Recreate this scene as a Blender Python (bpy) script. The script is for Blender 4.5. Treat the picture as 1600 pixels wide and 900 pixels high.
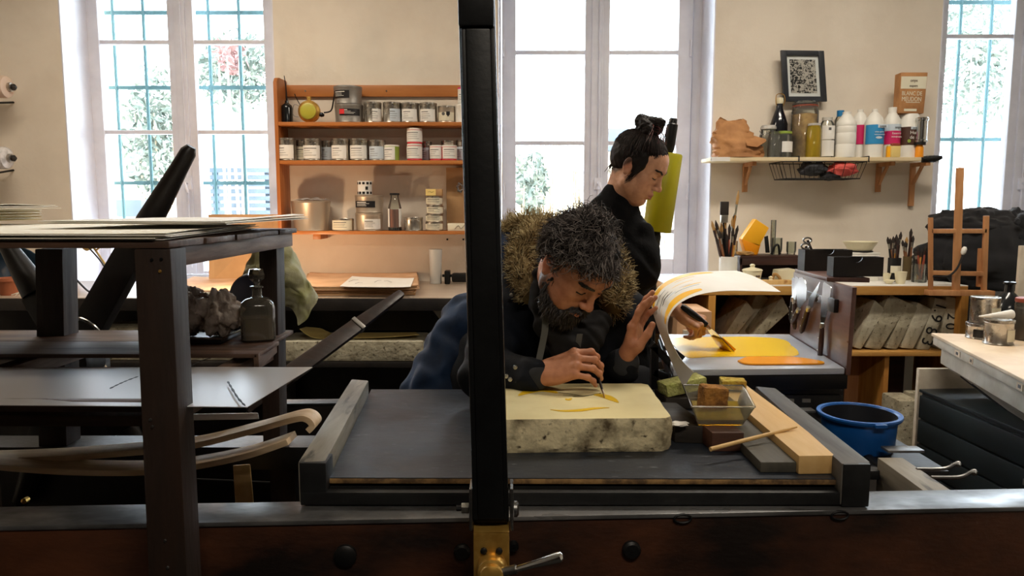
import bpy, bmesh, math, random
import numpy as np
from mathutils import Vector, Matrix, Quaternion, noise
for o in list(bpy.data.objects): bpy.data.objects.remove(o)
S = bpy.context.scene
C = S.collection
PI = math.pi
random.seed(7)
# ------------------------------------------------------------- camera
FPX, HORIZON, CAMZ = 1155.0, 322.0, 1.36
PITCH = math.atan((450-HORIZON)/FPX)
cd = bpy.data.cameras.new('camera'); cam = bpy.data.objects.new('camera', cd); C.objects.link(cam)
cd.sensor_width = 36; cd.lens = FPX/1600*36; cd.clip_start = .02
cam.location = (0, 0, CAMZ); cam.rotation_euler = (PI/2-PITCH, 0, 0)
S.camera = cam
# ------------------------------------------------------------- sky
W = bpy.data.worlds.new('sky'); S.world = W; W.use_nodes = True
bg = W.node_tree.nodes['Background']
bg.inputs[0].default_value = (.80, .90, 1.0, 1); bg.inputs[1].default_value = 14.0
def lamp(name, kind, loc, rot, energy, col, size=None, size_y=None, radius=None, spot=None):
    l = bpy.data.lights.new(name, kind); l.energy = energy; l.color = col
    if kind == 'AREA':
        l.shape = 'RECTANGLE'; l.size = size; l.size_y = size_y or size
    if radius is not None: l.shadow_soft_size = radius
    if spot: l.spot_size = spot; l.spot_blend = .6
    o = bpy.data.objects.new(name, l); C.objects.link(o); o.location = loc; o.rotation_euler = rot
    return o
lamp('ceiling_light_left', 'AREA', (-1.6, 2.9, 3.05), (0, 0, 0), 33, (1, .86, .68), 1.3, .25)
lamp('ceiling_light_right', 'AREA', (1.5, 2.7, 3.05), (0, 0, 0), 36, (1, .89, .75), 1.3, .25)
lamp('front_fill_light', 'AREA', (.5, -.6, 3.05), (0, 0, 0), 36, (1, .89, .74), 1.3, .25)  # added front fill from behind the camera, not a known lamp
S.view_settings.view_transform = 'Standard'; S.view_settings.look = 'None'
S.view_settings.exposure = 0.1; S.view_settings.gamma = 1.0
# ------------------------------------------------------------- measuring helpers
cp, sp = math.cos(PITCH), math.sin(PITCH)
def ray(px, py):
    u = (px-800)/FPX; v = (450-py)/FPX
    return Vector((u, cp+v*sp, v*cp-sp))
def P(px, py, Y):
    d = ray(px, py); return Vector((0, 0, CAMZ)) + d*(Y/d.y)
def G(px, py, z):
    d = ray(px, py); return Vector((0, 0, CAMZ)) + d*((z-CAMZ)/d.z)
def PX(n, Y): return n*Y/FPX
# ------------------------------------------------------------- materials
def lin(c):
    return tuple(((x/255)/12.92 if x/255 <= .04045 else ((x/255+.055)/1.055)**2.4) for x in c) + (1,)
M = {}
def nodes(name):
    m = bpy.data.materials.new(name); m.use_nodes = True
    nt = m.node_tree; b = nt.nodes['Principled BSDF']; M[name] = m
    return m, nt, b, nt.nodes.new, nt.links.new
def mk(name, c, r=.6, m=0., c2=None, sc=8, lo=.4, hi=.6, bump=0, bs=40, st=(1,1,1), spec=.5, rv=0, det=4, coat=0, sheen=0):
    mt, nt, b, N, L = nodes(name)
    b.inputs['Base Color'].default_value = lin(c); b.inputs['Roughness'].default_value = r
    b.inputs['Metallic'].default_value = m; b.inputs['Specular IOR Level'].default_value = spec
    if coat: b.inputs['Coat Weight'].default_value = coat
    if sheen: b.inputs['Sheen Weight'].default_value = sheen
    tc = N('ShaderNodeTexCoord'); mp = N('ShaderNodeMapping'); mp.inputs['Scale'].default_value = st
    L(tc.outputs['Object'], mp.inputs[0])
    if c2:
        n = N('ShaderNodeTexNoise'); n.inputs['Scale'].default_value = sc; n.inputs['Detail'].default_value = det; n.inputs['Roughness'].default_value = .6
        L(mp.outputs[0], n.inputs['Vector'])
        rp = N('ShaderNodeValToRGB'); rp.color_ramp.elements[0].position = lo; rp.color_ramp.elements[1].position = hi
        rp.color_ramp.elements[0].color = lin(c); rp.color_ramp.elements[1].color = lin(c2)
        L(n.outputs['Fac'], rp.inputs[0]); L(rp.outputs[0], b.inputs['Base Color'])
        if rv:
            mr = N('ShaderNodeMapRange'); mr.inputs[3].default_value = max(r-rv, .02); mr.inputs[4].default_value = min(r+rv, 1)
            mr.inputs[1].default_value = .3; mr.inputs[2].default_value = .7
            L(n.outputs['Fac'], mr.inputs[0]); L(mr.outputs[0], b.inputs['Roughness'])
    if bump:
        n2 = N('ShaderNodeTexNoise'); n2.inputs['Scale'].default_value = bs; n2.inputs['Detail'].default_value = 5
        L(mp.outputs[0], n2.inputs['Vector'])
        bp = N('ShaderNodeBump'); bp.inputs['Strength'].default_value = bump; bp.inputs['Distance'].default_value = .01
        L(n2.outputs['Fac'], bp.inputs['Height']); L(bp.outputs[0], b.inputs['Normal'])
    return mt
def wood(name, c, c2, axis='X', r=.55, sc=6, bump=.15, lo=.35, hi=.65, worn=None, spec=.4):
    st = {'X': (.12, 1, 1), 'Y': (1, .12, 1), 'Z': (1, 1, .12)}[axis]
    return mk(name, c, r, 0, c2, sc*6, lo, hi, bump, sc*10, st, spec, rv=.12, det=6)
def glassy(name, c, amt=.85, rough=.03, spec_col=(255,255,255), ior=1.45):
    # thin-walled glass / clear plastic: tinted see-through body with a fresnel reflection
    mt = bpy.data.materials.new(name); mt.use_nodes = True; nt = mt.node_tree; N = nt.nodes.new; L = nt.links.new; M[name] = mt
    nt.nodes.remove(nt.nodes['Principled BSDF']); out = nt.nodes['Material Output']
    t = N('ShaderNodeBsdfTransparent'); t.inputs[0].default_value = lin(c)
    g = N('ShaderNodeBsdfGlossy'); g.inputs['Roughness'].default_value = rough
    d = N('ShaderNodeBsdfDiffuse'); d.inputs[0].default_value = lin(c)
    f = N('ShaderNodeFresnel'); f.inputs[0].default_value = ior
    m1 = N('ShaderNodeMixShader'); m1.inputs[0].default_value = 1-amt
    L(t.outputs[0], m1.inputs[1]); L(d.outputs[0], m1.inputs[2])
    m2 = N('ShaderNodeMixShader'); L(f.outputs[0], m2.inputs[0]); L(m1.outputs[0], m2.inputs[1]); L(g.outputs[0], m2.inputs[2])
    L(m2.outputs[0], out.inputs[0]); return mt
mk('wall', (232,222,206), .85, c2=(224,213,196), sc=2.5, bump=.08, bs=60)
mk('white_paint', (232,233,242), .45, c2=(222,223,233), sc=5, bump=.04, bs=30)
mk('ceiling_paint', (235,230,220), .9)
mk('floor_mat', (30,26,23), .8, c2=(22,19,17), sc=6)
glassy('pane_glass', (252,254,255), 1.0, .0, ior=1.3)
mk('grille_green', (78,112,114), .6)
mk('bush_leaf', (100,112,104), .8, c2=(138,144,132), sc=9)
mk('bush_pink', (130,96,92), .7)
mk('reed', (214,202,180), .8, c2=(170,150,125), sc=20, st=(6,6,.4))
mk('garden_wall', (240,240,238), .9)
mk('gravel', (225,222,214), .9, c2=(200,198,190), sc=14)
mk('shutter_blue', (92,104,118), .7)
mk('iron_black', (11,12,13), .42, 0, c2=(18,19,20), sc=9, bump=.05, bs=60, spec=.3)
mk('iron_dark', (14,15,17), .5, .0, c2=(24,25,26), sc=14, bump=.12, bs=50)
mk('steel', (168,168,166), .32, 1, c2=(120,120,118), sc=16, rv=.12, st=(.4,1,1))
mk('steel_rail', (136,136,136), .38, .6, c2=(84,84,84), sc=9, rv=.14, st=(.5,1,1), bump=.05, bs=50)
mk('chrome', (205,205,203), .18, 1)
mk('brass', (226,184,96), .34, .75, c2=(176,132,58), sc=10, rv=.12, bump=.05, bs=60)
mk('bolt_black', (20,20,21), .45, .3)
mk('nut_steel', (160,158,150), .4, 1)
mk('beam_wood', (88,50,30), .42, 0, (22,14,11), 1.9, .40, .60, .12, 70, (.8,1,1.6), det=7)
wood('bench_wood', (48,33,25), (30,22,17), 'Z', .6, 4, .2)
wood('bench_wood_x', (92,66,50), (58,42,33), 'X', .6, 4, .2)
wood('bench_wood_y', (118,92,74), (72,54,44), 'Y', .6, 4, .25)
wood('spoke_wood', (30,25,22), (18,15,14), 'Z', .4, 4, .1)
wood('lever_wood', (58,42,36), (34,25,22), 'X', .42, 4, .12)
wood('ash_slat', (226,200,164), (184,154,118), 'X', .6, 4, .12)
wood('pine', (214,166,92), (182,128,62), 'X', .5, 2.5, .06)
wood('pine_z', (206,150,72), (172,116,50), 'Z', .5, 2.5, .06)
wood('pine_pale', (226,190,130), (205,162,100), 'Y', .55, 2, .06)
wood('shelf_orange', (190,122,62), (164,98,46), 'X', .45, 2, .05)
wood('shelf_orange_z', (184,114,58), (156,92,44), 'Z', .45, 2, .05)
wood('easel_wood', (200,148,100), (174,120,76), 'Z', .5, 3, .05)
wood('shelf_pale', (232,216,180), (214,192,150), 'X', .55, 2, .04)
wood('dark_box_wood', (66,38,30), (44,26,22), 'X', .5, 3, .08)
wood('panel_brown', (120,88,78), (84,60,54), 'Y', .38, 2, .05)
wood('block_red', (104,66,48), (62,42,34), 'X', .6, 3, .15)
wood('block_dark', (58,50,42), (34,30,27), 'X', .6, 3, .15)
wood('block_grey', (96,92,80), (62,60,54), 'Y', .6, 2, .15)
wood('cheek_wood', (150,142,126), (98,92,82), 'Y', .6, 2.2, .25)
wood('cheek_dark', (96,92,86), (62,60,57), 'Y', .6, 2.2, .25)
mk('bed_top', (45,52,62), .42, 0, c2=(30,35,43), sc=5, lo=.3, hi=.7, bump=.1, bs=24, rv=.1, st=(1,2.5,1))
mk('plywood_edge', (160,124,76), .7, c2=(90,68,44), sc=30)
mk('limestone_top', (232,220,170), .6, c2=(222,208,156), sc=6)
mk('limestone_side', (226,212,172), .9, c2=(92,78,54), sc=13, lo=.46, hi=.66, bump=.7, bs=38, det=8)
mk('stone_grey', (184,176,152), .9, c2=(134,126,104), sc=13, lo=.4, hi=.7, bump=.6, bs=45, det=8)
mk('stone_pale', (206,200,178), .9, c2=(164,156,132), sc=13, lo=.4, hi=.7, bump=.5, bs=45, det=8)
mk('ink_yellow', (246,200,10), .3)
mk('ink_yellow_dull', (228,186,26), .5)
mk('ink_orange', (250,160,10), .2)
mk('ink_wash', (120,112,80), .5)
mk('paper_white', (240,238,232), .75, c2=(232,229,221), sc=3)
mk('paper_cream', (238,233,216), .8)
mk('paper_kraft', (214,172,132), .8, c2=(196,152,112), sc=6)
mk('paper_yellow', (228,202,126), .8)
mk('paper_stack', (222,206,164), .85, c2=(188,168,124), sc=60, st=(.05,.05,3))
mk('cardboard', (188,150,106), .85, c2=(174,136,94), sc=4)
mk('kraft_bag', (188,136,86), .75, c2=(160,110,66), sc=6, bump=.3, bs=18)
mk('black_lacquer', (16,16,18), .35)
mk('black_wood', (26,22,21), .5, c2=(40,34,30), sc=9)
mk('slab_white', (196,200,206), .25, c2=(184,188,196), sc=3)
mk('tin', (196,190,180), .30, .92, c2=(160,154,144), sc=12, rv=.1)
mk('tin_grey', (150,146,140), .42, .6)
mk('tin_warm', (190,176,158), .38, .7)
mk('label_white', (232,230,224), .7)
mk('label_blue', (200,212,222), .7)
mk('label_cream', (226,220,196), .7)
mk('label_black', (20,18,20), .4)
mk('label_red', (214,44,50), .5)
mk('print_grey', (90,88,86), .7)
mk('plastic_white', (232,230,222), .4)
mk('plastic_red', (210,50,60), .4)
mk('plastic_pink', (206,30,98), .45)
mk('plastic_blue', (30,126,186), .4)
mk('plastic_cyan', (44,140,196), .45)
mk('plastic_green', (146,170,70), .4)
mk('plastic_yellow', (250,182,34), .4)
mk('plastic_orange', (242,152,16), .4)
mk('plastic_brown', (74,46,34), .5)
mk('plastic_black', (20,20,21), .4)
mk('tub_blue', (20,92,170), .35, c2=(16,80,152), sc=4)
mk('tub_inner_dark', (26,28,34), .5)  # one dark colour for the whole inside of the tub
mk('olive_jar', (176,170,60), .35)
glassy('clear_glass', (238,240,234), .93)
glassy('clear_plastic', (240,238,226), .88, .08)
mt = bpy.data.materials.new('daylit_panel'); mt.use_nodes = True; M['daylit_panel'] = mt  # translucent stand-in for solid white lower panels, added so daylight brightens them
_n = mt.node_tree; _t = _n.nodes.new('ShaderNodeBsdfTranslucent'); _t.inputs[0].default_value = (.9,.92,.95,1); _n.links.new(_t.outputs[0], _n.nodes['Material Output'].inputs[0])
glassy('frost_plastic', (238,234,226), .45, .25)
glassy('smoke_glass', (196,190,176), .9, .04)
glassy('amber_liquid', (176,152,108), .7, .05)
glassy('yellow_liquid', (236,206,70), .7, .05)
glassy('sheet_plastic', (240,236,236), .42, .30, ior=2.2)
mk('pasta_fill', (206,166,84), .6, c2=(176,132,60), sc=40)
mk('bottle_blue', (14,16,26), .12)
mk('bottle_dark', (24,27,30), .15)
mk('spice_red', (176,104,84), .8)
mk('sponge_green', (212,212,136), .95, c2=(178,182,98), sc=30, bump=1, bs=120)
mk('sponge_yellow', (212,186,74), .95, c2=(176,140,54), sc=30, bump=1, bs=120)
mk('sponge_brown', (176,124,60), .95, c2=(110,74,38), sc=24, bump=1, bs=120)
mk('sponge_dark', (84,70,48), .95, c2=(54,44,32), sc=24, bump=1, bs=120)
mk('plastic_bag', (206,192,180), .45, c2=(176,160,148), sc=14, bump=.5, bs=60)
mk('newsprint', (176,172,146), .85, c2=(150,150,96), sc=9, bump=.5, bs=30)
mk('cloth_black', (18,19,24), .9, sheen=.2)
mk('cloth_grey', (64,66,72), .9, c2=(40,42,46), sc=14)
mk('cloth_coral', (222,98,90), .9, c2=(200,80,74), sc=14)
mk('blue_disc', (22,34,62), .3)
mk('blue_shade', (40,70,96), .4)
mk('terracotta', (166,96,62), .7)
mk('roller_green', (178,172,14), .42, c2=(164,158,12), sc=3)
mk('leather_roll', (206,182,160), .5)
mk('wrap_film', (216,212,208), .2, c2=(170,166,160), sc=18, bump=.5, bs=30)
mk('cream_paint', (214,204,186), .6, c2=(196,184,164), sc=8, bump=.06)
mk('counter_top', (176,158,138), .32, c2=(160,140,120), sc=4, st=(.4,1,1))
mk('cabinet_green', (22,34,36), .45, c2=(16,25,27), sc=4)
mk('sink_top', (226,206,178), .6, c2=(212,188,158), sc=6)
mk('bristle_dark', (42,34,30), .8); mk('bristle_tan', (176,136,80), .8)
mk('handle_wood', (140,92,60), .5); mk('handle_dark', (52,30,24), .45); mk('handle_black', (18,18,19), .35)
mk('handle_red', (150,70,48), .5)
mk('ferrule', (190,186,176), .3, 1)
mk('ceramic', (230,222,190), .3)
mk('frame_black', (46,50,56), .4)
mk('cable', (22,22,24), .5); mk('cable_gold', (176,150,86), .45)
mk('rust_jar', (104,74,54), .6, c2=(70,54,44), sc=14)
mk('marker', (24,24,26), .7)
mk('leather_label', (198,170,110), .7)
def speckle(name, c, sc, lo, hi, st=(1,1,1)):   # scratches and flecks worn into a surface
    nt = M[name].node_tree; N = nt.nodes.new; L = nt.links.new; b = nt.nodes['Principled BSDF']
    old = b.inputs['Base Color'].links[0].from_socket if b.inputs['Base Color'].links else None
    tc = N('ShaderNodeTexCoord'); mp = N('ShaderNodeMapping'); mp.inputs['Scale'].default_value = st; L(tc.outputs['Object'], mp.inputs[0])
    n = N('ShaderNodeTexNoise'); n.inputs['Scale'].default_value = sc; n.inputs['Detail'].default_value = 8; L(mp.outputs[0], n.inputs['Vector'])
    rp = N('ShaderNodeValToRGB'); rp.color_ramp.elements[0].position = lo; rp.color_ramp.elements[1].position = hi; L(n.outputs['Fac'], rp.inputs[0])
    mx = N('ShaderNodeMix'); mx.data_type = 'RGBA'; L(rp.outputs[0], mx.inputs[0]); mx.inputs[7].default_value = lin(c)
    if old: L(old, mx.inputs[6])
    else: mx.inputs[6].default_value = b.inputs['Base Color'].default_value
    L(mx.outputs[2], b.inputs['Base Color'])
speckle('bed_top', (120,124,130), 26, .66, .74, (1,3.5,1)); speckle('bed_top', (14,15,17), 7, .66, .70, (1,3,1))
speckle('limestone_side', (70,58,40), 46, .60, .70); speckle('stone_grey', (84,76,58), 60, .60, .68); speckle('stone_pale', (110,102,80), 60, .62, .70)
speckle('cheek_wood', (60,56,50), 30, .60, .70, (1,.2,1)); speckle('pine_pale', (170,124,70), 16, .66, .72, (1,.25,1)); speckle('bench_wood_y', (60,44,36), 26, .58, .66, (1,.1,1))
# ------------------------------------------------------------- mesh helpers
ORG = {}
def V(*a): return Vector(a)
class MB:
    def __init__(s): s.v = []; s.f = []; s.m = []
    def add(s, vs, fs, mi=0):
        n = len(s.v); s.v += [tuple(v) for v in vs]
        s.f += [tuple(i+n for i in f) for f in fs]; s.m += [mi]*len(fs); return s
    def hexa(s, p, mi=0):   # 4 bottom + 4 top
        return s.add(p, [(3,2,1,0),(4,5,6,7),(0,1,5,4),(1,2,6,5),(2,3,7,6),(3,0,4,7)], mi)
    def box(s, x0, x1, y0, y1, z0, z1, mi=0):
        return s.hexa([(x0,y0,z0),(x1,y0,z0),(x1,y1,z0),(x0,y1,z0),(x0,y0,z1),(x1,y0,z1),(x1,y1,z1),(x0,y1,z1)], mi)
    def obox(s, c, size, R=None, mi=0):
        h = [Vector((sx*size[0]/2, sy*size[1]/2, sz*size[2]/2)) for sz in (-1,1) for sx, sy in ((-1,-1),(1,-1),(1,1),(-1,1))]
        R = R or Matrix.Identity(3)
        return s.hexa([Vector(c)+R@q for q in h], mi)
    def bar(s, a, b, w, t, up=(0,0,1), mi=0, w2=None, t2=None):  # beam from a to b, width w (sideways) thickness t
        a, b = Vector(a), Vector(b); d = (b-a).normalized(); sd = d.cross(Vector(up)).normalized(); u = sd.cross(d)
        w2 = w2 or w; t2 = t2 or t
        q = []
        for p, ww, tt in ((a,w,t),(b,w2,t2)):
            q += [p-sd*ww/2-u*tt/2, p+sd*ww/2-u*tt/2, p+sd*ww/2+u*tt/2, p-sd*ww/2+u*tt/2]
        return s.hexa(q, mi)
    def prism(s, poly, vec, mi=0):
        n = len(poly); vec = Vector(vec); a = [Vector(p) for p in poly]
        vs = a+[p+vec for p in a]
        fs = [tuple(range(n))[::-1], tuple(range(n, 2*n))]+[(i,(i+1)%n,(i+1)%n+n,i+n) for i in range(n)]
        return s.add(vs, fs, mi)
    def lathe(s, prof, c, n=20, R=None, mi=0, cap=True, sx=1, sy=1):
        c = Vector(c); R = R or Matrix.Identity(3); vs = []; fs = []
        for r, z in prof:
            for i in range(n):
                a = 2*PI*i/n; vs.append(c+R@Vector((r*math.cos(a)*sx, r*math.sin(a)*sy, z)))
        for j in range(len(prof)-1):
            for i in range(n):
                k = (i+1)%n; fs.append((j*n+i, j*n+k, (j+1)*n+k, (j+1)*n+i))
        if cap:
            fs.append(tuple(range(n))[::-1]); m = (len(prof)-1)*n; fs.append(tuple(range(m, m+n)))
        return s.add(vs, fs, mi)
    def tube(s, pts, r, n=8, mi=0, flat=1.0):
        pts = [Vector(p) for p in pts]; k = len(pts)
        rr = r if isinstance(r, (list, tuple)) else [r]*k
        t0 = (pts[1]-pts[0]).normalized(); ref = Vector((0,0,1)) if abs(t0.z) < .9 else Vector((1,0,0))
        u = t0.cross(ref).normalized(); vs = []; fs = []
        for i in range(k):
            t = (pts[min(i+1,k-1)]-pts[max(i-1,0)]).normalized()
            u = (u-t*u.dot(t)).normalized(); w = t.cross(u)
            for j in range(n):
                a = 2*PI*j/n; vs.append(pts[i]+u*math.cos(a)*rr[i]+w*math.sin(a)*rr[i]*flat)
        for i in range(k-1):
            for j in range(n):
                q = (j+1)%n; fs.append((i*n+j, i*n+q, (i+1)*n+q, (i+1)*n+j))
        fs.append(tuple(range(n))[::-1]); fs.append(tuple(range((k-1)*n, k*n)))
        return s.add(vs, fs, mi)
    def sheet(s, rows, th, mi=0, nrm=None):   # grid of points given thickness
        h, w = len(rows), len(rows[0]); g = [[Vector(p) for p in r] for r in rows]
        top = []; bot = []
        for i in range(h):
            for j in range(w):
                a = g[min(i+1,h-1)][j]-g[max(i-1,0)][j]; b = g[i][min(j+1,w-1)]-g[i][max(j-1,0)]
                nn = a.cross(b); nn = nn.normalized() if nn.length > 1e-9 else Vector((0,0,1))
                top.append(g[i][j]+nn*th/2); bot.append(g[i][j]-nn*th/2)
        N = h*w; fs = []
        for i in range(h-1):
            for j in range(w-1):
                a, b, c, d = i*w+j, i*w+j+1, (i+1)*w+j+1, (i+1)*w+j
                fs.append((a,b,c,d)); fs.append((d+N,c+N,b+N,a+N))
        edge = [j for j in range(w)]+[i*w+w-1 for i in range(1,h)]+[(h-1)*w+j for j in range(w-2,-1,-1)]+[i*w for i in range(h-2,0,-1)]
        for a, b in zip(edge, edge[1:]+edge[:1]): fs.append((a, a+N, b+N, b))
        return s.add(top+bot, fs, mi)
    def build(s, name, mat, parent=None, bevel=0, seg=2, ang=38, loc=None, flat=False):
        mats = mat if isinstance(mat, (list, tuple)) else [mat]
        if parent is not None: org = ORG[parent.name]
        elif loc is not None: org = Vector(loc)
        else:
            xs = [v[0] for v in s.v]; ys = [v[1] for v in s.v]; zs = [v[2] for v in s.v]
            org = Vector(((min(xs)+max(xs))/2, (min(ys)+max(ys))/2, min(zs)))
        me = bpy.data.meshes.new(name)
        me.from_pydata([(v[0]-org.x, v[1]-org.y, v[2]-org.z) for v in s.v], [], s.f)
        for m in mats: me.materials.append(M[m])
        me.polygons.foreach_set('material_index', s.m)
        bm = bmesh.new(); bm.from_mesh(me)
        bmesh.ops.recalc_face_normals(bm, faces=bm.faces)
        if bevel:
            es = [e for e in bm.edges if len(e.link_faces) == 2 and e.calc_face_angle(0) > .5]
            bmesh.ops.bevel(bm, geom=es, offset=bevel, segments=seg, profile=.6, affect='EDGES', clamp_overlap=True)
        bm.to_mesh(me); bm.free()
        if not flat:
            me.shade_smooth(); me.set_sharp_from_angle(angle=math.radians(ang))
        o = bpy.data.objects.new(name, me); C.objects.link(o)
        if parent is not None: o.parent = parent
        else: o.location = org
        ORG[o.name] = org
        return o
def thing(name, label, cat, loc, group=None):
    o = bpy.data.objects.new(name, None); C.objects.link(o); o.location = loc; o.empty_display_size = .05
    ORG[o.name] = Vector(loc); return tag(o, label, cat, group)
def tag(o, label, cat, group=None):
    o['label'] = label; o['category'] = cat
    if group: o['group'] = group
    return o
def struct(o): o['kind'] = 'structure'; return o
def stuff(o): o['kind'] = 'stuff'; return o
def dup(root, loc, rotz=0, label=None):
    def cp_(o, par):
        c = o.copy(); C.objects.link(c)
        if par: c.parent = par
        for ch in list(o.children): cp_(ch, c)
        return c
    r = cp_(root, None); r.location = loc; r.rotation_euler = (0, 0, rotz)
    if label: r['label'] = label
    ORG[r.name] = Vector(loc); return r
def Rz(a): return Matrix.Rotation(a, 3, 'Z')
def Rx(a): return Matrix.Rotation(a, 3, 'X')
def Ry(a): return Matrix.Rotation(a, 3, 'Y')
def align(d):   # rotation taking +Z to d
    return Vector((0,0,1)).rotation_difference(Vector(d)).to_matrix()
def crv(pts, n=8):   # catmull-rom
    pts = [Vector(p) for p in pts]; out = []
    for i in range(len(pts)-1):
        p0 = pts[max(i-1,0)]; p1 = pts[i]; p2 = pts[i+1]; p3 = pts[min(i+2,len(pts)-1)]
        for k in range(n):
            t = k/n; out.append(.5*((2*p1)+(p2-p0)*t+(2*p0-5*p1+4*p2-p3)*t*t+(3*p1-p0-3*p2+p3)*t**3))
    out.append(pts[-1]); return out
def text(s, size, loc, R, mat, parent, name='lettering', extr=.0004, sx=1.0, align_x='CENTER'):
    cu = bpy.data.curves.new('txt', 'FONT'); cu.body = s; cu.size = size; cu.align_x = align_x; cu.align_y = 'CENTER'; cu.extrude = extr; cu.resolution_u = 3
    t = bpy.data.objects.new('txt', cu); C.objects.link(t)
    dg = bpy.context.evaluated_depsgraph_get(); me = bpy.data.meshes.new_from_object(t.evaluated_get(dg))
    bpy.data.objects.remove(t)
    org = ORG[parent.name]; X = Matrix.Translation(Vector(loc)-org) @ R.to_4x4() @ Matrix.Diagonal((sx,1,1,1))
    me.transform(X); me.materials.clear(); me.materials.append(M[mat])
    o = bpy.data.objects.new(name, me); C.objects.link(o); o.parent = parent; ORG[o.name] = org; return o
FRONT = Rx(PI/2)    # text facing the camera side (-Y)
# ============================================================= THE ROOM
YW, YG = 4.3, 4.6        # inner wall face, glazing plane
def xat(px, py, Y): return P(px, py, Y).x
SILL, HEAD, CEIL = .885, 2.98, 3.25
o1 = (xat(92,20,YW), xat(432,200,YW)); o2 = (xat(778,200,YW), xat(1113,200,YW)); o3 = (xat(1462,200,YW), xat(1462,200,YW)+1.42)
m = MB()
xs = [-4.0, *o1, *o2, *o3, 4.2]
for a, b in ((xs[0],xs[1]),(xs[2],xs[3]),(xs[4],xs[5]),(xs[6],xs[7])): m.box(a, b, YW, YW+.42, 0, CEIL)
for a, b in (o1, o2, o3):
    m.box(a, b, YW, YW+.42, 0, SILL); m.box(a, b, YW, YW+.42, HEAD, CEIL)
struct(m.build('wall_back', 'wall', loc=(0,YW,0)))
struct(MB().box(-4.1, -4.0, -3.6, YW+.4, 0, CEIL).build('wall_left', 'wall'))
struct(MB().box(4.2, 4.3, -3.6, YW+.4, 0, CEIL).build('wall_right', 'wall'))
struct(MB().box(-4.1, 4.3, -3.7, -3.6, 0, CEIL).build('wall_front', 'dark_box_wood'))
struct(MB().box(-4.1, 4.3, -3.7, YW+.42, CEIL, CEIL+.1).build('ceiling', 'ceiling_paint'))
struct(MB().box(-4.1, 4.3, -3.7, YW+.42, -.08, 0).build('floor', 'floor_mat'))
m = MB().box(xs[2]+.02, xs[3]-.02, YW-.012, YW, 0, .1); struct(m.build('baseboard_back', 'white_paint'))
# ceiling lamps above the frame: white troughs that hold the light, the rear one added for front fill
for nm, c in (('left', (-1.6,2.9,3.06)), ('right', (1.5,2.7,3.06)), ('rear', (.5,-.6,3.06))):
    m = MB().box(c[0]-.68, c[0]+.68, c[1]-.15, c[1]+.15, c[2]+.02, CEIL)
    tag(m.build('ceiling_lamp', 'white_paint'), 'long white unseen ceiling lamp over the '+nm+' part of the workshop', 'lamp')

def window(n, op, gl, muntins, bars_z, daylit_top=None):
    x0, x1 = op
    root = MB(); fw = .05
    # fixed frame
    root.box(x0, gl[0][0]-.09, YG-.02, YG+.06, SILL, HEAD); root.box(gl[1][1]+.09, x1, YG-.02, YG+.06, SILL, HEAD)
    root.box(gl[0][0]-.09, gl[1][1]+.09, YG-.02, YG+.06, HEAD-.05, HEAD); root.box(gl[0][0]-.09, gl[1][1]+.09, YG-.04, YG+.06, SILL, SILL+.05)
    w = struct(root.build('window_%d' % n, 'white_paint', bevel=.006))
    ledge = MB().box(x0+.005, x1-.005, YW+.01, YG-.02, SILL-.005, SILL+.02).build('sill', 'white_paint', w, bevel=.006)
    for xa, xb in ((x0-.0015,x0+.006),(x1-.006,x1+.0015)): MB().box(xa, xb, YW-.001, YG-.02, SILL+.0, HEAD).build('daylight_reveal', 'white_paint', w)  # white lining puts the daylight on the beige reveals into their colour
    mid = (gl[0][1]+gl[1][0])/2
    for k, (a, b) in enumerate(gl):
        l = gl[0][0]-.085 if k == 0 else mid+.003
        r = mid-.003 if k == 0 else gl[1][1]+.085
        s = MB()
        s.box(l, a, YG-.035, YG+.02, SILL+.055, HEAD-.055); s.box(b, r, YG-.035, YG+.02, SILL+.055, HEAD-.055)
        s.box(a, b, YG-.035, YG+.02, SILL+.055, SILL+(.075 if daylit_top else .15)); s.box(a, b, YG-.035, YG+.02, HEAD-.12, HEAD-.055)
        so = s.build('sash', 'white_paint', w, bevel=.005)
        for z in muntins: MB().box(a-.002, b+.002, YG-.025, YG+.015, z-.012, z+.012).build('muntin', 'white_paint', so, bevel=.004)
        zs = [SILL+(.075 if daylit_top else .15)]+sorted(muntins)+[HEAD-.12]
        for za, zb in zip(zs, zs[1:]): MB().box(a-.003, b+.003, YG-.006, YG-.002, za, zb).build('pane', 'daylit_panel' if daylit_top and zb < daylit_top+.03 else 'pane_glass', so)
        hx = l+.01 if k == 0 else r-.01
        for hz in (1.45, 2.3): MB().lathe([(.009,-.05),(.009,.05)], (hx, YG-.042, hz), 8).build('hinge', 'white_paint', so)
    # cover strip with its bolt rod
    MB().box(mid-.035, mid+.035, YG-.05, YG-.034, SILL+.06, HEAD-.06).build('cover_strip', 'white_paint', w, bevel=.006)
    MB().tube([(mid+.012,YG-.058,SILL+.1),(mid+.012,YG-.058,HEAD-.1)], .006, 8).build('latch_rod', 'white_paint', w)
    k = MB().box(mid-.012, mid+.036, YG-.066, YG-.05, 1.46, 1.53); k.tube([(mid+.012,YG-.06,1.5),(mid+.012,YG-.1,1.5),(mid+.03,YG-.105,1.44)], .008, 8)
    k.build('latch_handle', 'white_paint', w, bevel=.003)
    return w
gx = lambda a, b: (xat(a,200,YG), xat(b,200,YG))
gz = lambda px, py: P(px, py, YG).z
window(1, o1, (gx(167,273), gx(312,420)), [gz(270,67), gz(270,207), gz(270,345)], None, gz(270,345))
window(2, o2, (gx(806,912), gx(950,1055)), [gz(860,83), gz(860,224), gz(860,224)-(gz(860,83)-gz(860,224))], None)
window(3, o3, (gx(1466,1569), gx(1612,1716)), [gz(1520,58)], None)

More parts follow.
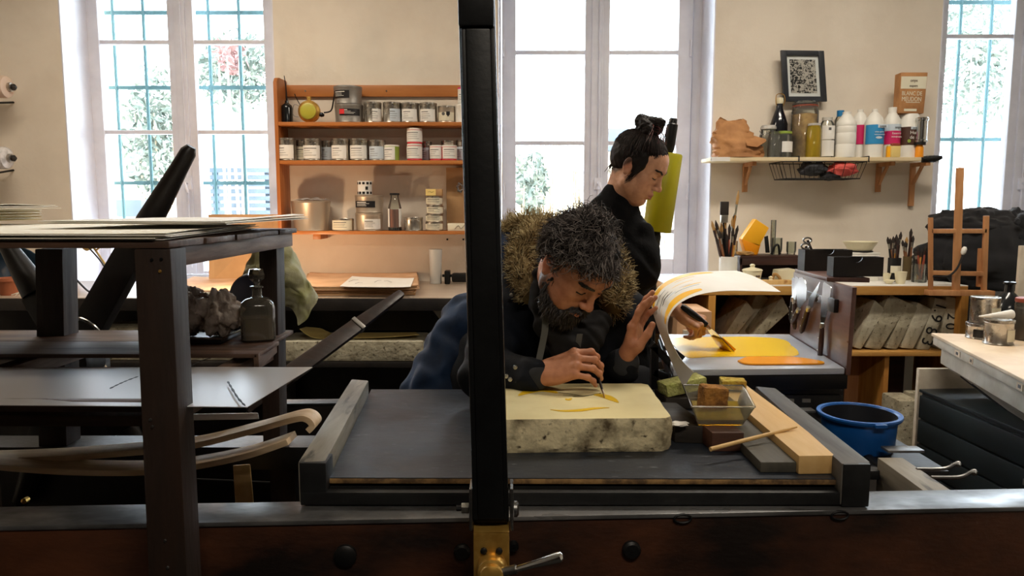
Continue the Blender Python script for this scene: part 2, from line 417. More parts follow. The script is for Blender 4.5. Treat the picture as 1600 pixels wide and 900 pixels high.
# ============================================================= OUTSIDE
def grille(label, x0, x1, Y, bars, rails):
    t = thing('window_grille', label, 'window grille', ((x0+x1)/2, Y, .8), 'green iron window grilles')
    for x in bars: MB().tube([(x,Y,.8),(x,Y,3.1)], .011, 8).build('bar', 'grille_green', t)
    for z in rails: MB().box(x0, x1, Y-.005, Y+.005, z-.012, z+.012).build('rail', 'grille_green', t)
YB = 4.78
bz = lambda px, py: P(px, py, YB).z
bx = lambda px, py: P(px, py, YB).x
grille('pale green iron grille behind the left window, crossed by three rails', o1[0], o1[1], YB, [bx(p,200) for p in (143,186,233,281,333,380,428)], [bz(230,137), bz(230,286), bz(230,20), bz(230,420)])
grille('pale green iron grille behind the right window beside the wall shelf', o3[0], o3[1], YB, [bx(p,150) for p in (1455,1493,1541,1589,1637,1685)], [bz(1500,4), bz(1500,218)])
struct(MB().box(-9, 9, 4.72, 14, -.12, -.02).build('ground', 'gravel'))
gw = MB().box(-9, 9, 11.5, 11.7, 0, 2.6)
struct(gw.build('wall_garden', 'garden_wall'))
# reed screen behind the middle window
t = thing('reed_fence', 'tall dry reed fence standing outside the middle window', 'fence', (.8, 7.2, 0))
rnd = random.Random(3)
m = MB()
for i in range(520):
    x = -.9+3.4*rnd.random(); h = 1.75+.55*rnd.random()*rnd.random(); y = 7.2+rnd.uniform(-.03,.03); r = rnd.uniform(.004,.008)
    m.tube([(x,y,0),(x+rnd.uniform(-.03,.03),y+rnd.uniform(-.02,.02),h)], [r, r*.6], 4)
stuff(m.build('reeds', 'reed', t))
for z in (.5, 1.2, 1.7): MB().box(-.9, 2.5, 7.16, 7.175, z-.01, z+.01).build('wire_rail', 'reed', t)
# bushes with leaves
def bush(name, label, c, r, n, mat, seed, lean=(0,0)):
    rn = random.Random(seed); t = thing(name, label, 'bush', (c[0], c[1], 0), 'shrubs in the garden')
    m = MB()
    for i in range(int(n*2.6)):
        d = Vector((rn.gauss(0,1), rn.gauss(0,1), rn.gauss(0,1))).normalized()*rn.random()**.4
        p = Vector((c[0]+d.x*r[0]+lean[0]*d.z, c[1]+d.y*r[1], c[2]+d.z*r[2]))
        q = Quaternion((rn.gauss(0,1),rn.gauss(0,1),rn.gauss(0,1),rn.gauss(0,1))).normalized().to_matrix(); s = rn.uniform(.028,.07)
        m.add([p+q@Vector(k) for k in ((-s,0,0),(0,-s*.4,.01),(s,0,0),(0,s*.4,.01))], [(0,1,2,3)])
    stuff(m.build('leaves', mat, t, flat=True))
    st = MB()
    for k in range(5):
        a = k*1.3; st.tube([(c[0],c[1],0),(c[0]+.1*math.cos(a),c[1]+.1*math.sin(a),c[2]*.5),(c[0]+r[0]*.6*math.cos(a),c[1]+r[1]*.6*math.sin(a),c[2]+r[2]*.3)], [.02,.015,.006], 5)
    st.build('stems', 'reed', t)
def bsh(label, px, py, Y, wpx, hpx, n, mat, seed):
    p = P(px, py, Y); bush('garden_shrub', label, (p.x,p.y,p.z), (PX(wpx/2,Y), .35, PX(hpx/2,Y)), n, mat, seed)
bsh('leafy green shrub outside the left sash of the left window', 245, 215, 6.6, 90, 220, 420, 'bush_leaf', 1)
bsh('tall green climber outside the right sash of the left window', 372, 110, 7.6, 130, 120, 460, 'bush_leaf', 2)
bsh('small shrub with pale pink flowers in the right sash of the left window', 360, 88, 6.85, 40, 50, 50, 'bush_pink', 3)
bsh('pale green bush low outside the middle window', 830, 285, 6.6, 50, 110, 150, 'bush_leaf', 4)
bsh('leafy tree crown outside the upper part of the right window', 1535, 110, 7.5, 150, 190, 420, 'bush_leaf', 5)
bsh('green bush close to the grille of the right window', 1520, 20, 8.6, 130, 70, 200, 'bush_leaf', 6)
# slatted blue garden chest and box
t = thing('garden_bench', 'blue slatted garden bench seen through the left window', 'bench', tuple(P(375,330,7.0).xy)+(0,))
for k in range(7):
    z = P(375, 332-k*11, 7.0).z; MB().box(P(330,300,7).x, P(424,300,7).x, 6.98, 7.01, z-.022, z+.022).build('slat', 'shutter_blue', t)
for px in (336, 418): MB().box(P(px,300,7).x-.03, P(px,300,7).x+.03, 7.015, 7.06, 0, P(px,262,7).z).build('post', 'shutter_blue', t)
p = P(213, 334, 5.6); m = MB().box(p.x-.1, p.x+.09, 5.5, 5.7, p.z-.02, P(213,312,5.6).z)
pl = thing('planter', 'small blue planter box outside the left window', 'planter', (p.x,5.6,0))
m.build('box', 'shutter_blue', pl, bevel=.01); MB().box(p.x-.09, p.x+.08, 5.52, 5.68, 0, p.z-.02).build('stand', 'garden_wall', pl)
p = P(953, 224, 7.0); b = MB().box(p.x-.14,p.x+.16,6.9,7.12,P(953,237,7).z,P(953,202,7).z)
pl = thing('planter', 'blue speckled planter box hung in front of the reed fence', 'planter', (p.x,7.0,0)); b.build('box','shutter_blue',pl,bevel=.01); MB().box(p.x-.05,p.x+.05,6.98,7.08,0,P(953,237,7).z).build('stand','reed',pl)

# ============================================================= PRESS FRAME (the beam across the front)
BT = .80   # rail top
def Gv(px, py, z): return G(px, py, z)
fr = thing('litho_press', 'dark reddish wooden press frame with iron rails running across the foreground', 'press', (0,1.3,0))
fl = [G(-800, 838, BT), G(1720, 790, BT)]          # front top edge of the beam
bl = [G(-800, 806, BT), G(1720, 772, BT)]
dx = (fl[1]-fl[0]).normalized(); dy = Vector((-dx.y, dx.x, 0))
RW = (bl[0]-fl[0]).dot(dy)
a, b = fl[0], fl[1]
def along(t, off, z): q = a+dx*t; return Vector((q.x+dy.x*off, q.y+dy.y*off, z))
Lg = (b-a).length
def slab(mb, t0, t1, o0, o1_, z0, z1):
    mb.hexa([along(t0,o0,z0),along(t1,o0,z0),along(t1,o1_,z0),along(t0,o1_,z0),along(t0,o0,z1),along(t1,o0,z1),along(t1,o1_,z1),along(t0,o1_,z1)]); return mb
slab(MB(), 0, Lg, .004, RW+.01, .36, BT-.008).build('front_beam', 'beam_wood', fr, bevel=.004)
slab(MB(), 0, Lg, 0, RW, BT-.008, BT).build('front_rail', 'steel_rail', fr, bevel=.0015)
REAR = .80
slab(MB(), 0, Lg-.36, REAR, REAR+.07, .30, BT-.008).build('rear_beam', 'spoke_wood', fr, bevel=.004)
slab(MB(), 0, Lg-.36, REAR, REAR+.05, BT-.008, BT).build('rear_rail', 'iron_dark', fr, bevel=.0015)
for t0 in (.02, Lg-.1):
    for oo in (.02, REAR): slab(MB(), t0-(.36 if oo > .1 and t0 > 1 else 0), t0+.08-(.36 if oo > .1 and t0 > 1 else 0), oo, oo+.06, 0, .45).build('leg', 'beam_wood', fr, bevel=.004)
slab(MB(), .02, Lg-.02, .05, REAR, .40, .42).build('lower_deck', 'iron_dark', fr)
def beam_pt(px, py):   # point on the beam's front face
    d = ray(px, py); n = Vector((-dy.x, -dy.y, 0)); c = Vector((0,0,CAMZ)); q = along(0, .004, 0)
    return c+d*((q-c).dot(n)/d.dot(n))
RF = Matrix((dx, Vector((0,0,1)), -dy)).transposed()     # +Z out of the beam face
def boltd(px, py, r, mat='bolt_black', hexn=16, name='bolt'):
    m = MB().lathe([(r,0),(r,.007),(r*.75,.011),(0.001,.0115)], beam_pt(px,py), hexn, RF, cap=False); return m.build(name, mat, fr)
boltd(540, 867, PX(19,1.25)); boltd(986, 858, PX(16,1.25)); boltd(722, 861, PX(14,1.25)); boltd(802, 852, PX(9,1.25), 'iron_black')
for px, py in ((1066,804),(1311,799)):     # little hook plates under the rail
    c = beam_pt(px, py); m = MB().obox(c+dy*-.001, (PX(60,1.26), .004, .006), RF@Rx(PI/2))
    ring = [c+RF@Vector((.016*math.cos(a_), -.006+.008*math.sin(a_), .004)) for a_ in np.linspace(0, 2*PI, 14)]
    m.tube(ring, .0022, 6); m.build('hook_plate', 'iron_black', fr)
# right cross beam, straps and hooks of the frame
q0 = G(1375,773,.79); q1 = G(1497,773,.79); q2 = G(1402,709,.79); q3 = G(1368,709,.79)
dw = (q2-q1).normalized()
A0, A1 = G(1452,773,.79), G(1497,773,.79)
ex = dw*.22
MB().hexa([A0-V(0,0,.10), A1-V(0,0,.10), A1+ex-V(0,0,.10), A0+ex-V(0,0,.10), A0, A1, A1+ex, A0+ex]).build('cross_beam', 'cheek_wood', fr, bevel=.003)
s0 = G(1395,745,.76); MB().tube([s0, s0+dw*.5], .012, 10).build('tie_rod', 'iron_black', fr)
for (xa, xb, y0_, y1_) in ((1388,1445,699,704),(1236,1275,637,642)):
    c0, c1 = G(xa,y1_,.80), G(xb,y1_,.80); e = V(0,.035,0)
    MB().hexa([c0-V(0,0,.006),c1-V(0,0,.006),c1+e-V(0,0,.006),c0+e-V(0,0,.006),c0,c1,c1+e,c0+e]).build('strap', 'steel_rail', fr, bevel=.001)
for px, py in ((1432,733),(1455,746)):
    c = G(px, py, .79); m = MB().tube(crv([c, c+V(.05,0,0), c+V(.07,0,.004), c+V(.085,0,.012), c+V(.095,0,.008)], 5), [.004]*16+[.007,.008,.007,.005,.003], 8)
    m.build('hook', 'steel', fr)
# stub block and rod seen in the dark gap
p = G(380, 790, .71); MB().hexa([P(368,792,1.62),P(397,792,1.62),P(397,792,1.66),P(368,792,1.66),P(364,727,1.62),P(391,725,1.62),P(391,725,1.66),P(364,727,1.66)]).build('tension_block', 'pine_pale', fr, bevel=.003)
MB().tube([P(330,714,1.9), P(470,716,1.9)], .005, 8).build('tie_rod', 'steel', fr)
MB().tube([P(290,748,1.9), P(470,756,1.9)], .0025, 6).build('wire', 'cable', fr)
MB().lathe([(.006,0),(.006,.012),(.002,.016)], P(43,780,1.45), 8, Rx(PI/2)).build('brass_screw', 'brass', fr)
# ============================================================= PRESS BED
BZ = .845; CZ = .885
bed = thing('press_bed', 'black sliding press bed with worn cheeks and a dark board', 'press bed', (.1,1.65,.70))
def quadbox(mb, p4, z0, z1):
    return mb.hexa([(p.x,p.y,z0) for p in p4]+[(p.x,p.y,z1) for p in p4])
L_ = [G(465,722,CZ), G(509,720,CZ), G(576,594,CZ), G(549,592,CZ)]
R_ = [G(1315,724,CZ), G(1361,722,CZ), G(1212,606,CZ), G(1180,603,CZ)]
quadbox(MB(), L_, .80+.004, CZ).build('left_cheek', ['cheek_wood'], bed, bevel=.005)
quadbox(MB(), R_, .80+.004, CZ).build('right_cheek', ['cheek_dark'], bed, bevel=.005)
F4 = [G(466,724,CZ), G(1360,724,CZ), G(1212,604,CZ), G(549,592,CZ)]
fz = [Vector((p.x,p.y,0)) for p in F4]
quadbox(MB(), [fz[0]+V(.001,.002,0), fz[1]+V(-.001,.002,0), fz[1]+V(-.001,.05,0), fz[0]+V(.001,.05,0)], .803, .828).build('front_bar', 'iron_dark', bed, bevel=.003)
quadbox(MB(), [fz[0]+V(.02,.03,0), fz[1]+V(-.02,.03,0), fz[2]+V(-.02,-.01,0), fz[3]+V(.02,-.01,0)], .802, .829).build('bed_plate', 'iron_dark', bed)
quadbox(MB(), [fz[0]+V(.0,.004,0), fz[0]+V(.05,.004,0), fz[0]+V(.05,.06,0), fz[0]+V(.0,.06,0)], .8015, .884).build('cheek_end', 'iron_dark', bed, bevel=.003)
quadbox(MB(), [fz[1]+V(-.05,-.002,0), fz[1]+V(.001,-.002,0), fz[1]+V(.001,.06,0), fz[1]+V(-.05,.06,0)], .8015, .884).build('cheek_end', 'iron_dark', bed, bevel=.003)
B4 = [G(514,748,BZ), G(1313,750,BZ), G(1186,609,BZ), G(580,609,BZ)]
m = quadbox(MB(), B4, BZ-.010, BZ); bo = m.build('bed_board', 'plywood_edge', bed, bevel=.003)
ins = [Vector((p.x*.999+.0001, p.y+(.002 if i < 2 else -.002), 0)) for i, p in enumerate(B4)]
quadbox(MB(), ins, BZ, BZ+.0016).build('black_sheet', 'bed_top', bo)
BZ += .0016
# ============================================================= LEVER POST (foreground)
YP = 1.12
lp = thing('press_lever', 'tall black iron press lever bar standing across the view', 'lever', tuple(P(768,815,YP).xy)+(.36,))
def pv(px, py, d=0): q = P(px, py, YP+d); return q
def bar8(a0, a1, ay, b0, b1, by, d0, d1):   # front face pixels bottom/top, depth range
    f = [pv(a0,ay,d0), pv(a1,ay,d0), pv(b1,by,d0), pv(b0,by,d0)]
    e = V(0,d1-d0,0); return MB().hexa([f[0],f[1],f[1]+e,f[0]+e,f[3],f[2],f[2]+e,f[3]+e])
bar8(739,795,817, 714,771,-60, .012, .05).build('bar', 'iron_black', lp, bevel=.003)
bar8(747,788,812, 727,766,44, .0, .014).build('face_plate', 'iron_black', lp, bevel=.003)
bar8(716,772,40, 714,771,-60, -.002, .012).build('top_head', 'iron_black', lp, bevel=.003)
bar8(739,747,812, 720,727,44, .004, .012).build('side_rib', 'iron_black', lp, bevel=.001)
bar8(788,795,812, 766,772,44, .004, .012).build('side_rib', 'iron_black', lp, bevel=.001)
bar8(733,738.5,830, 733,738.5,764, .005, .05).build('hinge_plate', 'steel', lp, bevel=.002)
bar8(797,802.5,830, 796.5,802,764, .005, .05).build('hinge_plate', 'steel', lp, bevel=.002)
c = pv(727, 794, .025)
MB().lathe([(.009,-.006),(.009,.006)], c, 6, Ry(PI/2)).build('nut', 'nut_steel', lp, bevel=.001)
MB().lathe([(.005,-.014),(.005,-.006)], c, 8, Ry(PI/2)).build('bolt_end', 'iron_black', lp)
MB().lathe([(.013,0),(.013,.005),(.009,.008)], pv(803,795,.025), 16, Ry(PI/2)).build('bolt_head', 'steel', lp)
br = bar8(740,796,905, 739.5,795.5,833, .0, .05).build('brass_block', 'brass', lp, bevel=.002)
# bevelled top face of the block
f = [pv(740,833,0), pv(795.5,832,0), pv(795,817,.02), pv(740,818,.02)]
MB().hexa([f[0],f[1],f[1]+V(0,.04,0),f[0]+V(0,.04,0),f[3],f[2],f[2]+V(0,.02,0),f[3]+V(0,.02,0)]).build('brass_cap', 'brass', lp, bevel=.001)
for px in (756, 780): MB().lathe([(.0055,0),(.0055,.004),(.003,.0055)], pv(px,860,0), 8, Rx(PI/2)).build('screw', 'bolt_black', lp)
kc = pv(769, 886, -.002)
MB().lathe([(.024,-.002),(.024,.010),(.0225,.012),(.0225,.022),(.0185,.024),(.0185,.034),(.012,.038),(.001,.039)], kc, 24, Rx(PI/2)).build('brass_knob', 'brass', lp)
h0, h1 = pv(794,893,-.028), pv(880,869,-.05)
MB().tube([kc+V(0,-.028,0), kc+(h0-kc)*.5+V(0,-.01,0), h0+(h1-h0)*.15], [.006,.007,.0075], 12).build('handle_socket', 'steel', lp)
MB().tube([h0+(h1-h0)*t for t in (.1,.14,.5,.9,.97,1.0)], [.0045,.005,.006,.0085,.008,.004], 14).build('handle', 'chrome', lp)
bar8(741,795,1000, 741,795,895, .05, .075).build('mount_plate', 'iron_dark', lp)
q = pv(768, 815, .05)
m = MB().box(q.x-.02, q.x+.02, q.y-.012, along(0,0,0).y+ (q.x-along(0,0,0).x)*dx.y/dx.x+.006, .62, .70); m.build('bracket', 'iron_dark', lp)
# ============================================================= BENCH AT THE LEFT (table fixed to the press)
YA, YZ = 1.13, 1.80
bn = thing('drying_bench', 'weathered brown wooden bench with two levels at the left', 'bench', (-.9,1.45,0))
zt = P(200,377,YA).z; zb = P(200,388,YA).z
xr = P(267,388,YA).x; XL = -1.45
xr2 = P(438,366,YZ).x
n = 5
for k in range(n):   # boards of the top run across
    y0 = YA+(YZ-YA)*k/n; y1 = YA+(YZ-YA)*(k+1)/n-.003
    e = xr+.003*((k*7)%3-1)
    MB().box(XL, e, y0, y1, zb, zt).build('top_board', 'bench_wood_x', bn, bevel=.002)
# right apron
a0, a1 = P(268,389,YA+.045), P(268,416,YA+.045)
MB().hexa([V(xr-.03,YA+.05,a1.z), V(xr-.006,YA+.05,a1.z), V(xr-.006,YZ-.02,a1.z), V(xr-.03,YZ-.02,a1.z), V(xr-.03,YA+.05,zb), V(xr-.006,YA+.05,zb), V(xr-.006,YZ-.02,zb), V(xr-.03,YZ-.02,zb)]).build('side_apron', 'bench_wood_y', bn, bevel=.002)
def leg4(p0, p1, p2, p3, Y0, Y1, nm='leg', mat='bench_wood'):  # bottom-left, bottom-right, top-right, top-left px
    f = [P(*p0,Y0), P(*p1,Y0), P(*p2,Y0), P(*p3,Y0)]; e = V(0,Y1-Y0,0)
    return MB().hexa([f[0],f[1],f[1]+e,f[0]+e,f[3],f[2],f[2]+e,f[3]+e]).build(nm, mat, bn, bevel=.003)
lg = leg4((236,1000),(297,1000),(266,389),(209,389), YA, YA+.055)
for px, py in ((262,424),(237,406),(252,405)): MB().lathe([(.0028,0),(.002,.002)], P(px if px!=262 else 250,py,YA), 8, Rx(PI/2)).build('screw', 'brass' if px==262 else 'iron_black', lg)
for px, py in ((235,656),(238,667),(258,845),(262,887)): MB().lathe([(.003,0),(.0022,.0018)], P(px,py,YA), 8, Rx(PI/2)).build('screw', 'steel', lg)
zs_ = P(200,553,1.50).z       # lower shelf level
yb = 1.80
leg4((60,700),(104,700),(97,389),(54,389), 1.71, 1.77)
leg4((411,700),(438,700),(432,380),(404,384), 1.72, 1.78)
y_s0 = 1.50
for k, (u0, u1) in enumerate(((y_s0, 1.645),(1.648, 1.795))):
    MB().box(XL, P(402,555,y_s0).x+(.0 if k == 0 else -.012), u0, u1, zs_-.009, zs_).build('shelf_plank', 'bench_wood_x', bn, bevel=.002)
MB().hexa([P(396,556,y_s0)+V(0,0,-.03), P(404,556,y_s0)+V(0,0,-.03), P(441,524,1.8)+V(0,0,-.03), P(433,524,1.8)+V(0,0,-.03), P(396,556,y_s0)+V(0,0,.004), P(404,556,y_s0)+V(0,0,.004), P(441,524,1.8)+V(0,0,.004), P(433,524,1.8)+V(0,0,.004)]).build('shelf_end', 'bench_wood_y', bn, bevel=.002)
zr = P(200,627,1.19).z
MB().box(XL, P(262,640,1.19).x, 1.185, 1.21, P(200,643,1.19).z, zr).build('front_rail', 'bench_wood_x', bn, bevel=.002)
MB().box(XL, xr-.06, 1.24, 1.5, zs_-.075, zs_-.055).build('under_shelf', 'bench_wood_x', bn, bevel=.002)
for px in (-40, 330): MB().box(P(px,640,1.4).x-.02, P(px,640,1.4).x+.02, 1.21, 1.74, zs_-.058, zs_-.024).build('bearer', 'bench_wood_y', bn)
for yy in (1.74, 1.12): pass
# front left leg beyond the frame keeps the bench standing
leg4((-150,1000),(-90,1000),(-110,389),(-168,389), YA, YA+.055)
# rear legs stand on a cross bar of the press
MB().box(XL, -.45, 1.70, 1.79, P(60,700,1.71).z-.05, P(60,700,1.71).z+.005).build('rear_bearer', 'iron_dark', bn)
for x_ in (-1.3, -.55): MB().box(x_-.03, x_+.03, 1.71, 1.77, 0, P(60,700,1.71).z-.05).build('foot_post', 'bench_wood', bn)
# clear plastic sheet on the lower level
rows = []
c00, c01, c11, c10 = V(XL,1.175,zr+.002), P(386,636,1.16), P(488,563,1.475), V(XL,1.47,zs_-.03)
c11 = V(c11.x,c11.y,zr-.006); c10 = V(XL,1.47,zr-.006)
for i in range(13):
    r = []
    for j in range(25):
        u, v = j/24, i/12; p = c00.lerp(c01,u).lerp(c10.lerp(c11,u), v)
        p.z += .0007*noise.noise(p*6)+.00035*noise.noise(p*17); r.append(p)
    rows.append(r)
ps_ = tag(MB().sheet(rows, .0012).build('plastic_sheet', 'sheet_plastic'), 'large clear plastic sheet with a torn edge on the lower level of the bench', 'sheet')

def on_sheet(px, py): return G(px, py, c00.z+.003)
for cr in (((172,607),(186,600),(200,594),(216,588)),((280,581),(298,572),(312,565),(330,559),(352,556)),((356,596),(362,606),(372,622),(383,634))):
    MB().tube(crv([on_sheet(*q) for q in cr],4), [.0012,.0026,.0012,.0024,.0012,.0026,.0012,.0022,.0012,.0026,.0012,.0022,.001][:4*(len(cr)-1)+1] if 4*(len(cr)-1)+1 <= 13 else .002, 5, flat=.4).build('crack', 'iron_dark', ps_)
# ============================================================= LEFT COUNTER
CT = .925          # counter top height
CF = 3.50          # front edge
ct = thing('work_counter', 'long dark fronted work counter along the window wall', 'counter', (-1.5,3.9,0))
MB().box(-3.9, .76, CF, YW-.004, CT-.02, CT).build('worktop', 'counter_top', ct, bevel=.002)
MB().box(-3.9, .76, CF-.006, CF+.02, CT-.062, CT-.003).build('front_edge', 'black_wood', ct, bevel=.002)
MB().box(-3.85, .75, CF+.25, CF+.27, CT-.20, CT-.025).build('apron', 'black_wood', ct)
for px in (-60, 120, 416, 716):
    x = P(px,480,CF+.03).x; MB().box(x-.03, x+.03, CF+.02, CF+.08, 0, CT-.02).build('leg', 'black_wood', ct, bevel=.003)
for x in (-3.6, -1.28, -.26, .72): MB().box(x-.03, x+.03, YW-.12, YW-.06, 0, CT-.02).build('leg', 'black_wood', ct, bevel=.003)
LS = P(550,565,3.52).z
MB().box(-3.85, .75, CF+.02, YW-.06, LS-.03, LS-.001).build('lower_shelf', 'black_wood', ct, bevel=.003)
MB().box(-3.85, .75, YW-.05, YW-.03, 0, CT-.02).build('back_panel', 'black_wood', ct)
# stones on the counter's lower shelf
def block_stone(name, label, x0, x1, y0, y1, z0, z1, mats=('stone_pale','stone_grey'), rot=0, group=None, seed=0, bev=.012):
    rn = random.Random(seed); mb = MB(); nx, ny, nz = 10, 6, 4
    c = V((x0+x1)/2,(y0+y1)/2,0)
    mb.hexa([(x0,y0,z0),(x1,y0,z0),(x1,y1,z0),(x0,y1,z0),(x0,y0,z1),(x1,y0,z1),(x1,y1,z1),(x0,y1,z1)])
    o = mb.build(name, list(mats), None, bevel=bev, seg=2)
    for p in o.data.polygons: p.material_index = 0 if p.normal.z > .8 else 1
    return tag(o, label, 'stone', group)
sx0, sx1 = P(437,560,3.52).x, P(662,560,3.52).x
zt_ = P(550,533,3.52).z
block_stone('litho_stone', 'long thick pale stone slab on the lower counter shelf, beneath a curled yellow paper', sx0, sx1, 3.52, 3.78, LS, zt_)
block_stone('litho_stone', 'speckled stone slab on the lower counter shelf, seen behind the wheel spoke', P(150,560,3.52).x, P(395,560,3.52).x, 3.54, 3.85, LS, P(200,512,3.54).z, ('stone_grey','stone_grey'))
# yellow paper curled on the stone
def yp(a, b, c): return P(a, b, c)
rows = []
A = crv([yp(468,514,3.56), yp(478,522,3.55), yp(492,528,3.55), yp(520,529,3.55), yp(600,527,3.55), yp(655,523,3.56)], 6)
B = crv([yp(478,511,3.66), yp(500,513,3.7), yp(512,518,3.72), yp(530,523,3.74), yp(600,521.5,3.75), yp(650,520.5,3.76)], 6)
for p in A+B: p.z = max(p.z, zt_+.002)
tag(MB().sheet([A, [a.lerp(b,.5) for a,b in zip(A,B)], B], .002).build('paper_sheet', 'paper_yellow'), 'curled yellow paper lying on the long stone slab under the counter', 'paper')
# pale board and stack of plates next to the stone
tag(MB().hexa([P(672,480,3.66), P(712,530,3.66), P(712,530,3.67), P(672,480,3.67), P(690,481,3.66), P(712,482,3.66), P(712,482,3.67), P(690,481,3.67)]).build('board_offcut', 'cream_paint'), 'pale triangular board leaning under the right end of the counter', 'board')
pl = thing('plate_stack', 'stack of dented pale plates leaning at the end of the long stone slab', 'plates', tuple(P(668,575,3.62).xy)+(LS,))
for k in range(4):
    a = P(660+3*k,572,3.56+.015*k); b = P(676+2.5*k,515,3.56+.015*k)
    a.z = LS; MB().hexa([a, a+V(.006,0,0), a+V(.006,.16,0), a+V(0,.16,0), b, b+V(.006,0,0), b+V(.006,.16,0), b+V(0,.16,0)]).build('plate', 'tin_grey', pl)
# ------------------------------------------------------------- paper stacks on the counter
def sheetpile(name, label, cat, p4, z0, n, th, mats, seed, jit=.012, curl=.0, group=None):
    rn = random.Random(seed); t = thing(name, label, cat, (sum(p.x for p in p4)/4, sum(p.y for p in p4)/4, z0), group)
    for k in range(n):
        dx_, dy_ = rn.uniform(-jit,jit), rn.uniform(-jit,jit); a = rn.uniform(-.03,.03)
        c = sum((V(p.x,p.y,0) for p in p4), V(0,0,0))/4; R = Rz(a)
        q = [c+R@(V(p.x,p.y,0)-c)+V(dx_,dy_,0) for p in p4]
        rows = []
        for i in range(5):
            r = []
            for j in range(9):
                u, v = j/8, i/4; w = q[0].lerp(q[1],u).lerp(q[3].lerp(q[2],u),v)
                w.z = z0+th*(k+.6)+curl*(k+1)/n*(max(0,abs(u-.5)*2-.6)**2*2+.15*max(0,noise.noise(V(u*2,v*2,k*.7+seed)))); r.append(w)
            rows.append(r)
        MB().sheet(rows, th*.7).build('sheet', mats[k%len(mats)], t)
    return t
cz = CT
def cq(pts): return [G(px,py,cz) for px,py in pts]
sheetpile('kraft_stack', 'pile of brown kraft sheets on the counter under the wall shelf', 'paper', cq(((472,463),(652,462),(652,437),(486,438))), CT+.001, 7, .0065, ['paper_kraft','cardboard'], 3, .012, .018)
w4 = [G(p,q_,CT+.05) for p,q_ in ((530,449),(640,450),(648,436),(552,433))]
t = sheetpile('print_sheet', 'white drawing sheet with faint sketches on top of the kraft pile', 'paper', w4, CT+.051, 1, .002, ['paper_white'], 5, 0, .01)
for (a,b,c_,d) in ((545,440,560,437),(600,439,612,441),(585,441,596,438),(555,443,566,442)):
    z_ = CT+.0565; MB().tube([G(a,b,z_),G((a+c_)/2,(b+d)/2-1.2,z_),G(c_,d,z_)], .0016, 5, flat=.3).build('pencil_mark', 'print_grey', t)
sheetpile('kraft_stack', 'thin pile of pale brown paper on the counter behind the bench leg', 'paper', cq(((262,464),(468,465),(462,441),(300,442))), CT+.001, 5, .006, ['paper_cream','paper_kraft','paper_cream'], 8, .01, .015)
# cardboard standing against the window
cb = [P(326,432,4.1), P(440,432,4.16), P(434,335,4.2), P(325,335,4.22)]
cb[0].z = cb[1].z = CT+.004
tag(MB().hexa([cb[0],cb[1],cb[2],cb[3]]+[p+V(0,.006,0) for p in cb]).build('cardboard_sheet', 'cardboard'), 'brown cardboard sheet standing against the left window', 'cardboard')
# plastic beaker, jar, clamp
b = G(681,443,CT)
bk = thing('plastic_beaker', 'tall frosted plastic beaker on the right end of the counter', 'beaker', tuple(b))
r = PX(10.5,b.y); H = PX(54,b.y)
MB().lathe([(r*.86,.001),(r*.9,H*.5),(r,H),(r-.003,H),(r*.88,H*.5),(r*.84,.004)], b, 20, cap=True).build('cup', 'frost_plastic', bk)
b = G(714,436,CT)
bk = thing('preserving_jar', 'clip top jar with yellow green contents beside the plastic beaker', 'jar', tuple(b))
r = PX(12.5,b.y); H = PX(40,b.y)
MB().lathe([(r,.001),(r,H*.7),(r*.8,H*.8),(r*.8,H*.86)], b, 20).build('glass', 'yellow_liquid', bk)
MB().lathe([(r*.9,.004),(r*.9,H*.6)], b, 16).build('contents', 'olive_jar', bk)
MB().lathe([(r*.86,H*.86),(r*.86,H*.92),(r*.5,H)], b, 20).build('lid', 'tin', bk)
MB().tube(crv([b+V(-r*.8,0,H*.8), b+V(-r*.6,0,H*1.15), b+V(0,0,H*1.3), b+V(r*.6,0,H*1.15), b+V(r*.8,0,H*.8)],5), .0025, 6).build('wire_clip', 'steel', bk)
b = G(712,443,CT)
cl = thing('bench_vise', 'small black bench vise near the right end of the counter', 'vise', tuple(b))
MB().box(b.x-.06,b.x-.03,b.y-.04,b.y+.03,CT,CT+.075).build('jaw', 'iron_black', cl, bevel=.006)
MB().box(b.x-.02,b.x+.10,b.y-.04,b.y+.03,CT+.01,CT+.06).build('body', 'iron_black', cl, bevel=.012)
MB().tube([(b.x-.075,b.y,CT+.045),(b.x-.02,b.y,CT+.045)], .008, 10).build('screw', 'iron_black', cl)
# ------------------------------------------------------------- warm desk lamp behind the bench
lx = P(398,420,3.62)
dl = thing('desk_lamp', 'small desk lamp glowing on the counter behind the crumpled newspaper', 'lamp', (lx.x,lx.y,CT))
MB().lathe([(.07,0),(.07,.012),(.02,.02)], (lx.x,lx.y,CT+.006), 24).build('base', 'iron_black', dl)
MB().tube([(lx.x,lx.y,CT+.02),(lx.x,lx.y,CT+.11)], .008, 8).build('stem', 'iron_black', dl)
lo = lamp('desk_lamp_light', 'POINT', (lx.x, lx.y+.02, CT+.15), (0,0,0), 7.5, (1,.68,.42), radius=.03)
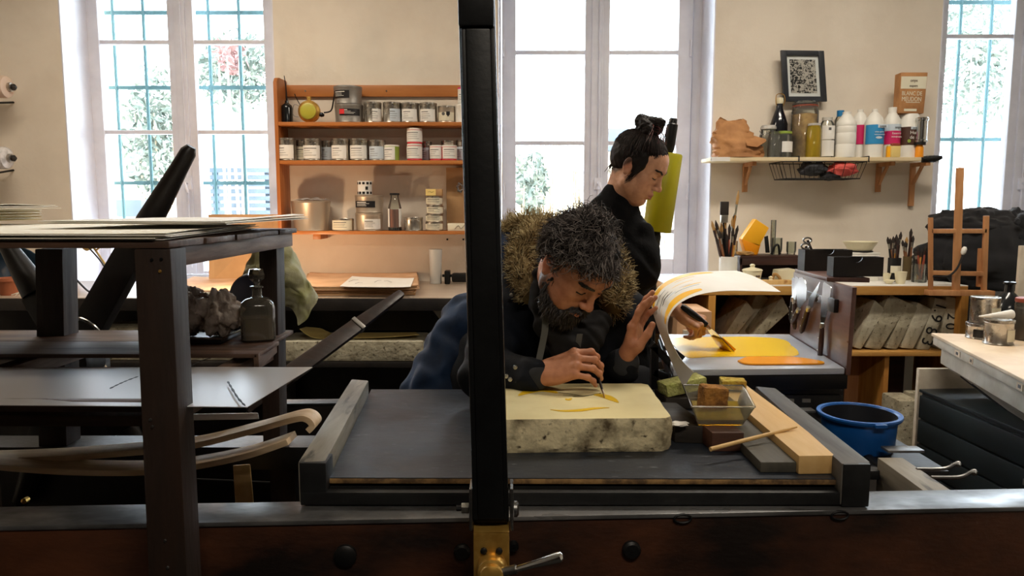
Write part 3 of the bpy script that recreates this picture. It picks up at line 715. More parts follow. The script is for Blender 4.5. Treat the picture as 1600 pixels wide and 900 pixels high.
# ------------------------------------------------------------- left end of the counter: cable, lamp, bits
cab = [P(100,408,3.75), P(112,428,3.75), P(128,446,3.72), P(140,459,3.70), P(152,460,3.68), P(140,464,3.66)]
for p_ in cab[3:]: p_.z = max(p_.z, CT+.006)
cb_ = thing('switch_cable', 'dark lamp cable with an inline switch on the counter by the left window', 'cable', tuple(cab[3]))
MB().tube(crv(cab,6), .005, 8).build('cord', 'cable', cb_)
d = (cab[1]-cab[0]).normalized()
MB().tube([cab[0]-d*.05, cab[0]-d*.04, cab[0]+d*.03, cab[0]+d*.045], [.008,.018,.018,.008], 10).build('switch', 'plastic_black', cb_)
MB().tube([cab[0]-d*.05, P(90,396,3.9), P(88,380,4.0), P(92,455,4.05)], .004, 6).build('cord', 'cable', cb_)
lamparm = thing('angle_lamp', 'gold angle lamp arm with a dark wire behind the bench by the left window', 'lamp', tuple(P(180,462,3.95)))
MB().tube([P(146,386,3.95),P(172,424,3.95)], .006, 8).build('arm', 'cable_gold', lamparm)
MB().tube([P(146,386,3.95),P(160,384,3.95),P(150,391,3.95)], .006, 8).build('joint', 'cable_gold', lamparm)
MB().tube([P(172,424,3.95),P(186,450,3.95), V(P(186,466,3.95).x,3.95,CT+.004)], .006, 8).build('arm', 'cable_gold', lamparm)
MB().tube(crv([P(135,383,3.93),P(155,405,3.93),P(170,426,3.93),P(190,445,3.93)],5), .004, 6).build('wire', 'cable', lamparm)
b = V(P(186,466,3.95).x,3.95,CT); MB().lathe([(.05,0),(.05,.015),(.01,.02)], b, 18).build('base', 'iron_black', lamparm)
MB().lathe([(.03,-.05),(.045,.03),(.04,.03),(.02,-.045)], P(143,377,3.95), 14, Ry(1.0)).build('shade', 'cable_gold', lamparm)
# curly gold bracket seen on the sill
br_ = thing('scroll_bracket', 'small white scroll bracket standing by the left window', 'bracket', tuple(V(P(195,440,3.98).x,3.98,CT)))
zz = [P(195,420+46*t,3.98) for t in (0,.25,.5,.75,1)]
MB().tube(crv([zz[0], zz[1]+V(.03,0,0), zz[2], zz[3]+V(.03,0,0), V(zz[4].x,3.98,CT+.006)],6), .006, 8).build('scroll', 'white_paint', br_)
# blue shade and terracotta pot at the far left
b = P(22,428,3.8)
bl_ = thing('blue_lamp', 'round dark blue lamp shade at the far left of the counter', 'lamp', (b.x,b.y,CT))
MB().lathe([(.03,-.07),(.10,-.03),(.13,.05),(.125,.05),(.09,-.02),(.02,-.06)], b+V(0,0,.03), 28, align((.5,-.7,-.2))).build('shade', 'blue_shade', bl_)
MB().tube([b+V(0,.05,.02), V(b.x+.05,b.y+.1,CT+.02)], .01, 8).build('stem', 'iron_black', bl_)
MB().lathe([(.07,0),(.07,.015),(.02,.02)], (b.x+.05,b.y+.1,CT), 20).build('base', 'iron_black', bl_)
b = G(16,462,CT); b.y = 3.62; b.x = P(16,462,3.62).x
MBp = MB().lathe([(.04,0),(.055,.07),(.06,.07),(.06,.085),(.05,.085),(.04,.02)], (b.x,b.y,CT), 20)
tag(MBp.build('flower_pot', 'terracotta'), 'small terracotta pot on the counter under the blue lamp', 'pot')
m = MB()
for k in range(6): a = k*1.1; m.tube(crv([V(b.x+.12+.05*math.cos(a),3.56+.03*math.sin(a),CT+.004),V(b.x+.15+.06*math.cos(a+1),3.56,CT+.02+.006*k),V(b.x+.13+.09*math.cos(a+2.2),3.57,CT+.006)],5), .003, 5)
tag(m.build('string_tangle', 'paper_cream'), 'loose tangle of pale string on the counter next to the terracotta pot', 'string')

# ============================================================= LEFT WALL SHELF
sh = thing('wall_shelf', 'orange stained wooden wall shelf with three levels of ink tins', 'shelf', (-.7,YW,1.2))
YS = 4.115
xl = P(437,250,YS).x; xR = P(776,250,YS).x
zl = [P(580,190.5,YS).z, P(580,250.5,YS).z, P(580,361,YS).z]
pr = [(YS,zl[2]-.03),(YW-.004,zl[2]-.03),(YW-.004,P(432,118,YS).z),(YS+.05,P(432,119,YS).z),(YS+.02,P(432,121,YS).z),(YS,P(432,128,YS).z)]
for x in (xl, xR): MB().prism([(x-.022,y,z) for y,z in pr], (.02,0,0)).build('side_panel', 'shelf_orange_z', sh, bevel=.002)
for z in zl: MB().box(xl-.001, xR-.022, YS, YW-.004, z-.019, z).build('shelf_board', 'shelf_orange', sh, bevel=.0015)
zb0, zb1 = P(600,151,YW-.02).z, P(600,133,YW-.02).z
MB().box(xl-.001, xR-.022, YW-.022, YW-.004, zb0, zb1).build('back_rail', 'shelf_orange', sh, bevel=.0015)
for px in (477, 604): MB().lathe([(.005,0),(.004,.003)], P(px,142,YW-.023), 8, Rx(PI/2)).build('screw', 'steel', sh)
for px in (495, 765): MB().box(P(px-6,370,YS+.02).x, P(px+6,370,YS+.02).x, YS+.02, YW-.004, P(px,374,YS+.02).z, zl[2]-.019).build('bracket', 'shelf_orange', sh, bevel=.002)
for px in (699,724): MB().lathe([(.006,0),(.006,.004)], P(px,374,YW-.001), 8, Rx(PI/2)).build('wall_plug', 'bolt_black', sh)
# tins -------------------------------------------------------
def arc_patch(c, r, z0, z1, a0, a1, th=.0008, n=10):
    mb = MB(); rows = []
    for i in range(n+1):
        a = a0+(a1-a0)*i/n; rows.append([(c[0]+(r+th)*math.sin(a), c[1]-(r+th)*math.cos(a), c[2]+z0), (c[0]+(r+th)*math.sin(a), c[1]-(r+th)*math.cos(a), c[2]+z1)])
    return mb.sheet(rows, th*1.6)
def tin(name, label, pxc, wpx, top, base, Y, z, mat='tin', lab=None, lid='tin', la=(-1.0,1.0), lz=(.08,.68), taper=0, lines=True, group='ink tins on the wall shelves', cat='tin', band=None):
    x = P(pxc, base, Y).x; r = PX(wpx/2, Y)*.99; h = max(P(pxc, top, Y).z-P(pxc, base, Y).z, .02)
    t = thing(name, label, cat, (x, Y, z), group); c = V(x,Y,z+.0005)
    MB().lathe([(r*(1-taper)-.001,0),(r*(1-taper)+.0015,.002),(r*(1-taper),.006),(r,h-.014),(r+.0012,h-.011),(r-.001,h-.008)], c, 22).build('body', mat, t)
    if lid:
        MB().lathe([(r-.001,h-.010),(r+.001,h-.009),(r+.001,h-.001),(r-.004,h),(r-.006,h-.004),(.001,h-.004)], c, 22, cap=False).build('lid', lid, t)
    if band: arc_patch(c, r*(1-taper*.5), .003, h*.16, -PI*.98, PI*.98, n=24).build('band', band, t)
    if lab:
        l = arc_patch(c, r*(1-taper*(1-(lz[0]+lz[1])/2))+.0006, h*lz[0], h*lz[1], la[0], la[1]).build('label', lab, t)
        if lines:
            pm = 'label_white' if lab.startswith('label_black') else 'print_grey'
            m = MB(); rn = random.Random(int(pxc)); hz = h*(lz[1]-lz[0])
            for k in range(4):
                zz_ = h*lz[0]+hz*(.75-.17*k); s = rn.uniform(.4,.95); a0 = la[0]*.72; a1 = a0+(la[1]-la[0])*.72*s
                q = arc_patch(c, r+.0022, zz_, zz_+.0016+.002*(k==0), a0, a1, .0003, 6); m.v, m.f, m.m = (m.add(q.v, q.f), m)[1].v, m.f, m.m
            m.build('print', pm, l)
    return t
Y1 = 4.20; NTH = ['first','second','third','fourth','fifth','sixth','seventh','eighth']
# top level
b = P(449,188,Y1); c = V(b.x,Y1,zl[0])
oc = thing('oil_can', 'dark oil can with a long thin upright spout on the top shelf', 'oil can', tuple(c))
r = PX(8.5,Y1)
MB().lathe([(r,.0005),(r,.085),(r*.85,.1),(r*.35,.112),(r*.3,.125)], c, 18).build('body', 'bottle_dark', oc)
MB().tube([c+V(0,0,.12), c+V(-.002,0,.2), c+V(-.008,-.005,.26)], [.005,.003,.002], 8).build('spout', 'iron_black', oc)
c = V(P(486,188,Y1).x, Y1-.03, zl[0]+PX(16.5,Y1)+.002)
oc = thing('oil_flask', 'round brass oil flask with a thin curved tube on the top shelf', 'flask', (c.x,c.y,zl[0]))
r = PX(16.5,Y1)
MB().lathe([(.001,-.028),(r*.8,-.024),(r,-.012),(r,.012),(r*.8,.024),(.001,.028)], c, 28, Rx(PI/2), cap=False).build('body', 'brass', oc)
MB().lathe([(r*.72,.0),(r*.72,.027),(r*.62,.029),(.001,.0295)], c, 24, Rx(PI/2), cap=False).build('face', 'olive_jar', oc)
MB().lathe([(.012,r-.004),(.012,r+.012),(.014,r+.012),(.014,r+.02)], c, 12).build('cap', 'brass', oc)
MB().lathe([(.010,r-.006),(.013,r+.012),(.006,r+.024)], c, 10, Ry(PI/2+.25)).build('nozzle', 'iron_black', oc)
MB().tube(crv([c+V(r+.02,0,-.006), c+V(r+.06,0,.006), c+V(r+.075,0,.06), c+V(r+.085,0,.12)],6), [.004]*18+[.002], 8).build('tube', 'iron_black', oc)
MB().tube(crv([c+V(-r*.8,0,r*.55), c+V(-r*1.15,0,r*1.2), c+V(-r*1.3,0,r*1.6)],4), .0025, 6).build('wire', 'iron_black', oc)
MB().tube(crv([c+V(-r*.9,0,r*.5), c+V(-r*1.4,0,r*.6), c+V(-r*1.5,0,-r*.3), c+V(-r*1.0,0,-r*.5)],5), .0018, 6).build('wire', 'steel', oc)
YT = 4.19
def bigtin(label, pxc, w, top, base, z, mat, lab, **k):
    return tin('ink_tin', label, pxc, w, top, base, YT, z, mat, lab, mat, **k)
t1 = bigtin('large grey tin with a red dot on its black label, lower of two stacked', 546, 44, 161, 189.5, zl[0], 'tin_grey', 'label_black', la=(-.5,1.0), lz=(.36,.72), taper=.05)
cc = V(P(546,189,YT).x,YT,zl[0]); rr = PX(22,YT)
q = arc_patch(cc, rr*.985+.003, .043, .069, -.48, -.12); q.build('red_dot', 'label_red', t1)
z2_ = zl[0]+ (P(546,161,YT).z-P(546,189.5,YT).z)+.001
t2 = bigtin('large grey tin with a black label, upper of two stacked on the top shelf', 544, 43, 133, 161, z2_, 'tin_grey', 'label_black', la=(-1.1,.3), lz=(.3,.72), taper=.05)
for i, (pc, w, tp) in enumerate(((583,27,159),(613,28,159),(641,28,160),(669.5,27,160))):
    tin('ink_can', 'silver can with a white label, %s of the four equal cans on the top shelf' % NTH[i], pc, w, tp, 191, 4.18, zl[0], 'tin', 'label_white' if i != 1 else 'label_blue', la=((.1,1.3),(-.1,1.2),(-.9,.9),(-1,.9))[i], lz=(.06,.66))
t = tin('ink_jar', 'small glass jar with a dark shield emblem at the right of the top shelf', 698, 27, 166, 192, 4.18, zl[0], 'tin_warm', 'label_cream', la=(-1,1), lz=(.1,.6), lines=False)
cc = V(P(698,192,4.18).x,4.18,zl[0]); rr = PX(13.5,4.18)
m = MB().prism([cc+V(x_,-rr-.0022,z_) for x_,z_ in ((.002,.058),(.022,.058),(.022,.042),(.012,.03),(.002,.042))], (0,.001,0)); m.build('shield', 'plastic_black', t)
m = MB().prism([cc+V(-.014+.009*math.cos(a),-rr-.0012,.046+.009*math.sin(a)) for a in np.linspace(0,2*PI,12)[:-1]], (0,.001,0)); m.build('seal', 'print_grey', t)
tin('paint_pot', 'white pot at the right end of the top shelf beside the lever bar', 724, 26, 163, 192, 4.18, zl[0], 'plastic_white', None, 'plastic_white')
tin('paint_bottle', 'small pink capped white bottle stacked at the right end of the top shelf', 723, 15, 138, 163.5, 4.18, zl[0]+PX(28.6,4.18), 'plastic_white', 'label_white', 'plastic_pink')
# middle level
for i, (pc, w, tp, Yc, lb, la_) in enumerate(((449.5,27,216,4.16,'label_white',(-1.2,1.0)),(475,24,218,4.235,'label_cream',(-1,1.2)),(489,27.5,217,4.16,'label_white',(-1.2,1.1)),(512,22,219,4.235,'label_blue',(-1,1)),(533,28,217,4.16,'label_white',(-1.1,.8)),(562,28,217,4.16,'label_white',(-1.2,1.0)),(590,25,219,4.17,'label_blue',(-1.1,1.0)))):
    back = Yc > 4.2
    tin('ink_can', ('dull silver can partly hidden, %s can from the left on the middle shelf' if back else 'silver can with paper label, %s can from the left on the middle shelf') % NTH[i], pc, w, tp, 251, Yc, zl[1], 'tin', lb, la=la_)
tin('paint_pot', 'short white pot with a green edge on the middle shelf', 612.5, 23, 227, 251.5, 4.165, zl[1], 'plastic_green', 'label_white', 'plastic_white', la=(-1.4,.55), lz=(.04,.86))
for i, (pc, w, tp, bs_, Yc, z) in enumerate(((648,23,226,252,4.165,zl[1]),(648,23,202,226.3,4.165,zl[1]+PX(25.4,4.165)),(682,19.5,228,252,4.165,zl[1]),(702,23.5,228,252,4.165,zl[1]))):
    tin('paint_pot', ('red and white pot, lower of the stacked pair on the middle shelf','upper red and white pot of the stacked pair on the middle shelf','narrow pink and white pot right of the stacked pair on the middle shelf','red edged white pot in front of a tin at the right of the middle shelf')[i], pc, w, tp, bs_, Yc, z, 'plastic_red', 'label_white', 'plastic_white', la=((-1.4,1.5),(-1.4,1.5),(-1.4,1.5),(-.9,1.5))[i], lz=(.12,.86))
for i, (pc, w, tp) in enumerate(((667,16,221),(702,25,220),(724,22,219))):
    tin('ink_can', ('narrow silver can behind the stacked red pots on the middle shelf','silver can mostly hidden behind the red edged pot on the middle shelf','silver can at the right end of the middle shelf next to the lever bar')[i], pc, w, tp, 252, 4.24, zl[1], 'tin', 'label_blue', la=(-1.2,.5))
# bottom level
t = bigtin('wide silver bucket shaped tin with crumpled foil on it on the bottom shelf', 487, 60, 314, 360, zl[2], 'tin_warm', None, taper=.13)
cc = V(P(487,360,YT).x,YT,zl[2]+PX(46,YT)); rn = random.Random(4); m = MB(); rows = []
for i in range(7):
    rows.append([cc+V((u-.5)*.17,(i/6-.5)*.15,.004+.03*abs(noise.noise(V(u*5,i*.9,1)))*(1-abs(u-.5)*1.4)) for u in np.linspace(0,1,9)])
tag(m.sheet(rows,.002).build('foil_sheet','wrap_film'), 'crumpled foil lying on the bucket shaped tin', 'foil')
tin('paint_tin', 'low flat tin with a printed label, next to the bucket shaped tin', 536.5, 33, 342, 361, 4.17, zl[2], 'tin_warm', 'label_cream', la=(-1.1,1.1), lz=(.1,.85))
bigtin('wide ink tin with a white label, lower of the pair on the bottom shelf', 577.5, 43, 333, 360.5, zl[2], 'tin_warm', 'label_white', la=(-.2,1.1), lz=(.1,.66), taper=.05)
h2 = P(577,333,YT).z-P(577,360.5,YT).z
bigtin('wide ink tin with a black label, upper of the pair on the bottom shelf', 577.5, 44, 305.5, 333, zl[2]+h2+.001, 'tin_warm', 'label_black', la=(-1.1,.6), lz=(.3,.66), taper=.05)
t = tin('patterned_tin', 'small black and white patterned tin on top of the wide ink tins', 570.5, 22, 284, 305.5, YT, zl[2]+2*h2+.002, 'label_white', None, 'label_white')
cc = V(P(570.5,305,YT).x,YT,zl[2]+2*h2+.002); rr = PX(11,YT)
for zz_ in (.005, .058):
    for a in (-1.1,-.55,0,.55,1.1): arc_patch(cc, rr+.0006, zz_, zz_+.013, a-.16, a+.16, n=3).build('check', 'plastic_black', t)
arc_patch(cc, rr+.0006, .028, .046, .25, .6, n=3).build('emblem', 'plastic_black', t)
b = V(P(617.5,360,4.18).x,4.18,zl[2]); k = PX(1,4.18)
sb = thing('spice_bottle', 'glass bottle half filled with red powder and a dark cap on the bottom shelf', 'bottle', tuple(b))
r = 10.3*k
MB().lathe([(r,.0005),(r,36*k),(r*.62,50*k),(r*.6,55*k)], b, 20).build('glass', 'clear_glass', sb)
MB().lathe([(r*.9,5*k),(r*.9,33*k),(.001,33*k)], b, 18, cap=False).build('powder', 'spice_red', sb)
MB().lathe([(r*1.0,.001),(r*1.0,5*k)], b, 18).build('foot_label', 'plastic_black', sb)
MB().lathe([(r*.74,55*k),(r*.74,58*k)], b, 18).build('cap', 'plastic_black', sb)
for a0,a1 in ((-1.35,-.75),(.75,1.35)): arc_patch(b, r+.0005, 6*k, 34*k, a0, a1).build('label', 'label_white', sb)
t = tin('mottled_tin', 'low mottled tin right of the powder bottle on the bottom shelf', 646.5, 29, 340, 361, 4.17, zl[2], 'tin', None)
for z0,z1,w_,lb,pc in ((361,348,28,'tins lowest of the pile at the right of the bottom shelf',679),(348,336,27,'tin second from below in the pile at the right of the bottom shelf',679),(336,322,26,'tin third from below in the pile at the right of the bottom shelf',680),(322,308,26,'red edged tin, topmost in the pile at the right of the bottom shelf',679)):
    tin('flat_tin', 'pale '+lb.replace('tins','tin'), pc, w_, z1, z0, 4.18, zl[2]+PX(361-z0,4.18)+.001, 'tin_warm', 'label_cream' , la=(-1.2,1.2), lz=(.15,.8))
b = V(P(679,308,4.18).x,4.18,zl[2]+PX(53.5,4.18)+.001)
nt_ = thing('note_box', 'small box with a yellow handwritten note on top of the tin pile', 'box', tuple(b))
MB().box(b.x-.045,b.x+.045,b.y-.03,b.y+.03,b.z,b.z+.038).build('box', 'cardboard', nt_, bevel=.002)
MB().box(b.x-.046,b.x+.010,b.y-.032,b.y-.0305,b.z+.002,b.z+.037).build('note', 'paper_yellow', nt_)
MB().tube(crv([b+V(-.032,-.0325,.02),b+V(-.022,-.0325,.026),b+V(-.014,-.0325,.018),b+V(-.002,-.0325,.024)],4), .0014, 5, flat=.4).build('handwriting', 'marker', nt_)
b0, b1 = P(698,361,4.25), P(728,262,4.25)
bd = thing('wooden_board', 'yellow brown wooden board standing at the right of the bottom shelf', 'board', (b0.x+.05,4.25,zl[2]))
MB().box(b0.x, b0.x+.2, 4.25, 4.262, zl[2]+.0005, b1.z).build('panel', 'plastic_brown' if False else 'cardboard', bd, bevel=.002)
m = MB(); kc_ = P(719,293,4.235)
for a in range(6): m.tube([kc_+V(.02*math.cos(a),-.004,.03*math.sin(a)), kc_+V(.02*math.cos(a+1.9),-.01,.03*math.sin(a+1.9))], .004, 6)
m.build('metal_clip', 'steel', bd)
b = V(P(711,361,4.16).x,4.16,zl[2]); t = thing('match_box', 'small cream patterned box at the right end of the bottom shelf', 'box', tuple(b))
MB().box(b.x-.04,b.x+.06,b.y-.02,b.y+.02,b.z+.0005,b.z+.042).build('box', 'label_cream', t, bevel=.002)
MB().tube(crv([b+V(.0,-.0212,.01),b+V(.02,-.0212,.03),b+V(.035,-.0212,.012),b+V(.055,-.0212,.034)],4), .003, 5, flat=.3).build('pattern', 'plastic_brown', t)

# ============================================================= RIGHT WALL SHELF
rs = thing('wall_shelf', 'pale pine wall shelf with bottles and jars at the right', 'shelf', (1.9,YW,1.5))
YR = 4.07
zr_ = P(1290,245.5,YR).z
rx0, rx1 = P(1112,246,YR).x, P(1440,246,YR).x
MB().box(rx0, rx1, YR, YW-.003, zr_-.02, zr_).build('board', 'shelf_pale', rs, bevel=.0015)
MB().box(rx0, rx0+.1, YR-.001, YR+.02, zr_-.021, zr_+.0005).build('label_tape', 'label_white', rs)
for pa, bt in ((1165,300),(1374,300),(1427,322)):
    x = P(pa,270,4.28).x; zb_ = P(pa,bt,4.28).z
    m = MB().box(x-.014,x+.014,YW-.022,YW-.003,zb_,zr_-.02).box(x-.012,x+.012,YR+.06,YW-.022,zr_-.042,zr_-.02)
    m.bar(V(x,YR+.12,zr_-.04), V(x,YW-.022,zr_-.14), .014, .016)
    m.build('bracket', 'easel_wood', rs, bevel=.002)
def K(Y): return PX(1, Y)
def bottle(name, label, pxc, Y, z, prof, mat, cap=None, cmat=None, labels=(), cat='bottle', inner=None, imat=None, sx=1, sy=1, group=None):
    b = V(P(pxc,245,Y).x, Y, z+.0005); k = K(Y); t = thing(name, label, cat, (b.x,b.y,z), group)
    MB().lathe([(r*k, h*k) for r, h in prof], b, 22, sx=sx, sy=sy).build('body', mat, t)
    if cap: MB().lathe([(r*k, h*k) for r, h in cap], b, 16).build('cap', cmat, t)
    if inner: MB().lathe([(r*k, h*k) for r, h in inner], b, 18, cap=True).build('contents', imat, t)
    for lm, r, h0, h1, a0, a1 in labels: arc_patch(b, r*k, h0*k, h1*k, a0, a1, .0008, 12).build('label', lm, t)
    return t, b, k
Yb = 4.16
# kraft bag
b = V(P(1153,246,4.15).x,4.15,zr_)
rn = random.Random(11); rows = []
prof = [(0,38,24),(10,40,24),(20,34,20),(30,33,16),(40,30,12),(50,26,8),(58,20,4)]
for i in range(19):
    f = i/18*6; i0 = min(int(f),5); u = f-i0; h = prof[i0][0]*(1-u)+prof[i0+1][0]*u; wx = prof[i0][1]*(1-u)+prof[i0+1][1]*u; wy = prof[i0][2]*(1-u)+prof[i0+1][2]*u
    r_ = []
    for j in range(37):
        a = 2*PI*j/36; q = V(math.cos(a),math.sin(a),h*.06)
        n_ = noise.noise(q*2.6+V(3,0,0))*.20+abs(noise.noise(q*5+V(0,7,0)))*.22-.06
        if i == 0: n_ *= .3
        x_ = (wx*(1+n_)*math.cos(a)-(14 if h > 24 else h*.5)*(h/60)**.7)*K(4.15); y_ = wy*(1+n_)*math.sin(a)*K(4.15)
        r_.append(b+V(x_, y_, .001+h*K(4.15)*(1+.1*noise.noise(V(a,h*.1,2))*(i>0))))
    rows.append(r_)
kb = thing('paper_bag', 'crumpled brown paper bag at the left end of the right wall shelf', 'bag', tuple(b))
MB().sheet(rows, .0015).build('bag', 'kraft_bag', kb, ang=50)
f4 = [b+V(*q) for q in ((.02,-.09,.06),(.13,-.07,.085),(.14,-.03,.10),(.02,-.03,.115))]
MB().sheet([[f4[0],f4[0].lerp(f4[1],.5)+V(0,-.01,-.02),f4[1]],[f4[3],f4[3].lerp(f4[2],.5)+V(0,0,.01),f4[2]]], .002).build('folded_rim', 'kraft_bag', kb)
t, b, k = bottle('clip_jar', 'clip top glass jar half hidden beside the paper bag', 1199, 4.2, zr_, [(13,0),(13,34),(11,40),(11,44)], 'clear_glass', [(12,44),(12,47),(10,50)], 'frost_plastic', (), 'jar')
MB().tube([b+V(-13*k,0,42*k), b+V(-12*k,-.01,36*k), b+V(12*k,-.012,40*k)], .003, 6).build('wire_clip', 'steel', t)
t, b, k = bottle('small_jar', 'small glass jar with a white tag in front of the blue black bottle', 1222, 4.14, zr_, [(14,0),(14,33),(12.5,37),(12.5,40)], 'clear_glass', [(13.2,36),(13.2,39.5),(11,40)], 'plastic_green', (), 'jar')
arc_patch(b, 14.2*k, 8*k, 24*k, -.4, 1.2).build('label', 'label_white', t)
bottle('clear_jar', 'empty clear glass jar between the clip jar and the tagged jar', 1209, 4.105, zr_, [(10,0),(10,30),(8,36),(8.5,39)], 'clear_glass', None, None, (), 'jar')
t, b, k = bottle('swing_bottle', 'swing top bottle with blue black ink behind the tagged jar', 1215, 4.235, zr_, [(13,0),(13,52),(10,62),(5,76),(5,84)], 'bottle_blue', [(5,83),(6,86),(5,92)], 'ceramic')
MB().tube(crv([b+V(-5*k,-.005,80*k), b+V(-7*k,-.01,88*k), b+V(-5*k,-.005,97*k), b+V(5*k,-.005,97*k), b+V(7*k,-.01,88*k), b+V(5*k,-.005,80*k)],4), .0022, 6).build('wire_bail', 'brass', t)
t, b, k = bottle('storage_jar', 'tall storage jar full of yellow dried flakes below the framed picture', 1255, 4.2, zr_, [(20,0),(20,70),(18,76),(18,80)], 'clear_glass', [(19,80),(19,83),(15,86)], 'clear_glass', (), 'jar', [(18.3,1),(18.3,66),(10,68)], 'pasta_fill')
MB().lathe([(18.6*k,78*k),(18.6*k,80*k)], b, 20).build('rubber_ring', 'handle_red', t)
bottle('small_jar', 'small jar of pale yellow liquid in front of the tall storage jar', 1270, 4.11, zr_, [(11,0),(11,42),(9,47),(9,51)], 'yellow_liquid', [(9.6,48),(9.6,51.5)], 'frost_plastic', (), 'jar')
t, b, k = bottle('label_bottle', 'clear flask with a long white label next to the yellow jars', 1290, 4.14, zr_, [(11,0),(11,50),(7,56),(7,60)], 'clear_glass', [(7.5,56),(7.5,61)], 'frost_plastic', [('label_white',11.3,2,26,-.95,.95),('label_white',11.3,27.5,48,-.95,.95)])
MB().box(b.x-2*k,b.x+2*k,b.y-11.9*k,b.y-11.6*k,b.z+41*k,b.z+45*k).build('print_mark', 'print_grey', t)
bottle('cap_bottle', 'white bottle with a bright blue cap behind the white canister', 1310, 4.23, zr_, [(8,0),(8,58),(5.5,64)], 'clear_plastic', [(5.2,64),(5.2,73)], 'plastic_blue', [('plastic_blue',8.2,8,20,-1,1)])
t, b, k = bottle('white_canister', 'ribbed white plastic canister in the middle of the right shelf', 1320, 4.12, zr_, [(15,0),(15,19),(14.6,20),(15,21),(15,36),(14.6,37),(15,38),(15,46),(14.6,47),(15,48),(14,54),(8,62),(6,66)], 'plastic_white', [(6.3,64),(6.3,69)], 'plastic_white')
t, b, k = bottle('solvent_bottle', 'white bottle with a pink label left of the blue labelled bottle', 1341, 4.2, zr_, [(11,0),(11,58),(8,66),(4,70)], 'plastic_white', [(4.2,68),(4.2,74)], 'plastic_white', [('plastic_pink',11.2,21,50,-1.2,1.2)])
def lettering(t, b, r, k, rows_):
    for s_, h, size, mt, sx_, dx_ in rows_: text(s_, size*k, (b.x+dx_*k, b.y-r*k-.0022, b.z+h*k), FRONT, mt, t, sx=sx_)
t, b, k = bottle('solvent_bottle', 'white bottle with a cyan blue label and blue grey lettering', 1363.5, 4.13, zr_, [(14,0),(14,52),(11.5,60),(6,67),(4,69)], 'plastic_white', [(4.2,68),(4.2,73),(2,74)], 'plastic_white', [('plastic_cyan',14.2,20,49,-1.35,1.35)])
MB().box(b.x-1*k,b.x+13*k,b.y-15*k,b.y-14.4*k,b.z+44*k,b.z+49*k).build('name_plate', 'label_blue', t)
lettering(t, b, 15, k, [('onyx',46.3,5,'cabinet_green',1,6)]); lettering(t, b, 14.4, k, [('white spirit',38,3.2,'label_white',.9,1)])
MB().prism([b+V((1+5*math.cos(a))*k,-15*k,(29.5+1.8*math.sin(a))*k) for a in np.linspace(0,2*PI,12)[:-1]], (0,.0015,0)).build('label_oval', 'label_blue', t)
MB().box(b.x-6*k,b.x+10*k,b.y-15*k,b.y-14.6*k,b.z+33.5*k,b.z+34.3*k).build('print_line','label_blue',t)
t, b, k = bottle('solvent_bottle', 'white bottle with a crimson label and two white lines of lettering', 1391, 4.14, zr_, [(12.2,0),(12.2,50),(11.5,58),(7,66),(6,68)], 'plastic_white', [(6.4,66),(6.4,76)], 'plastic_white', [('plastic_pink',12.4,20,40,-1.4,1.4),('label_blue',12.4,40,50,-1.4,1.4)])
lettering(t, b, 12.9, k, [('onyx',45,5,'cabinet_green',1,3),('Essence',36,4.2,'label_white',1.05,1),('minérale',31,4.2,'label_white',1.05,1)])
t, b, k = bottle('oil_canister', 'white canister with a brown linseed oil label at the right of the shelf', 1417, 4.15, zr_, [(14.5,0),(14.5,62),(12.5,66)], 'plastic_white', None, None, [('plastic_brown',14.8,19,46,-1.4,1.4)], 'canister')
lettering(t, b, 15.3, k, [('onyx',44,4,'cabinet_green',1,2),('Huile',37,7,'label_white',1,2),('de lin',30,7,'label_white',1,2)])
MB().box(b.x-4*k,b.x+13*k,b.y-15.2*k,b.y-14.8*k,b.z+42*k,b.z+46*k).build('name_plate','label_blue',t)
MB().prism([b+V((-6+2.6*math.cos(a))*k,-15.4*k,(24.5+2.6*math.sin(a))*k) for a in np.linspace(0,2*PI,12)[:-1]], (0,.0015,0)).build('green_seal', 'plastic_green', t)
# chalk bag on top
zc = b.z+66*k+.001; Yc = 4.15
bg_ = thing('chalk_bag', 'brown and cream paper bag of chalk powder on top of the oil canister', 'bag', (b.x,Yc,zc))
f = [P(1404,180,Yc-.05), P(1443,181,Yc-.03), P(1450,113,Yc-.03), P(1408,113,Yc-.05)]
f[0].z = f[1].z = zc
e = V(.005,.075,0)
MB().hexa([f[0],f[1],f[1]+e,f[0]+e,f[3],f[2],f[2]+e,f[3]+e]).build('sack', 'kraft_bag', bg_, bevel=.004)
def onb(u, v, o=-.0022): return f[0].lerp(f[1],u).lerp(f[3].lerp(f[2],u),v)+V(0,o,0)
MB().hexa([onb(.02,.60,-.001),onb(.98,.60,-.001),onb(.98,.60,.001),onb(.02,.60,.001),onb(.02,.9,-.001),onb(.98,.9,-.001),onb(.98,.9,.001),onb(.02,.9,.001)]).build('cream_band','label_cream',bg_)
RB = Matrix(((f[1]-f[0]).normalized(), (f[3]-f[0]).normalized(), (f[1]-f[0]).cross(f[3]-f[0]).normalized())).transposed()
for s_, u, v, sz in (('BLANC DE',.46,.48,.032),('MEUDON',.46,.34,.034)): text(s_, sz, onb(u,v), RB, 'label_cream', bg_, sx=.8)
text('onyx', .022, onb(.5,.8), RB, 'plastic_brown', bg_); text('expert', .018, onb(.5,.67), RB, 'plastic_brown', bg_)
MB().hexa([onb(.25,.26,-.001),onb(.8,.26,-.001),onb(.8,.26,0),onb(.25,.26,0),onb(.25,.275,-.001),onb(.8,.275,-.001),onb(.8,.275,0),onb(.25,.275,0)]).build('print_line','label_cream',bg_)
MB().hexa([onb(.2,.05,-.001),onb(.7,.05,-.001),onb(.7,.05,0),onb(.2,.05,0),onb(.2,.11,-.001),onb(.7,.11,-.001),onb(.7,.11,0),onb(.2,.11,0)]).build('print_band','label_cream',bg_)
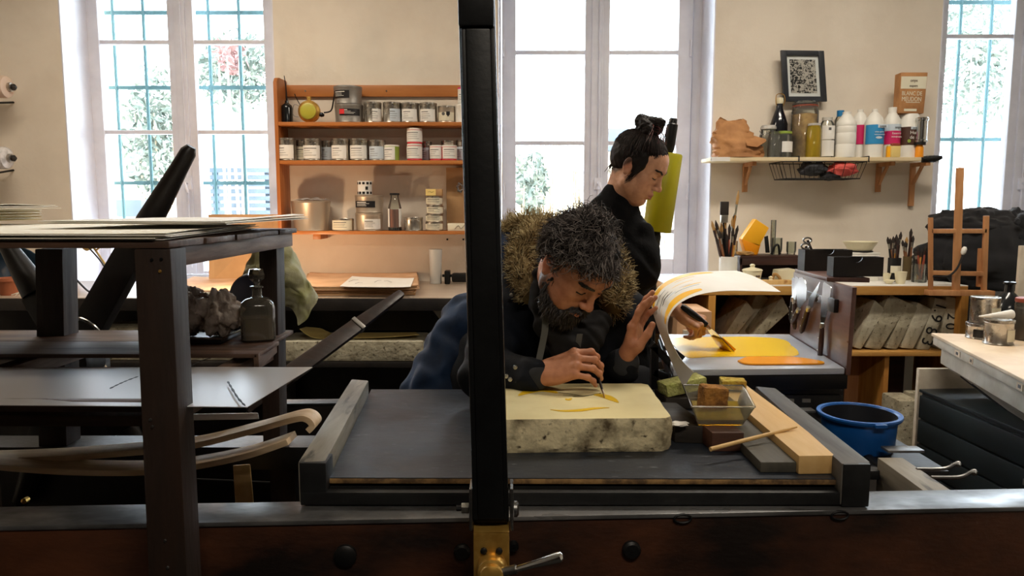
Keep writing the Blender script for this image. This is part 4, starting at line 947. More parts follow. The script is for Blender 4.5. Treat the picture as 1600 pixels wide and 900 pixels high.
t, b, k = bottle('glue_bottle', 'small amber bottle with a black cap under the steel shaker', 1436, 4.09, zr_, [(6,0),(6,14),(4,19)], 'plastic_orange', [(8.5,18.5),(8.5,22.5)], 'plastic_black')
bz2 = b.z+22.6*k
t2_, b2, k2 = bottle('steel_shaker', 'shiny steel cylinder standing on the small amber bottle', 1437, 4.09, bz2, [(9.5,0),(9.5,3),(8.2,4),(8.2,32),(9.5,33),(9.5,36),(8,37.5)], 'chrome', None, None, (), 'shaker')
for i, pc in enumerate((1388, 1396)):
    b = V(P(pc,245,4.095).x,4.095-.012*i,zr_+.0005); k = K(4.1); t = thing('small_box', ('small pale yellow box, left of the two in front of the crimson bottle','small yellow box with an orange top, right of the two at the shelf front')[i], 'box', tuple(b), 'small yellow boxes')
    w = (3.2,7)[i]; MB().box(b.x-w*k,b.x+w*k,b.y-.012,b.y+.008,b.z,b.z+(16,17)[i]*k).build('box', ('plastic_yellow','paper_yellow')[i], t, bevel=.002)
    MB().box(b.x-w*k*.9,b.x+w*k*.9,b.y-.012,b.y+.008,b.z+(16,17)[i]*k,b.z+(18,21)[i]*k).build('top', ('paper_yellow','handle_red')[i], t, bevel=.002)
# dark brush roll at the shelf end
c = P(1441,241,4.14); m = MB(); m.tube([V(c.x+.001,4.14,zr_-.008), V(c.x+.06,4.13,zr_-.006), V(c.x+.10,4.12,zr_+.002)], [.018,.02,.010], 10)
rb = thing('bottle_brush', 'black bristly brush sticking out at the right end of the shelf', 'brush', (c.x,4.14,zr_-.02)); m.build('core', 'plastic_black', rb)
m = MB(); rn = random.Random(2)
for i in range(90):
    u = rn.random(); a = rn.random()*2*PI; q = V(c.x+.01+.09*u,4.13,zr_-.005); m.tube([q, q+V(.01,.022*math.cos(a),.022*math.sin(a))], [.0012,.0006], 3)
stuff(m.build('bristles', 'plastic_black', rb))
# wire basket under the shelf with cloths
wb = thing('wire_basket', 'black wire basket hung under the right wall shelf', 'basket', tuple(V(P(1290,280,4.1).x,4.13,P(1290,280,4.05).z)))
bx0, bx1 = P(1224,250,4.03).x, P(1357,250,4.03).x; by0, by1 = 4.045, 4.25; bt_, bb_ = zr_-.026, P(1290,279,4.05).z
cx0, cx1 = bx0+.03, bx1-.03
for (z, xa, xb, ya, yb_) in ((bt_,bx0,bx1,by0,by1),(bb_,cx0,cx1,by0+.01,by1-.01)):
    MB().tube([(xa,ya,z),(xb,ya,z),(xb,yb_,z),(xa,yb_,z),(xa,ya,z)], .0032, 6).build('rim_wire', 'iron_black', wb)
for k_ in range(9):
    u = k_/8; x_ = bx0+(bx1-bx0)*u; xb_ = cx0+(cx1-cx0)*u
    MB().tube([(x_,by0,bt_),(xb_,by0+.01,bb_),(xb_,by1-.01,bb_),(x_,by1,bt_)], .0018, 5).build('wire', 'iron_black', wb)
for k_ in range(1,4):
    u = k_/4; y_ = by0+(by1-by0)*u; MB().tube([(bx0,y_,bt_),(cx0,y_,bb_),(cx1,y_,bb_),(bx1,y_,bt_)], .0018, 5).build('wire', 'iron_black', wb)
for px in (1248, 1357): x_ = P(px,245,YR).x; MB().tube([(x_,4.06,bt_),(x_,YR-.006,bt_),(x_,YR-.006,zr_+.004),(x_,4.2,zr_+.004)], .0032, 6).build('hanger_wire', 'iron_black', wb)
def crumple(name, label, cat, c, r, mat, seed, amp=.35, n=24, group=None, parent=None, freq=1.8, clampz=None):
    rows = []; rn = random.Random(seed)
    for i in range(n//2+1):
        th = PI*i/(n//2); rr_ = []
        for j in range(n+1):
            ph = 2*PI*j/n; d = V(math.sin(th)*math.cos(ph), math.sin(th)*math.sin(ph), math.cos(th))
            s_ = 1+amp*(noise.noise(d*freq+V(seed*3.1,0,0))+.7*abs(noise.noise(d*freq*2.4+V(0,seed,0)))-.2)
            q = V(c[0]+d.x*r[0]*s_, c[1]+d.y*r[1]*s_, c[2]+d.z*r[2]*s_)
            if clampz is not None: q.z = max(q.z, clampz)
            rr_.append(q)
        rows.append(rr_)
    m = MB(); w = n+1; m.add([p for r_ in rows for p in r_], [(i*w+j,i*w+j+1,(i+1)*w+j+1,(i+1)*w+j) for i in range(len(rows)-1) for j in range(n)])
    o = m.build(name, mat, parent, ang=28 if n < 48 else 70)
    if parent is None: tag(o, label, cat, group)
    return o
q = P(1272,264,4.13); crumple('cloth_rag', 'dark grey rag stuffed in the wire basket', 'cloth', (q.x,4.14,q.z+.0), (.085,.06,.040), 'cloth_grey', 3, .4)
q = P(1315,266,4.13); crumple('cloth_rag', 'coral red rag stuffed in the wire basket', 'cloth', (q.x,4.12,q.z+.004), (.08,.06,.042), 'cloth_coral', 5, .35)
q = P(1303,273,4.1); crumple('cloth_rag', 'black rag under the coral red rag in the wire basket', 'cloth', (q.x,4.13,q.z-.004), (.06,.05,.025), 'cloth_black', 6, .4)
# framed print
pf = thing('picture_frame', 'black framed abstract print hung tilted on the wall above the shelf', 'picture', tuple(P(1255,160,4.27)))
fo = [P(1223,159,4.255), P(1291,159,4.255), P(1286,80,4.225), P(1219,79,4.225)]
def onf(u, v, o=0.): return fo[0].lerp(fo[1],u).lerp(fo[3].lerp(fo[2],u),v)+V(0,-o,0)
def fq(u0,u1,v0,v1,o0,o1): return MB().hexa([onf(u0,v0,o0),onf(u1,v0,o0),onf(u1,v0,o1),onf(u0,v0,o1),onf(u0,v1,o0),onf(u1,v1,o0),onf(u1,v1,o1),onf(u0,v1,o1)])
fq(.02,.98,.02,.98,-.008,0).build('backing','black_wood',pf)
for (u0,u1,v0,v1) in ((0,.13,0,1),(.87,1,0,1),(.13,.87,0,.1),(.13,.87,.9,1)): fq(u0,u1,v0,v1,-.004,.014).build('frame_bar','frame_black',pf,bevel=.002)
fq(.13,.87,.1,.9,0,.002).build('mat_board','paper_white',pf)
mt, nt, b_, N, L = nodes('ink_print')
tc = N('ShaderNodeTexCoord'); vo = N('ShaderNodeTexNoise'); vo.inputs['Scale'].default_value = 42; vo.inputs['Detail'].default_value = 3; vo.inputs['Distortion'].default_value = 2.2
rp = N('ShaderNodeValToRGB'); rp.color_ramp.elements[0].position = .46; rp.color_ramp.elements[1].position = .52; rp.color_ramp.elements[0].color = lin((30,28,26)); rp.color_ramp.elements[1].color = lin((200,190,176))
L(tc.outputs['Object'], vo.inputs['Vector']); L(vo.outputs['Fac'], rp.inputs[0]); L(rp.outputs[0], b_.inputs['Base Color'])
fq(.2,.8,.17,.83,.002,.003).build('print','ink_print',pf)
fq(.13,.87,.1,.9,.007,.008).build('pane','pane_glass',pf)
MB().tube([onf(.5,1,-.004), V(onf(.5,1).x, YW-.001, onf(.5,1).z+.01)], .003, 6).build('nail','steel',pf)
# rollers hung on the wall at the left
for i, (py, r, mt, lb) in enumerate(((136,17,'leather_roll','beige leather ink roller hung on the wall at the left edge'),(247,17,'wrap_film','ink roller wrapped in clear film hung on the wall at the left edge'))):
    Yr = 4.12; a = P(-110,py-4,Yr); b = P(14,py,Yr); k = K(Yr)
    t = thing('ink_roller', lb, 'roller', tuple(a.lerp(b,.5)))
    d = (b-a).normalized(); R = align(d); Ln = (b-a).length
    MB().lathe([(r*k*.85,0),(r*k,.01),(r*k,Ln-.02),(r*k*.93,Ln-.008),(r*k*.6,Ln)], a, 26, R).build('roll', mt, t)
    MB().lathe([(7*k,Ln-.002),(7*k,Ln+.016),(4*k,Ln+.018)], a, 14, R).build('collar', 'tin', t)
    MB().lathe([(4.5*k,Ln+.015),(5*k,Ln+.03),(2*k,Ln+.04)], a, 12, R).build('end_cap', 'plastic_black', t)
    for x_ in (-.35, -.1): q = a+d*(Ln+x_); MB().tube([q+V(0,.0,-r*k-.004), q+V(0,.05,-r*k-.02), V(q.x,YW-.001,q.z-r*k)], .006, 8).build('wall_hook', 'iron_black', t)
# ============================================================= THINGS ON THE BENCH
zt0 = zt+.001
def tq(pts, z): return [G(px,py,z) for px,py in pts]
def flatpaper(name, label, p4, z0, n, mat, seed, curl=None, th=.0016, group=None):
    rn = random.Random(seed); t = thing(name, label, 'paper', (sum(p.x for p in p4)/4, sum(p.y for p in p4)/4, z0), group)
    for k in range(n):
        d = V(rn.uniform(-.012,.012), rn.uniform(-.012,.012), 0); rows = []
        for i in range(6):
            r = []
            for j in range(13):
                u, v = j/12, i/5; w = p4[0].lerp(p4[1],u).lerp(p4[3].lerp(p4[2],u),v)+d*(k>0)
                w.z = z0+th*(k+.6)+.004*max(0,noise.noise(V(u*2.2,v*2,seed+k)))*(k+1)/n
                if curl: w.z += curl(u,v)*(k+1)/n
                r.append(w)
            rows.append(r)
        MB().sheet(rows, th*.5).build('sheet', mat[k%len(mat)], t)
    return t
xb = xr-.012
base4 = [V(XL+.03,YA+.004,0), V(xb,YA+.004,0), V(xb-.06,YZ-.09,0), V(XL+.03,YZ-.04,0)]
flatpaper('paper_pile', 'broad pile of white drying sheets covering the top of the bench', base4, zt0, 5, ['paper_white','paper_cream','paper_white'], 2, th=.0022)
ztp = zt0+.0155
q4 = [G(150,361,ztp), G(430,374,ztp), G(486,353,ztp+.008), G(330,351,ztp)]
q4[0].y = max(q4[0].y, 1.3)
q4 = [V(-.86,1.36,0), V(-.50,1.30,0), V(-.485,1.77,0), V(-.80,1.78,0)]
flatpaper('newspaper_pile', 'pile of folded newsprint curling past the right end of the bench top', q4, ztp+.004, 3, ['paper_white','paper_cream'], 6, curl=lambda u,v: .012*max(0,u-.75)*4*(v)-.006*max(0,u-.93)*14*v, th=.0022)
b0 = [V(-1.44,1.5,0), V(-1.13,1.52,0), V(-1.115,1.76,0), V(-1.44,1.76,0)]
sheetpile('book_block', 'thick pile of yellowed paper at the far left of the bench top', 'paper', b0, ztp+.004, 8, .0032, ['paper_stack','paper_cream'], 12, .006)
ff = [V(-1.46,1.5,0), V(-1.06,1.55,0), V(-1.055,1.74,0), V(-1.46,1.76,0)]
flatpaper('loose_sheets', 'few loose curling sheets on top of the yellowed paper pile', ff, ztp+.030, 3, ['paper_cream','paper_white'], 4, curl=lambda u,v: .006*abs(u-.5), th=.0022)
# apothecary bottle
zsh = zs_+.001
b = V(*P(404,525,1.66)); b.z = zsh; k = K(1.66)
ab = thing('stopper_bottle', 'square shouldered glass bottle with a faceted stopper on the lower bench shelf', 'bottle', tuple(b))
def sqprof(mb, prof, c, rot=.5, n=24, p=4.5):
    vs = []; fs = []
    for r, h in prof:
        for i in range(n):
            a = 2*PI*i/n+rot; e = (abs(math.cos(a-rot))**p+abs(math.sin(a-rot))**p)**(-1/p) if r > 16*k else 1
            vs.append(c+V(r*e*math.cos(a), r*e*math.sin(a), h))
    for j in range(len(prof)-1):
        for i in range(n): q = (i+1)%n; fs.append((j*n+i,j*n+q,(j+1)*n+q,(j+1)*n+i))
    fs.append(tuple(range(n))[::-1]); fs.append(tuple(range((len(prof)-1)*n,len(prof)*n))); return mb.add(vs,fs)
w = 26
sqprof(MB(), [(w*.9*k,.0005),(w*k,3*k),(w*k,52*k),(w*.92*k,60*k),(w*.66*k,66*k),(9*k,68*k),(7.5*k,70*k),(7*k,82*k),(10*k,83*k),(10*k,85*k),(7*k,86*k)], b, .35).build('glass', 'smoke_glass', ab)
sqprof(MB(), [(w*.88*k,3*k),(w*.9*k,36*k),(w*.2*k,36.2*k)], b, .35).build('liquid', 'amber_liquid', ab)
MB().lathe([(5*k,86*k),(6*k,92*k),(12*k,97*k),(13*k,103*k),(10.5*k,112*k),(.5*k,113*k)], b, 8).build('stopper', 'smoke_glass', ab, flat=True)
# tray with crumpled plastic bags
tc_ = P(320,527,1.67); tc_.z = zsh
tr = thing('metal_tray', 'shallow dark tray on the lower bench shelf beside the stopper bottle', 'tray', tuple(tc_))
x0_, x1_ = P(278,527,1.67).x, P(364,527,1.67).x
m = MB().box(x0_,x1_,1.60,1.76,zsh,zsh+.004); m.build('pan','iron_black',tr,bevel=.002)
MB().tube([(x0_-.004,1.596,zsh+.014),(x1_+.004,1.596,zsh+.014),(x1_+.004,1.764,zsh+.014),(x0_-.004,1.764,zsh+.014),(x0_-.004,1.596,zsh+.014)], .0028, 6).build('rim','chrome',tr)
for a,b_ in (((x0_,1.598),(x1_,1.602)),((x0_,1.758),(x1_,1.762)),): MB().box(a[0],b_[0],a[1],b_[1],zsh+.003,zsh+.015).build('side','iron_black',tr)
crumple('plastic_bag', 'crumpled translucent plastic bag, left of the two on the dark tray', 'bag', (P(296,500,1.68).x,1.68,zsh+.058), (.042,.05,.056), 'plastic_bag', 21, .42, 72, None, None, 2.1, zsh+.006)
crumple('plastic_bag', 'crumpled translucent plastic bag, right of the two on the dark tray', 'bag', (P(341,498,1.68).x,1.68,zsh+.058), (.046,.05,.056), 'plastic_bag', 34, .42, 72, None, None, 2.1, zsh+.006)
# crumpled newspaper hanging over a blue disc
npz = [(388,388,1.9),(372,425,1.88),(360,460,1.87),(436,378,1.86),(415,420,1.84),(405,455,1.86),(462,428,1.86),(450,455,1.84),(440,480,1.85),(490,470,1.9),(480,500,1.88),(466,506,1.86)]
cols = [[(412,372,1.92),(392,395,1.90),(378,430,1.89),(366,456,1.88),(352,464,1.87)],
        [(424,366,1.93),(415,395,1.88),(412,430,1.86),(405,455,1.87),(398,468,1.88)],
        [(436,364,1.93),(441,395,1.88),(446,430,1.85),(448,458,1.86),(452,480,1.88)],
        [(440,366,1.93),(456,400,1.90),(470,436,1.87),(474,466,1.85),(466,508,1.86)],
        [(442,370,1.94),(462,402,1.95),(482,440,1.93),(492,462,1.92),(494,474,1.91)]]
colp = [crv([P(*c) for c in col], 12) for col in cols]
rows = []
for i in range(len(colp[0])):
    rr_ = crv([c[i] for c in colp], 10)
    rows.append([p+V(.010*noise.noise(p*30+V(0,9,0)),.03*noise.noise(p*14)+.012*abs(noise.noise(p*38)),.014*noise.noise(p*24+V(5,0,0))) for p in rr_])
nw = thing('crumpled_newspaper', 'crumpled greenish newspaper draped behind the right rear leg of the bench', 'newspaper', tuple(P(420,468,1.88)))
MB().sheet(rows, .001).build('sheet', 'newsprint', nw)
dk = P(384,462,1.86)
dd = thing('blue_disc', 'dark blue round plate standing behind the stopper bottle', 'plate', (dk.x,1.86,zsh))
MB().lathe([(.062,-.006),(.064,0),(.062,.006)], P(392,468,1.845), 36, Rx(PI/2)@Ry(.2), sx=.82).build('disc', 'blue_disc', dd)
MB().lathe([(.062,-.007),(.065,-.006),(.065,.0),(.062,.001)], P(392,468,1.843), 36, Rx(PI/2)@Ry(.2), sx=.82, cap=False).build('rim', 'tin', dd)
MB().box(dk.x-.02, dk.x+.04, 1.85, 1.88, zsh-.03, P(392,468,1.845).z-.05).build('stand', 'iron_dark', dd)
# ------------------------------------------------------------- star wheel spokes of the press
sw = thing('star_wheel', 'dark wooden star wheel of the press with long tapered spokes, behind the bench', 'wheel', tuple(P(112,560,2.02)))
YSW = 2.0
hub = P(112,562,YSW)
def spoke(px, py, w0, w1, nm='spoke', s=0.0):
    a = hub+V(0,s,0); b = P(px,py,YSW+s); d = (b-a)
    m = MB(); up = V(0,1,0); m.bar(a+d*.1, a+d*.55, w0, .05, up, 0, w0*.92, .046); o = m.build(nm, 'spoke_wood', sw, bevel=.008)
    pts = [a+d*.55, a+d*.75, a+d*.9, a+d*.975, a+d*1.0]
    m = MB().tube(pts, [w0*.46, w0*.36, w1*.55, w1*.5, w1*.3], 14); m.build('handle', 'spoke_wood', o)
spoke(299,229,.084,.042)
spoke(4,372,.084,.042, s=.03)
spoke(-110,640,.084,.042); spoke(260,760,.084,.042, s=.03); spoke(30,790,.08,.042)
MB().lathe([(.07,-.05),(.075,-.03),(.075,.03),(.07,.05)], hub, 24, Rx(PI/2)).build('hub', 'iron_dark', sw, bevel=.004)
MB().lathe([(.022,.05),(.022,.07),(.01,.075)], P(108,501,1.93), 14, Rx(PI/2)).build('nut', 'nut_steel', sw)
MB().tube(crv([P(112,505,1.94),P(125,498,1.93),P(145,508,1.93),P(158,522,1.94)],6), .0045, 8).build('spring_wire', 'steel', sw)
MB().lathe([(.022,-.3),(.022,.06)], hub, 14, Rx(PI/2)).build('axle', 'steel', sw)
MB().box(hub.x-.04,hub.x+.04,2.06,2.12,.0,hub.z+.05).build('bearing_post','iron_dark',sw,bevel=.003)
# long lever rising to the right
lv = thing('pressure_lever', 'long dark wooden lever slanting up to the right behind the bench', 'lever', tuple(P(480,565,1.98)))
a, b = P(455,583,1.93), P(632,455,2.28)
dl_ = (b-a)
MB().bar(a-dl_*.35, a+dl_*.55, .05, .022, (0,-1,.4), 0, .043, .02).build('shaft', 'lever_wood', lv, bevel=.004)
MB().bar(a+dl_*.56, a+dl_*.97, .040, .024, (0,-1,.4), 0, .026, .022).build('grip', 'lever_wood', lv, bevel=.007)
MB().bar(a+dl_*.535, a+dl_*.565, .046, .026, (0,-1,.4)).build('ferrule', 'tin_grey', lv, bevel=.002)
MB().lathe([(.014,-.03),(.014,.03)], a-dl_*.33, 14, Rx(PI/2)).build('pivot','iron_black',lv)
# curved wooden springs under the bench
def slat(nm, pts, w, th, label):
    c = crv([P(*p) for p in pts], 8); rows = [[p+V(0,-w/2,0) for p in c], [p+V(0,w/2,0) for p in c]]
    return tag(MB().sheet(rows, th).build(nm, 'ash_slat', bevel=.001), label, 'wood slat')
slat('curved_slat', [(-40,715,1.50),(60,712,1.50),(180,704,1.5),(300,692,1.5),(400,668,1.5),(465,650,1.5),(484,650,1.5),(493,660,1.5),(486,668,1.5)], .055, .012, 'pale bent wood strip with a curled end, upper of the pair under the bench')
slat('curved_slat', [(-40,716,1.46),(30,724,1.46),(120,730,1.46),(220,731,1.46),(300,724,1.46),(390,706,1.46),(456,684,1.46)], .06, .012, 'pale bent wood strip with a cut end, lower of the pair under the bench')
tag(MB().hexa([P(90,660,1.56),P(405,655,1.56),P(405,655,1.60),P(90,660,1.60),P(90,650,1.56),P(403,645,1.56),P(403,645,1.60),P(90,650,1.60)]).build('pale_lath','white_paint',bevel=.002), 'straight white lath lying above the bent strips under the bench', 'lath')

# ============================================================= ON THE PRESS BED
# litho stone
s4 = [G(752,706,BZ), G(1051,705,BZ), G(1051,705,BZ), G(752,706,BZ)]
SZ = P(900,653,s4[0].y).z
st4 = [G(752,656,SZ), G(1050,653,SZ), G(1011,599,SZ), G(762,600,SZ)]
rn = random.Random(5); m = MB()
NX, NY, NZ = 26, 22, 7
zb_ = BZ+.0005
st = thing('litho_stone', 'large thick litho stone with yellow ink marks under the hands of the bearded man', 'stone', ((st4[0].x+st4[1].x)/2,(st4[0].y+st4[2].y)/2,BZ))
def spt(u, v): return st4[0].lerp(st4[1],u).lerp(st4[3].lerp(st4[2],u),v)
per = [(i/NX,0) for i in range(NX)]+[(1,i/NY) for i in range(NY)]+[(1-i/NX,1) for i in range(NX)]+[(0,1-i/NY) for i in range(NY)]
cen = spt(.5,.5); rows = []
for kz in range(NZ+1):
    f = kz/NZ; r_ = []
    for (u,v) in per:
        p = spt(u,v); o_ = (p-cen); o_.z = 0; o_.normalize()
        q = V(p.x,p.y,zb_+(SZ-zb_)*f)
        if u in (0,1) and v in (0,1): q -= o_*.010
        n_ = noise.noise(q*22)*.004+noise.noise(q*60)*.003
        ed = .006*(1 if kz == 0 else 0)+.003*(1 if kz == NZ else 0)
        q += o_*(n_*(1 if 0 < kz < NZ else .35)-ed+.003)
        if kz == NZ-1: q.z += .004*noise.noise(q*30)
        r_.append(q)
    rows.append(r_)
n_ = len(per); vs = [p for r_ in rows for p in r_]
fs = [(kz*n_+i,kz*n_+(i+1)%n_,(kz+1)*n_+(i+1)%n_,(kz+1)*n_+i) for kz in range(NZ) for i in range(n_)]
m.add(vs, fs, 1); m.add(rows[NZ], [tuple(range(n_))], 0); m.add(rows[0], [tuple(range(n_))[::-1]], 1)
m.build('body', ['limestone_top','limestone_side'], st, ang=30)
def mark(pts, w, mat, nm='ink_mark', z=None, n=6):
    c = crv([G(px,py,SZ+.0006) for px,py in pts], n); L_n = len(c); rows_ = [[],[]]
    ww = w if isinstance(w,(list,tuple)) else [w]*len(pts)
    for i, p in enumerate(c):
        t = i/(L_n-1)*(len(ww)-1); i0 = min(int(t),len(ww)-2); wi = ww[i0]+(ww[i0+1]-ww[i0])*(t-i0)
        d = (c[min(i+1,L_n-1)]-c[max(i-1,0)]).normalized(); s_ = V(-d.y,d.x,0)
        rows_[0].append(p-s_*wi/2); rows_[1].append(p+s_*wi/2)
    return MB().sheet(rows_, .0008).build(nm, mat, st)
mark([(810,618),(826,612),(846,609),(868,613),(866,614)], [.003,.028,.032,.012,.001], 'ink_yellow_dull')
mark([(930,616),(945,619),(957,624),(966,629)], [.016,.026,.020,.002], 'ink_yellow_dull')
mark([(860,640),(880,642),(906,641),(930,638),(952,637)], [.001,.010,.016,.012,.001], 'ink_yellow_dull')
mark([(884,623),(888,624.5),(893,622.5)], [.004,.012,.003], 'ink_yellow_dull')
for a in (((880,617),(905,619),(925,617)),((895,620),(912,619),(940,614)),((872,613),(900,617),(915,619))): mark(a, [.001,.006,.001], 'ink_wash')
# blocks, pine bar
def pblock(name, label, cat, bl, br, z0, z1, depth_px, mat, bev=.003, group=None, axis=None):
    # front bottom-left/right pixels on plane z0, depth from the bed's own axis
    a, b = G(*bl, z0), G(*br, z0); d = axis if axis else V(-.06,1,0).normalized()
    e = d*depth_px; q = [a, b, b+e, a+e]
    m = MB().hexa([V(p.x,p.y,z0+.0005) for p in q]+[V(p.x,p.y,z1) for p in q])
    return tag(m.build(name, mat, bevel=bev), label, cat, group), q
pa, pb, pc = G(1247,742,BZ), G(1313,741,BZ), G(1152,601,BZ+.045)
axp = (G(1118,600,BZ+.045)-G(1250,712,BZ+.045)); axp.z = 0; Lp = axp.length; axp.normalize()
zpine = P(1280,712,pa.y).z
pblock('pine_bar', 'long planed pine bar lying along the right cheek of the press bed', 'wood bar', (1247,742), (1313,741), BZ, zpine, Lp, 'pine_pale', .004, axis=axp)
zg = P(1205,722,G(1205,739,BZ).y).z
pblock('wooden_block', 'grey green worn block lying against the pine bar', 'block', (1188,739), (1245,739), BZ, zg, .30, 'block_grey', .003, axis=axp)
zr2 = P(1135,676,G(1135,706,BZ).y).z
pblock('wooden_block', 'reddish square block under the front edge of the clear tray', 'block', (1112,706), (1162,706), BZ, zr2, .13, 'block_red', .003, axis=V(-.12,1,0).normalized())
pblock('wooden_block', 'dark brown block between the litho stone and the reddish block', 'block', (1054,692), (1110,694), BZ, zr2-.002, .20, 'block_dark', .003, axis=V(-.16,1,0).normalized())
pblock('wooden_block', 'dark block at the back of the bed under the green sponge', 'block', (1040,640), (1092,640), BZ, P(1065,622,G(1065,640,BZ).y).z, .10, 'block_dark', .003, axis=V(-.1,1,0).normalized())
# crystals of dried gum by the stone
m = MB(); rn = random.Random(9); q = G(1062,664,zr2)
o = crumple('gum_crust', 'small white crust of dried gum on the dark brown block', 'crust', (q.x,q.y,zr2+.003), (.02,.016,.004), 'paper_white', 3, .5, 18, clampz=zr2-.0015)
# clear tray
TZ = zr2+.001
tr = thing('clear_tray', 'clear rectangular plastic tray with yellow liquid on the wooden blocks', 'tray', tuple(V(*G(1118,650,TZ).xy,TZ)))
bq = [G(1091,664,TZ), G(1160,664,TZ), G(1150,634,TZ), G(1082,633,TZ)]
hz = .045
tqd = [G(1083,640,TZ+hz), G(1172,640,TZ+hz), G(1144,618,TZ+hz), G(1061,617,TZ+hz)]
tqd = [bq[0]+V(-.020,-.018,hz), bq[1]+V(.020,-.018,hz), bq[2]+V(.022,.018,hz), bq[3]+V(-.020,.018,hz)]
for i in range(4):
    j = (i+1)%4; MB().sheet([[bq[i],bq[i].lerp(bq[j],.5),bq[j]],[tqd[i],tqd[i].lerp(tqd[j],.5),tqd[j]]], .0012).build('wall','clear_plastic',tr)
MB().hexa([p+V(0,0,.0002) for p in bq]+[p+V(0,0,.0016) for p in bq]).build('floor_pan','clear_plastic',tr)
MB().tube([*tqd,tqd[0]], .0022, 6).build('rim','clear_plastic',tr)
lq = [b_.lerp(t_,.26) for b_,t_ in zip(bq,tqd)]; cq_ = sum(bq,V(0,0,0))/4
lb = [b_.lerp(cq_,.03)+V(0,0,.002) for b_ in bq]; lt = [b_.lerp(cq_,.05) for b_ in lq]
MB().hexa(lb+lt).build('yellow_water','yellow_liquid',tr)
def sponge(label, c, size, R, mat, seed, cat='sponge', mat2=None, group='sponges'):
    m = MB(); rn = random.Random(seed); n = 8; vs = []
    t = thing('sponge', label, cat, (c[0],c[1],c[2]-size[2]/2), None)
    bm_ = MB(); bm_.obox(c, size, R); o = bm_.build('body', mat, t, bevel=min(size)*.16, seg=2)
    bm = bmesh.new(); bm.from_mesh(o.data); bmesh.ops.subdivide_edges(bm, edges=[e for e in bm.edges if e.calc_length() > .012], cuts=3, use_grid_fill=True)
    for v in bm.verts: v.co += Vector((noise.noise(v.co*60+V(seed,0,0)), noise.noise(v.co*60+V(0,seed,9)), noise.noise(v.co*60+V(7,0,seed))))*.0022
    bm.to_mesh(o.data); bm.free(); o.data.shade_smooth()
    if mat2: MB().obox(Vector(c)-R@V(0,0,size[2]*.56), (size[0]*.96,size[1]*.96,size[2]*.14), R).build('scouring_pad', mat2, t, bevel=.002)
    return t
q = G(1068,612,BZ+.04); zs0 = P(1065,622,G(1065,640,BZ).y).z
sponge('long greenish sponge lying behind the clear tray', (q.x,q.y+.02,zs0+.024), (.115,.06,.032), Rz(.25)@Ry(-.14), 'sponge_green', 1)
q = G(1148,612,zpine); sponge('brown and yellow sponge standing on the far end of the pine bar', (q.x,q.y+.02,zpine+.017), (.062,.05,.024), Rz(-.12), 'sponge_yellow', 2, mat2='sponge_dark')
q = G(1117,645,TZ); sponge('wet brown sponge standing in the clear tray', (q.x-.002,q.y+.015,TZ+.032), (.058,.05,.056), Rz(.1)@Ry(.08), 'sponge_brown', 3)
# thin wooden stick across the blocks
a, b = P(1109,702,1.50), P(1246,667,1.50)
a = G(1110,702,zr2-.03); a.z = G(1110,702,BZ).z+.012
sa = P(1110,702,1.44); sbv = G(1245,667,zpine+.006)
brs = thing('thin_brush', 'thin wooden stick lying across the blocks and the pine bar', 'stick', tuple(sa.lerp(sbv,.5)))
MB().tube([sa, sa.lerp(sbv,.5), sa.lerp(sbv,.85), sbv], [.0046,.0044,.0036,.002], 10).build('stick', 'pine_pale', brs)

# ============================================================= INK SLAB TABLE
it = thing('ink_table', 'black ink table with a pale slab spread with yellow ink', 'table', (.68,2.3,0))
IZ = .905
f0, f1, b1, b0 = G(1052,578,IZ), G(1320,575,IZ), G(1233,522,IZ), G(1030,522,IZ)
yf = (f0.y+f1.y)/2; ybk = (b0.y+b1.y)/2
def sl(u, v): return f0.lerp(f1,u).lerp(b0.lerp(b1,u),v)
m = MB().hexa([V(p.x,p.y,IZ-.018) for p in (f0,f1,b1,b0)]+[V(p.x,p.y,IZ) for p in (f0,f1,b1,b0)]); m.build('slab','slab_white',it,bevel=.003)
e = V(0,-.004,0)
MB().hexa([V(p.x,p.y,IZ-.062)+o_ for p,o_ in zip((f0,f1,b1,b0),(V(-.004,.004,0),V(.012,.004,0),V(.012,0,0),V(-.004,0,0)))]+[V(p.x,p.y,IZ-.019)+o_ for p,o_ in zip((f0,f1,b1,b0),(V(-.004,.004,0),V(.012,.004,0),V(.012,0,0),V(-.004,0,0)))]).build('frame_top','black_lacquer',it,bevel=.003)
c0, c1 = P(1096,600,yf+.04), P(1322,600,yf+.04)
MB().box(c0.x, c1.x, yf+.05, ybk-.03, .0, IZ-.063).build('cabinet','black_lacquer',it,bevel=.003)
for k_ in range(2):
    z1_ = IZ-.085-.17*k_; d_ = MB().box(c0.x+.01, c1.x-.01, yf+.036, yf+.05, z1_-.15, z1_).build('drawer','black_lacquer',it,bevel=.003)
    for px in (1236, 1262): x_ = P(px,592,yf+.03).x; MB().box(x_-.012,x_+.012,yf+.031,yf+.036,z1_-.02,z1_-.010).build('label_holder','tin_grey',d_)
# crossed side stand at the left
xs0 = P(1022,545,yf+.1)
for (pa_,pb_) in (((1018,538),(1098,618)),((1018,632),(1078,580)),((1022,540),(1022,640)),((1020,580),(1064,600))):
    MB().bar(P(*pa_,yf+.12), P(*pb_,yf+.12), .022, .03, (0,-1,0)).build('side_brace','black_lacquer',it,bevel=.002)
MB().bar(P(1040,540,yf+.1), P(1066,560,yf+.1), .02, .03, (0,-1,0)).build('side_brace','black_lacquer',it,bevel=.002)
MB().box(P(1018,600,yf+.3).x,P(1075,600,yf+.3).x,yf+.30,yf+.31,P(1040,640,yf+.3).z,IZ-.07).build('back_panel','cream_paint',it)
x_ = P(1022,640,yf+.12).x; MB().box(x_-.015,x_+.015,yf+.1,yf+.14,0,P(1022,636,yf+.12).z).build('leg','black_lacquer',it,bevel=.002)
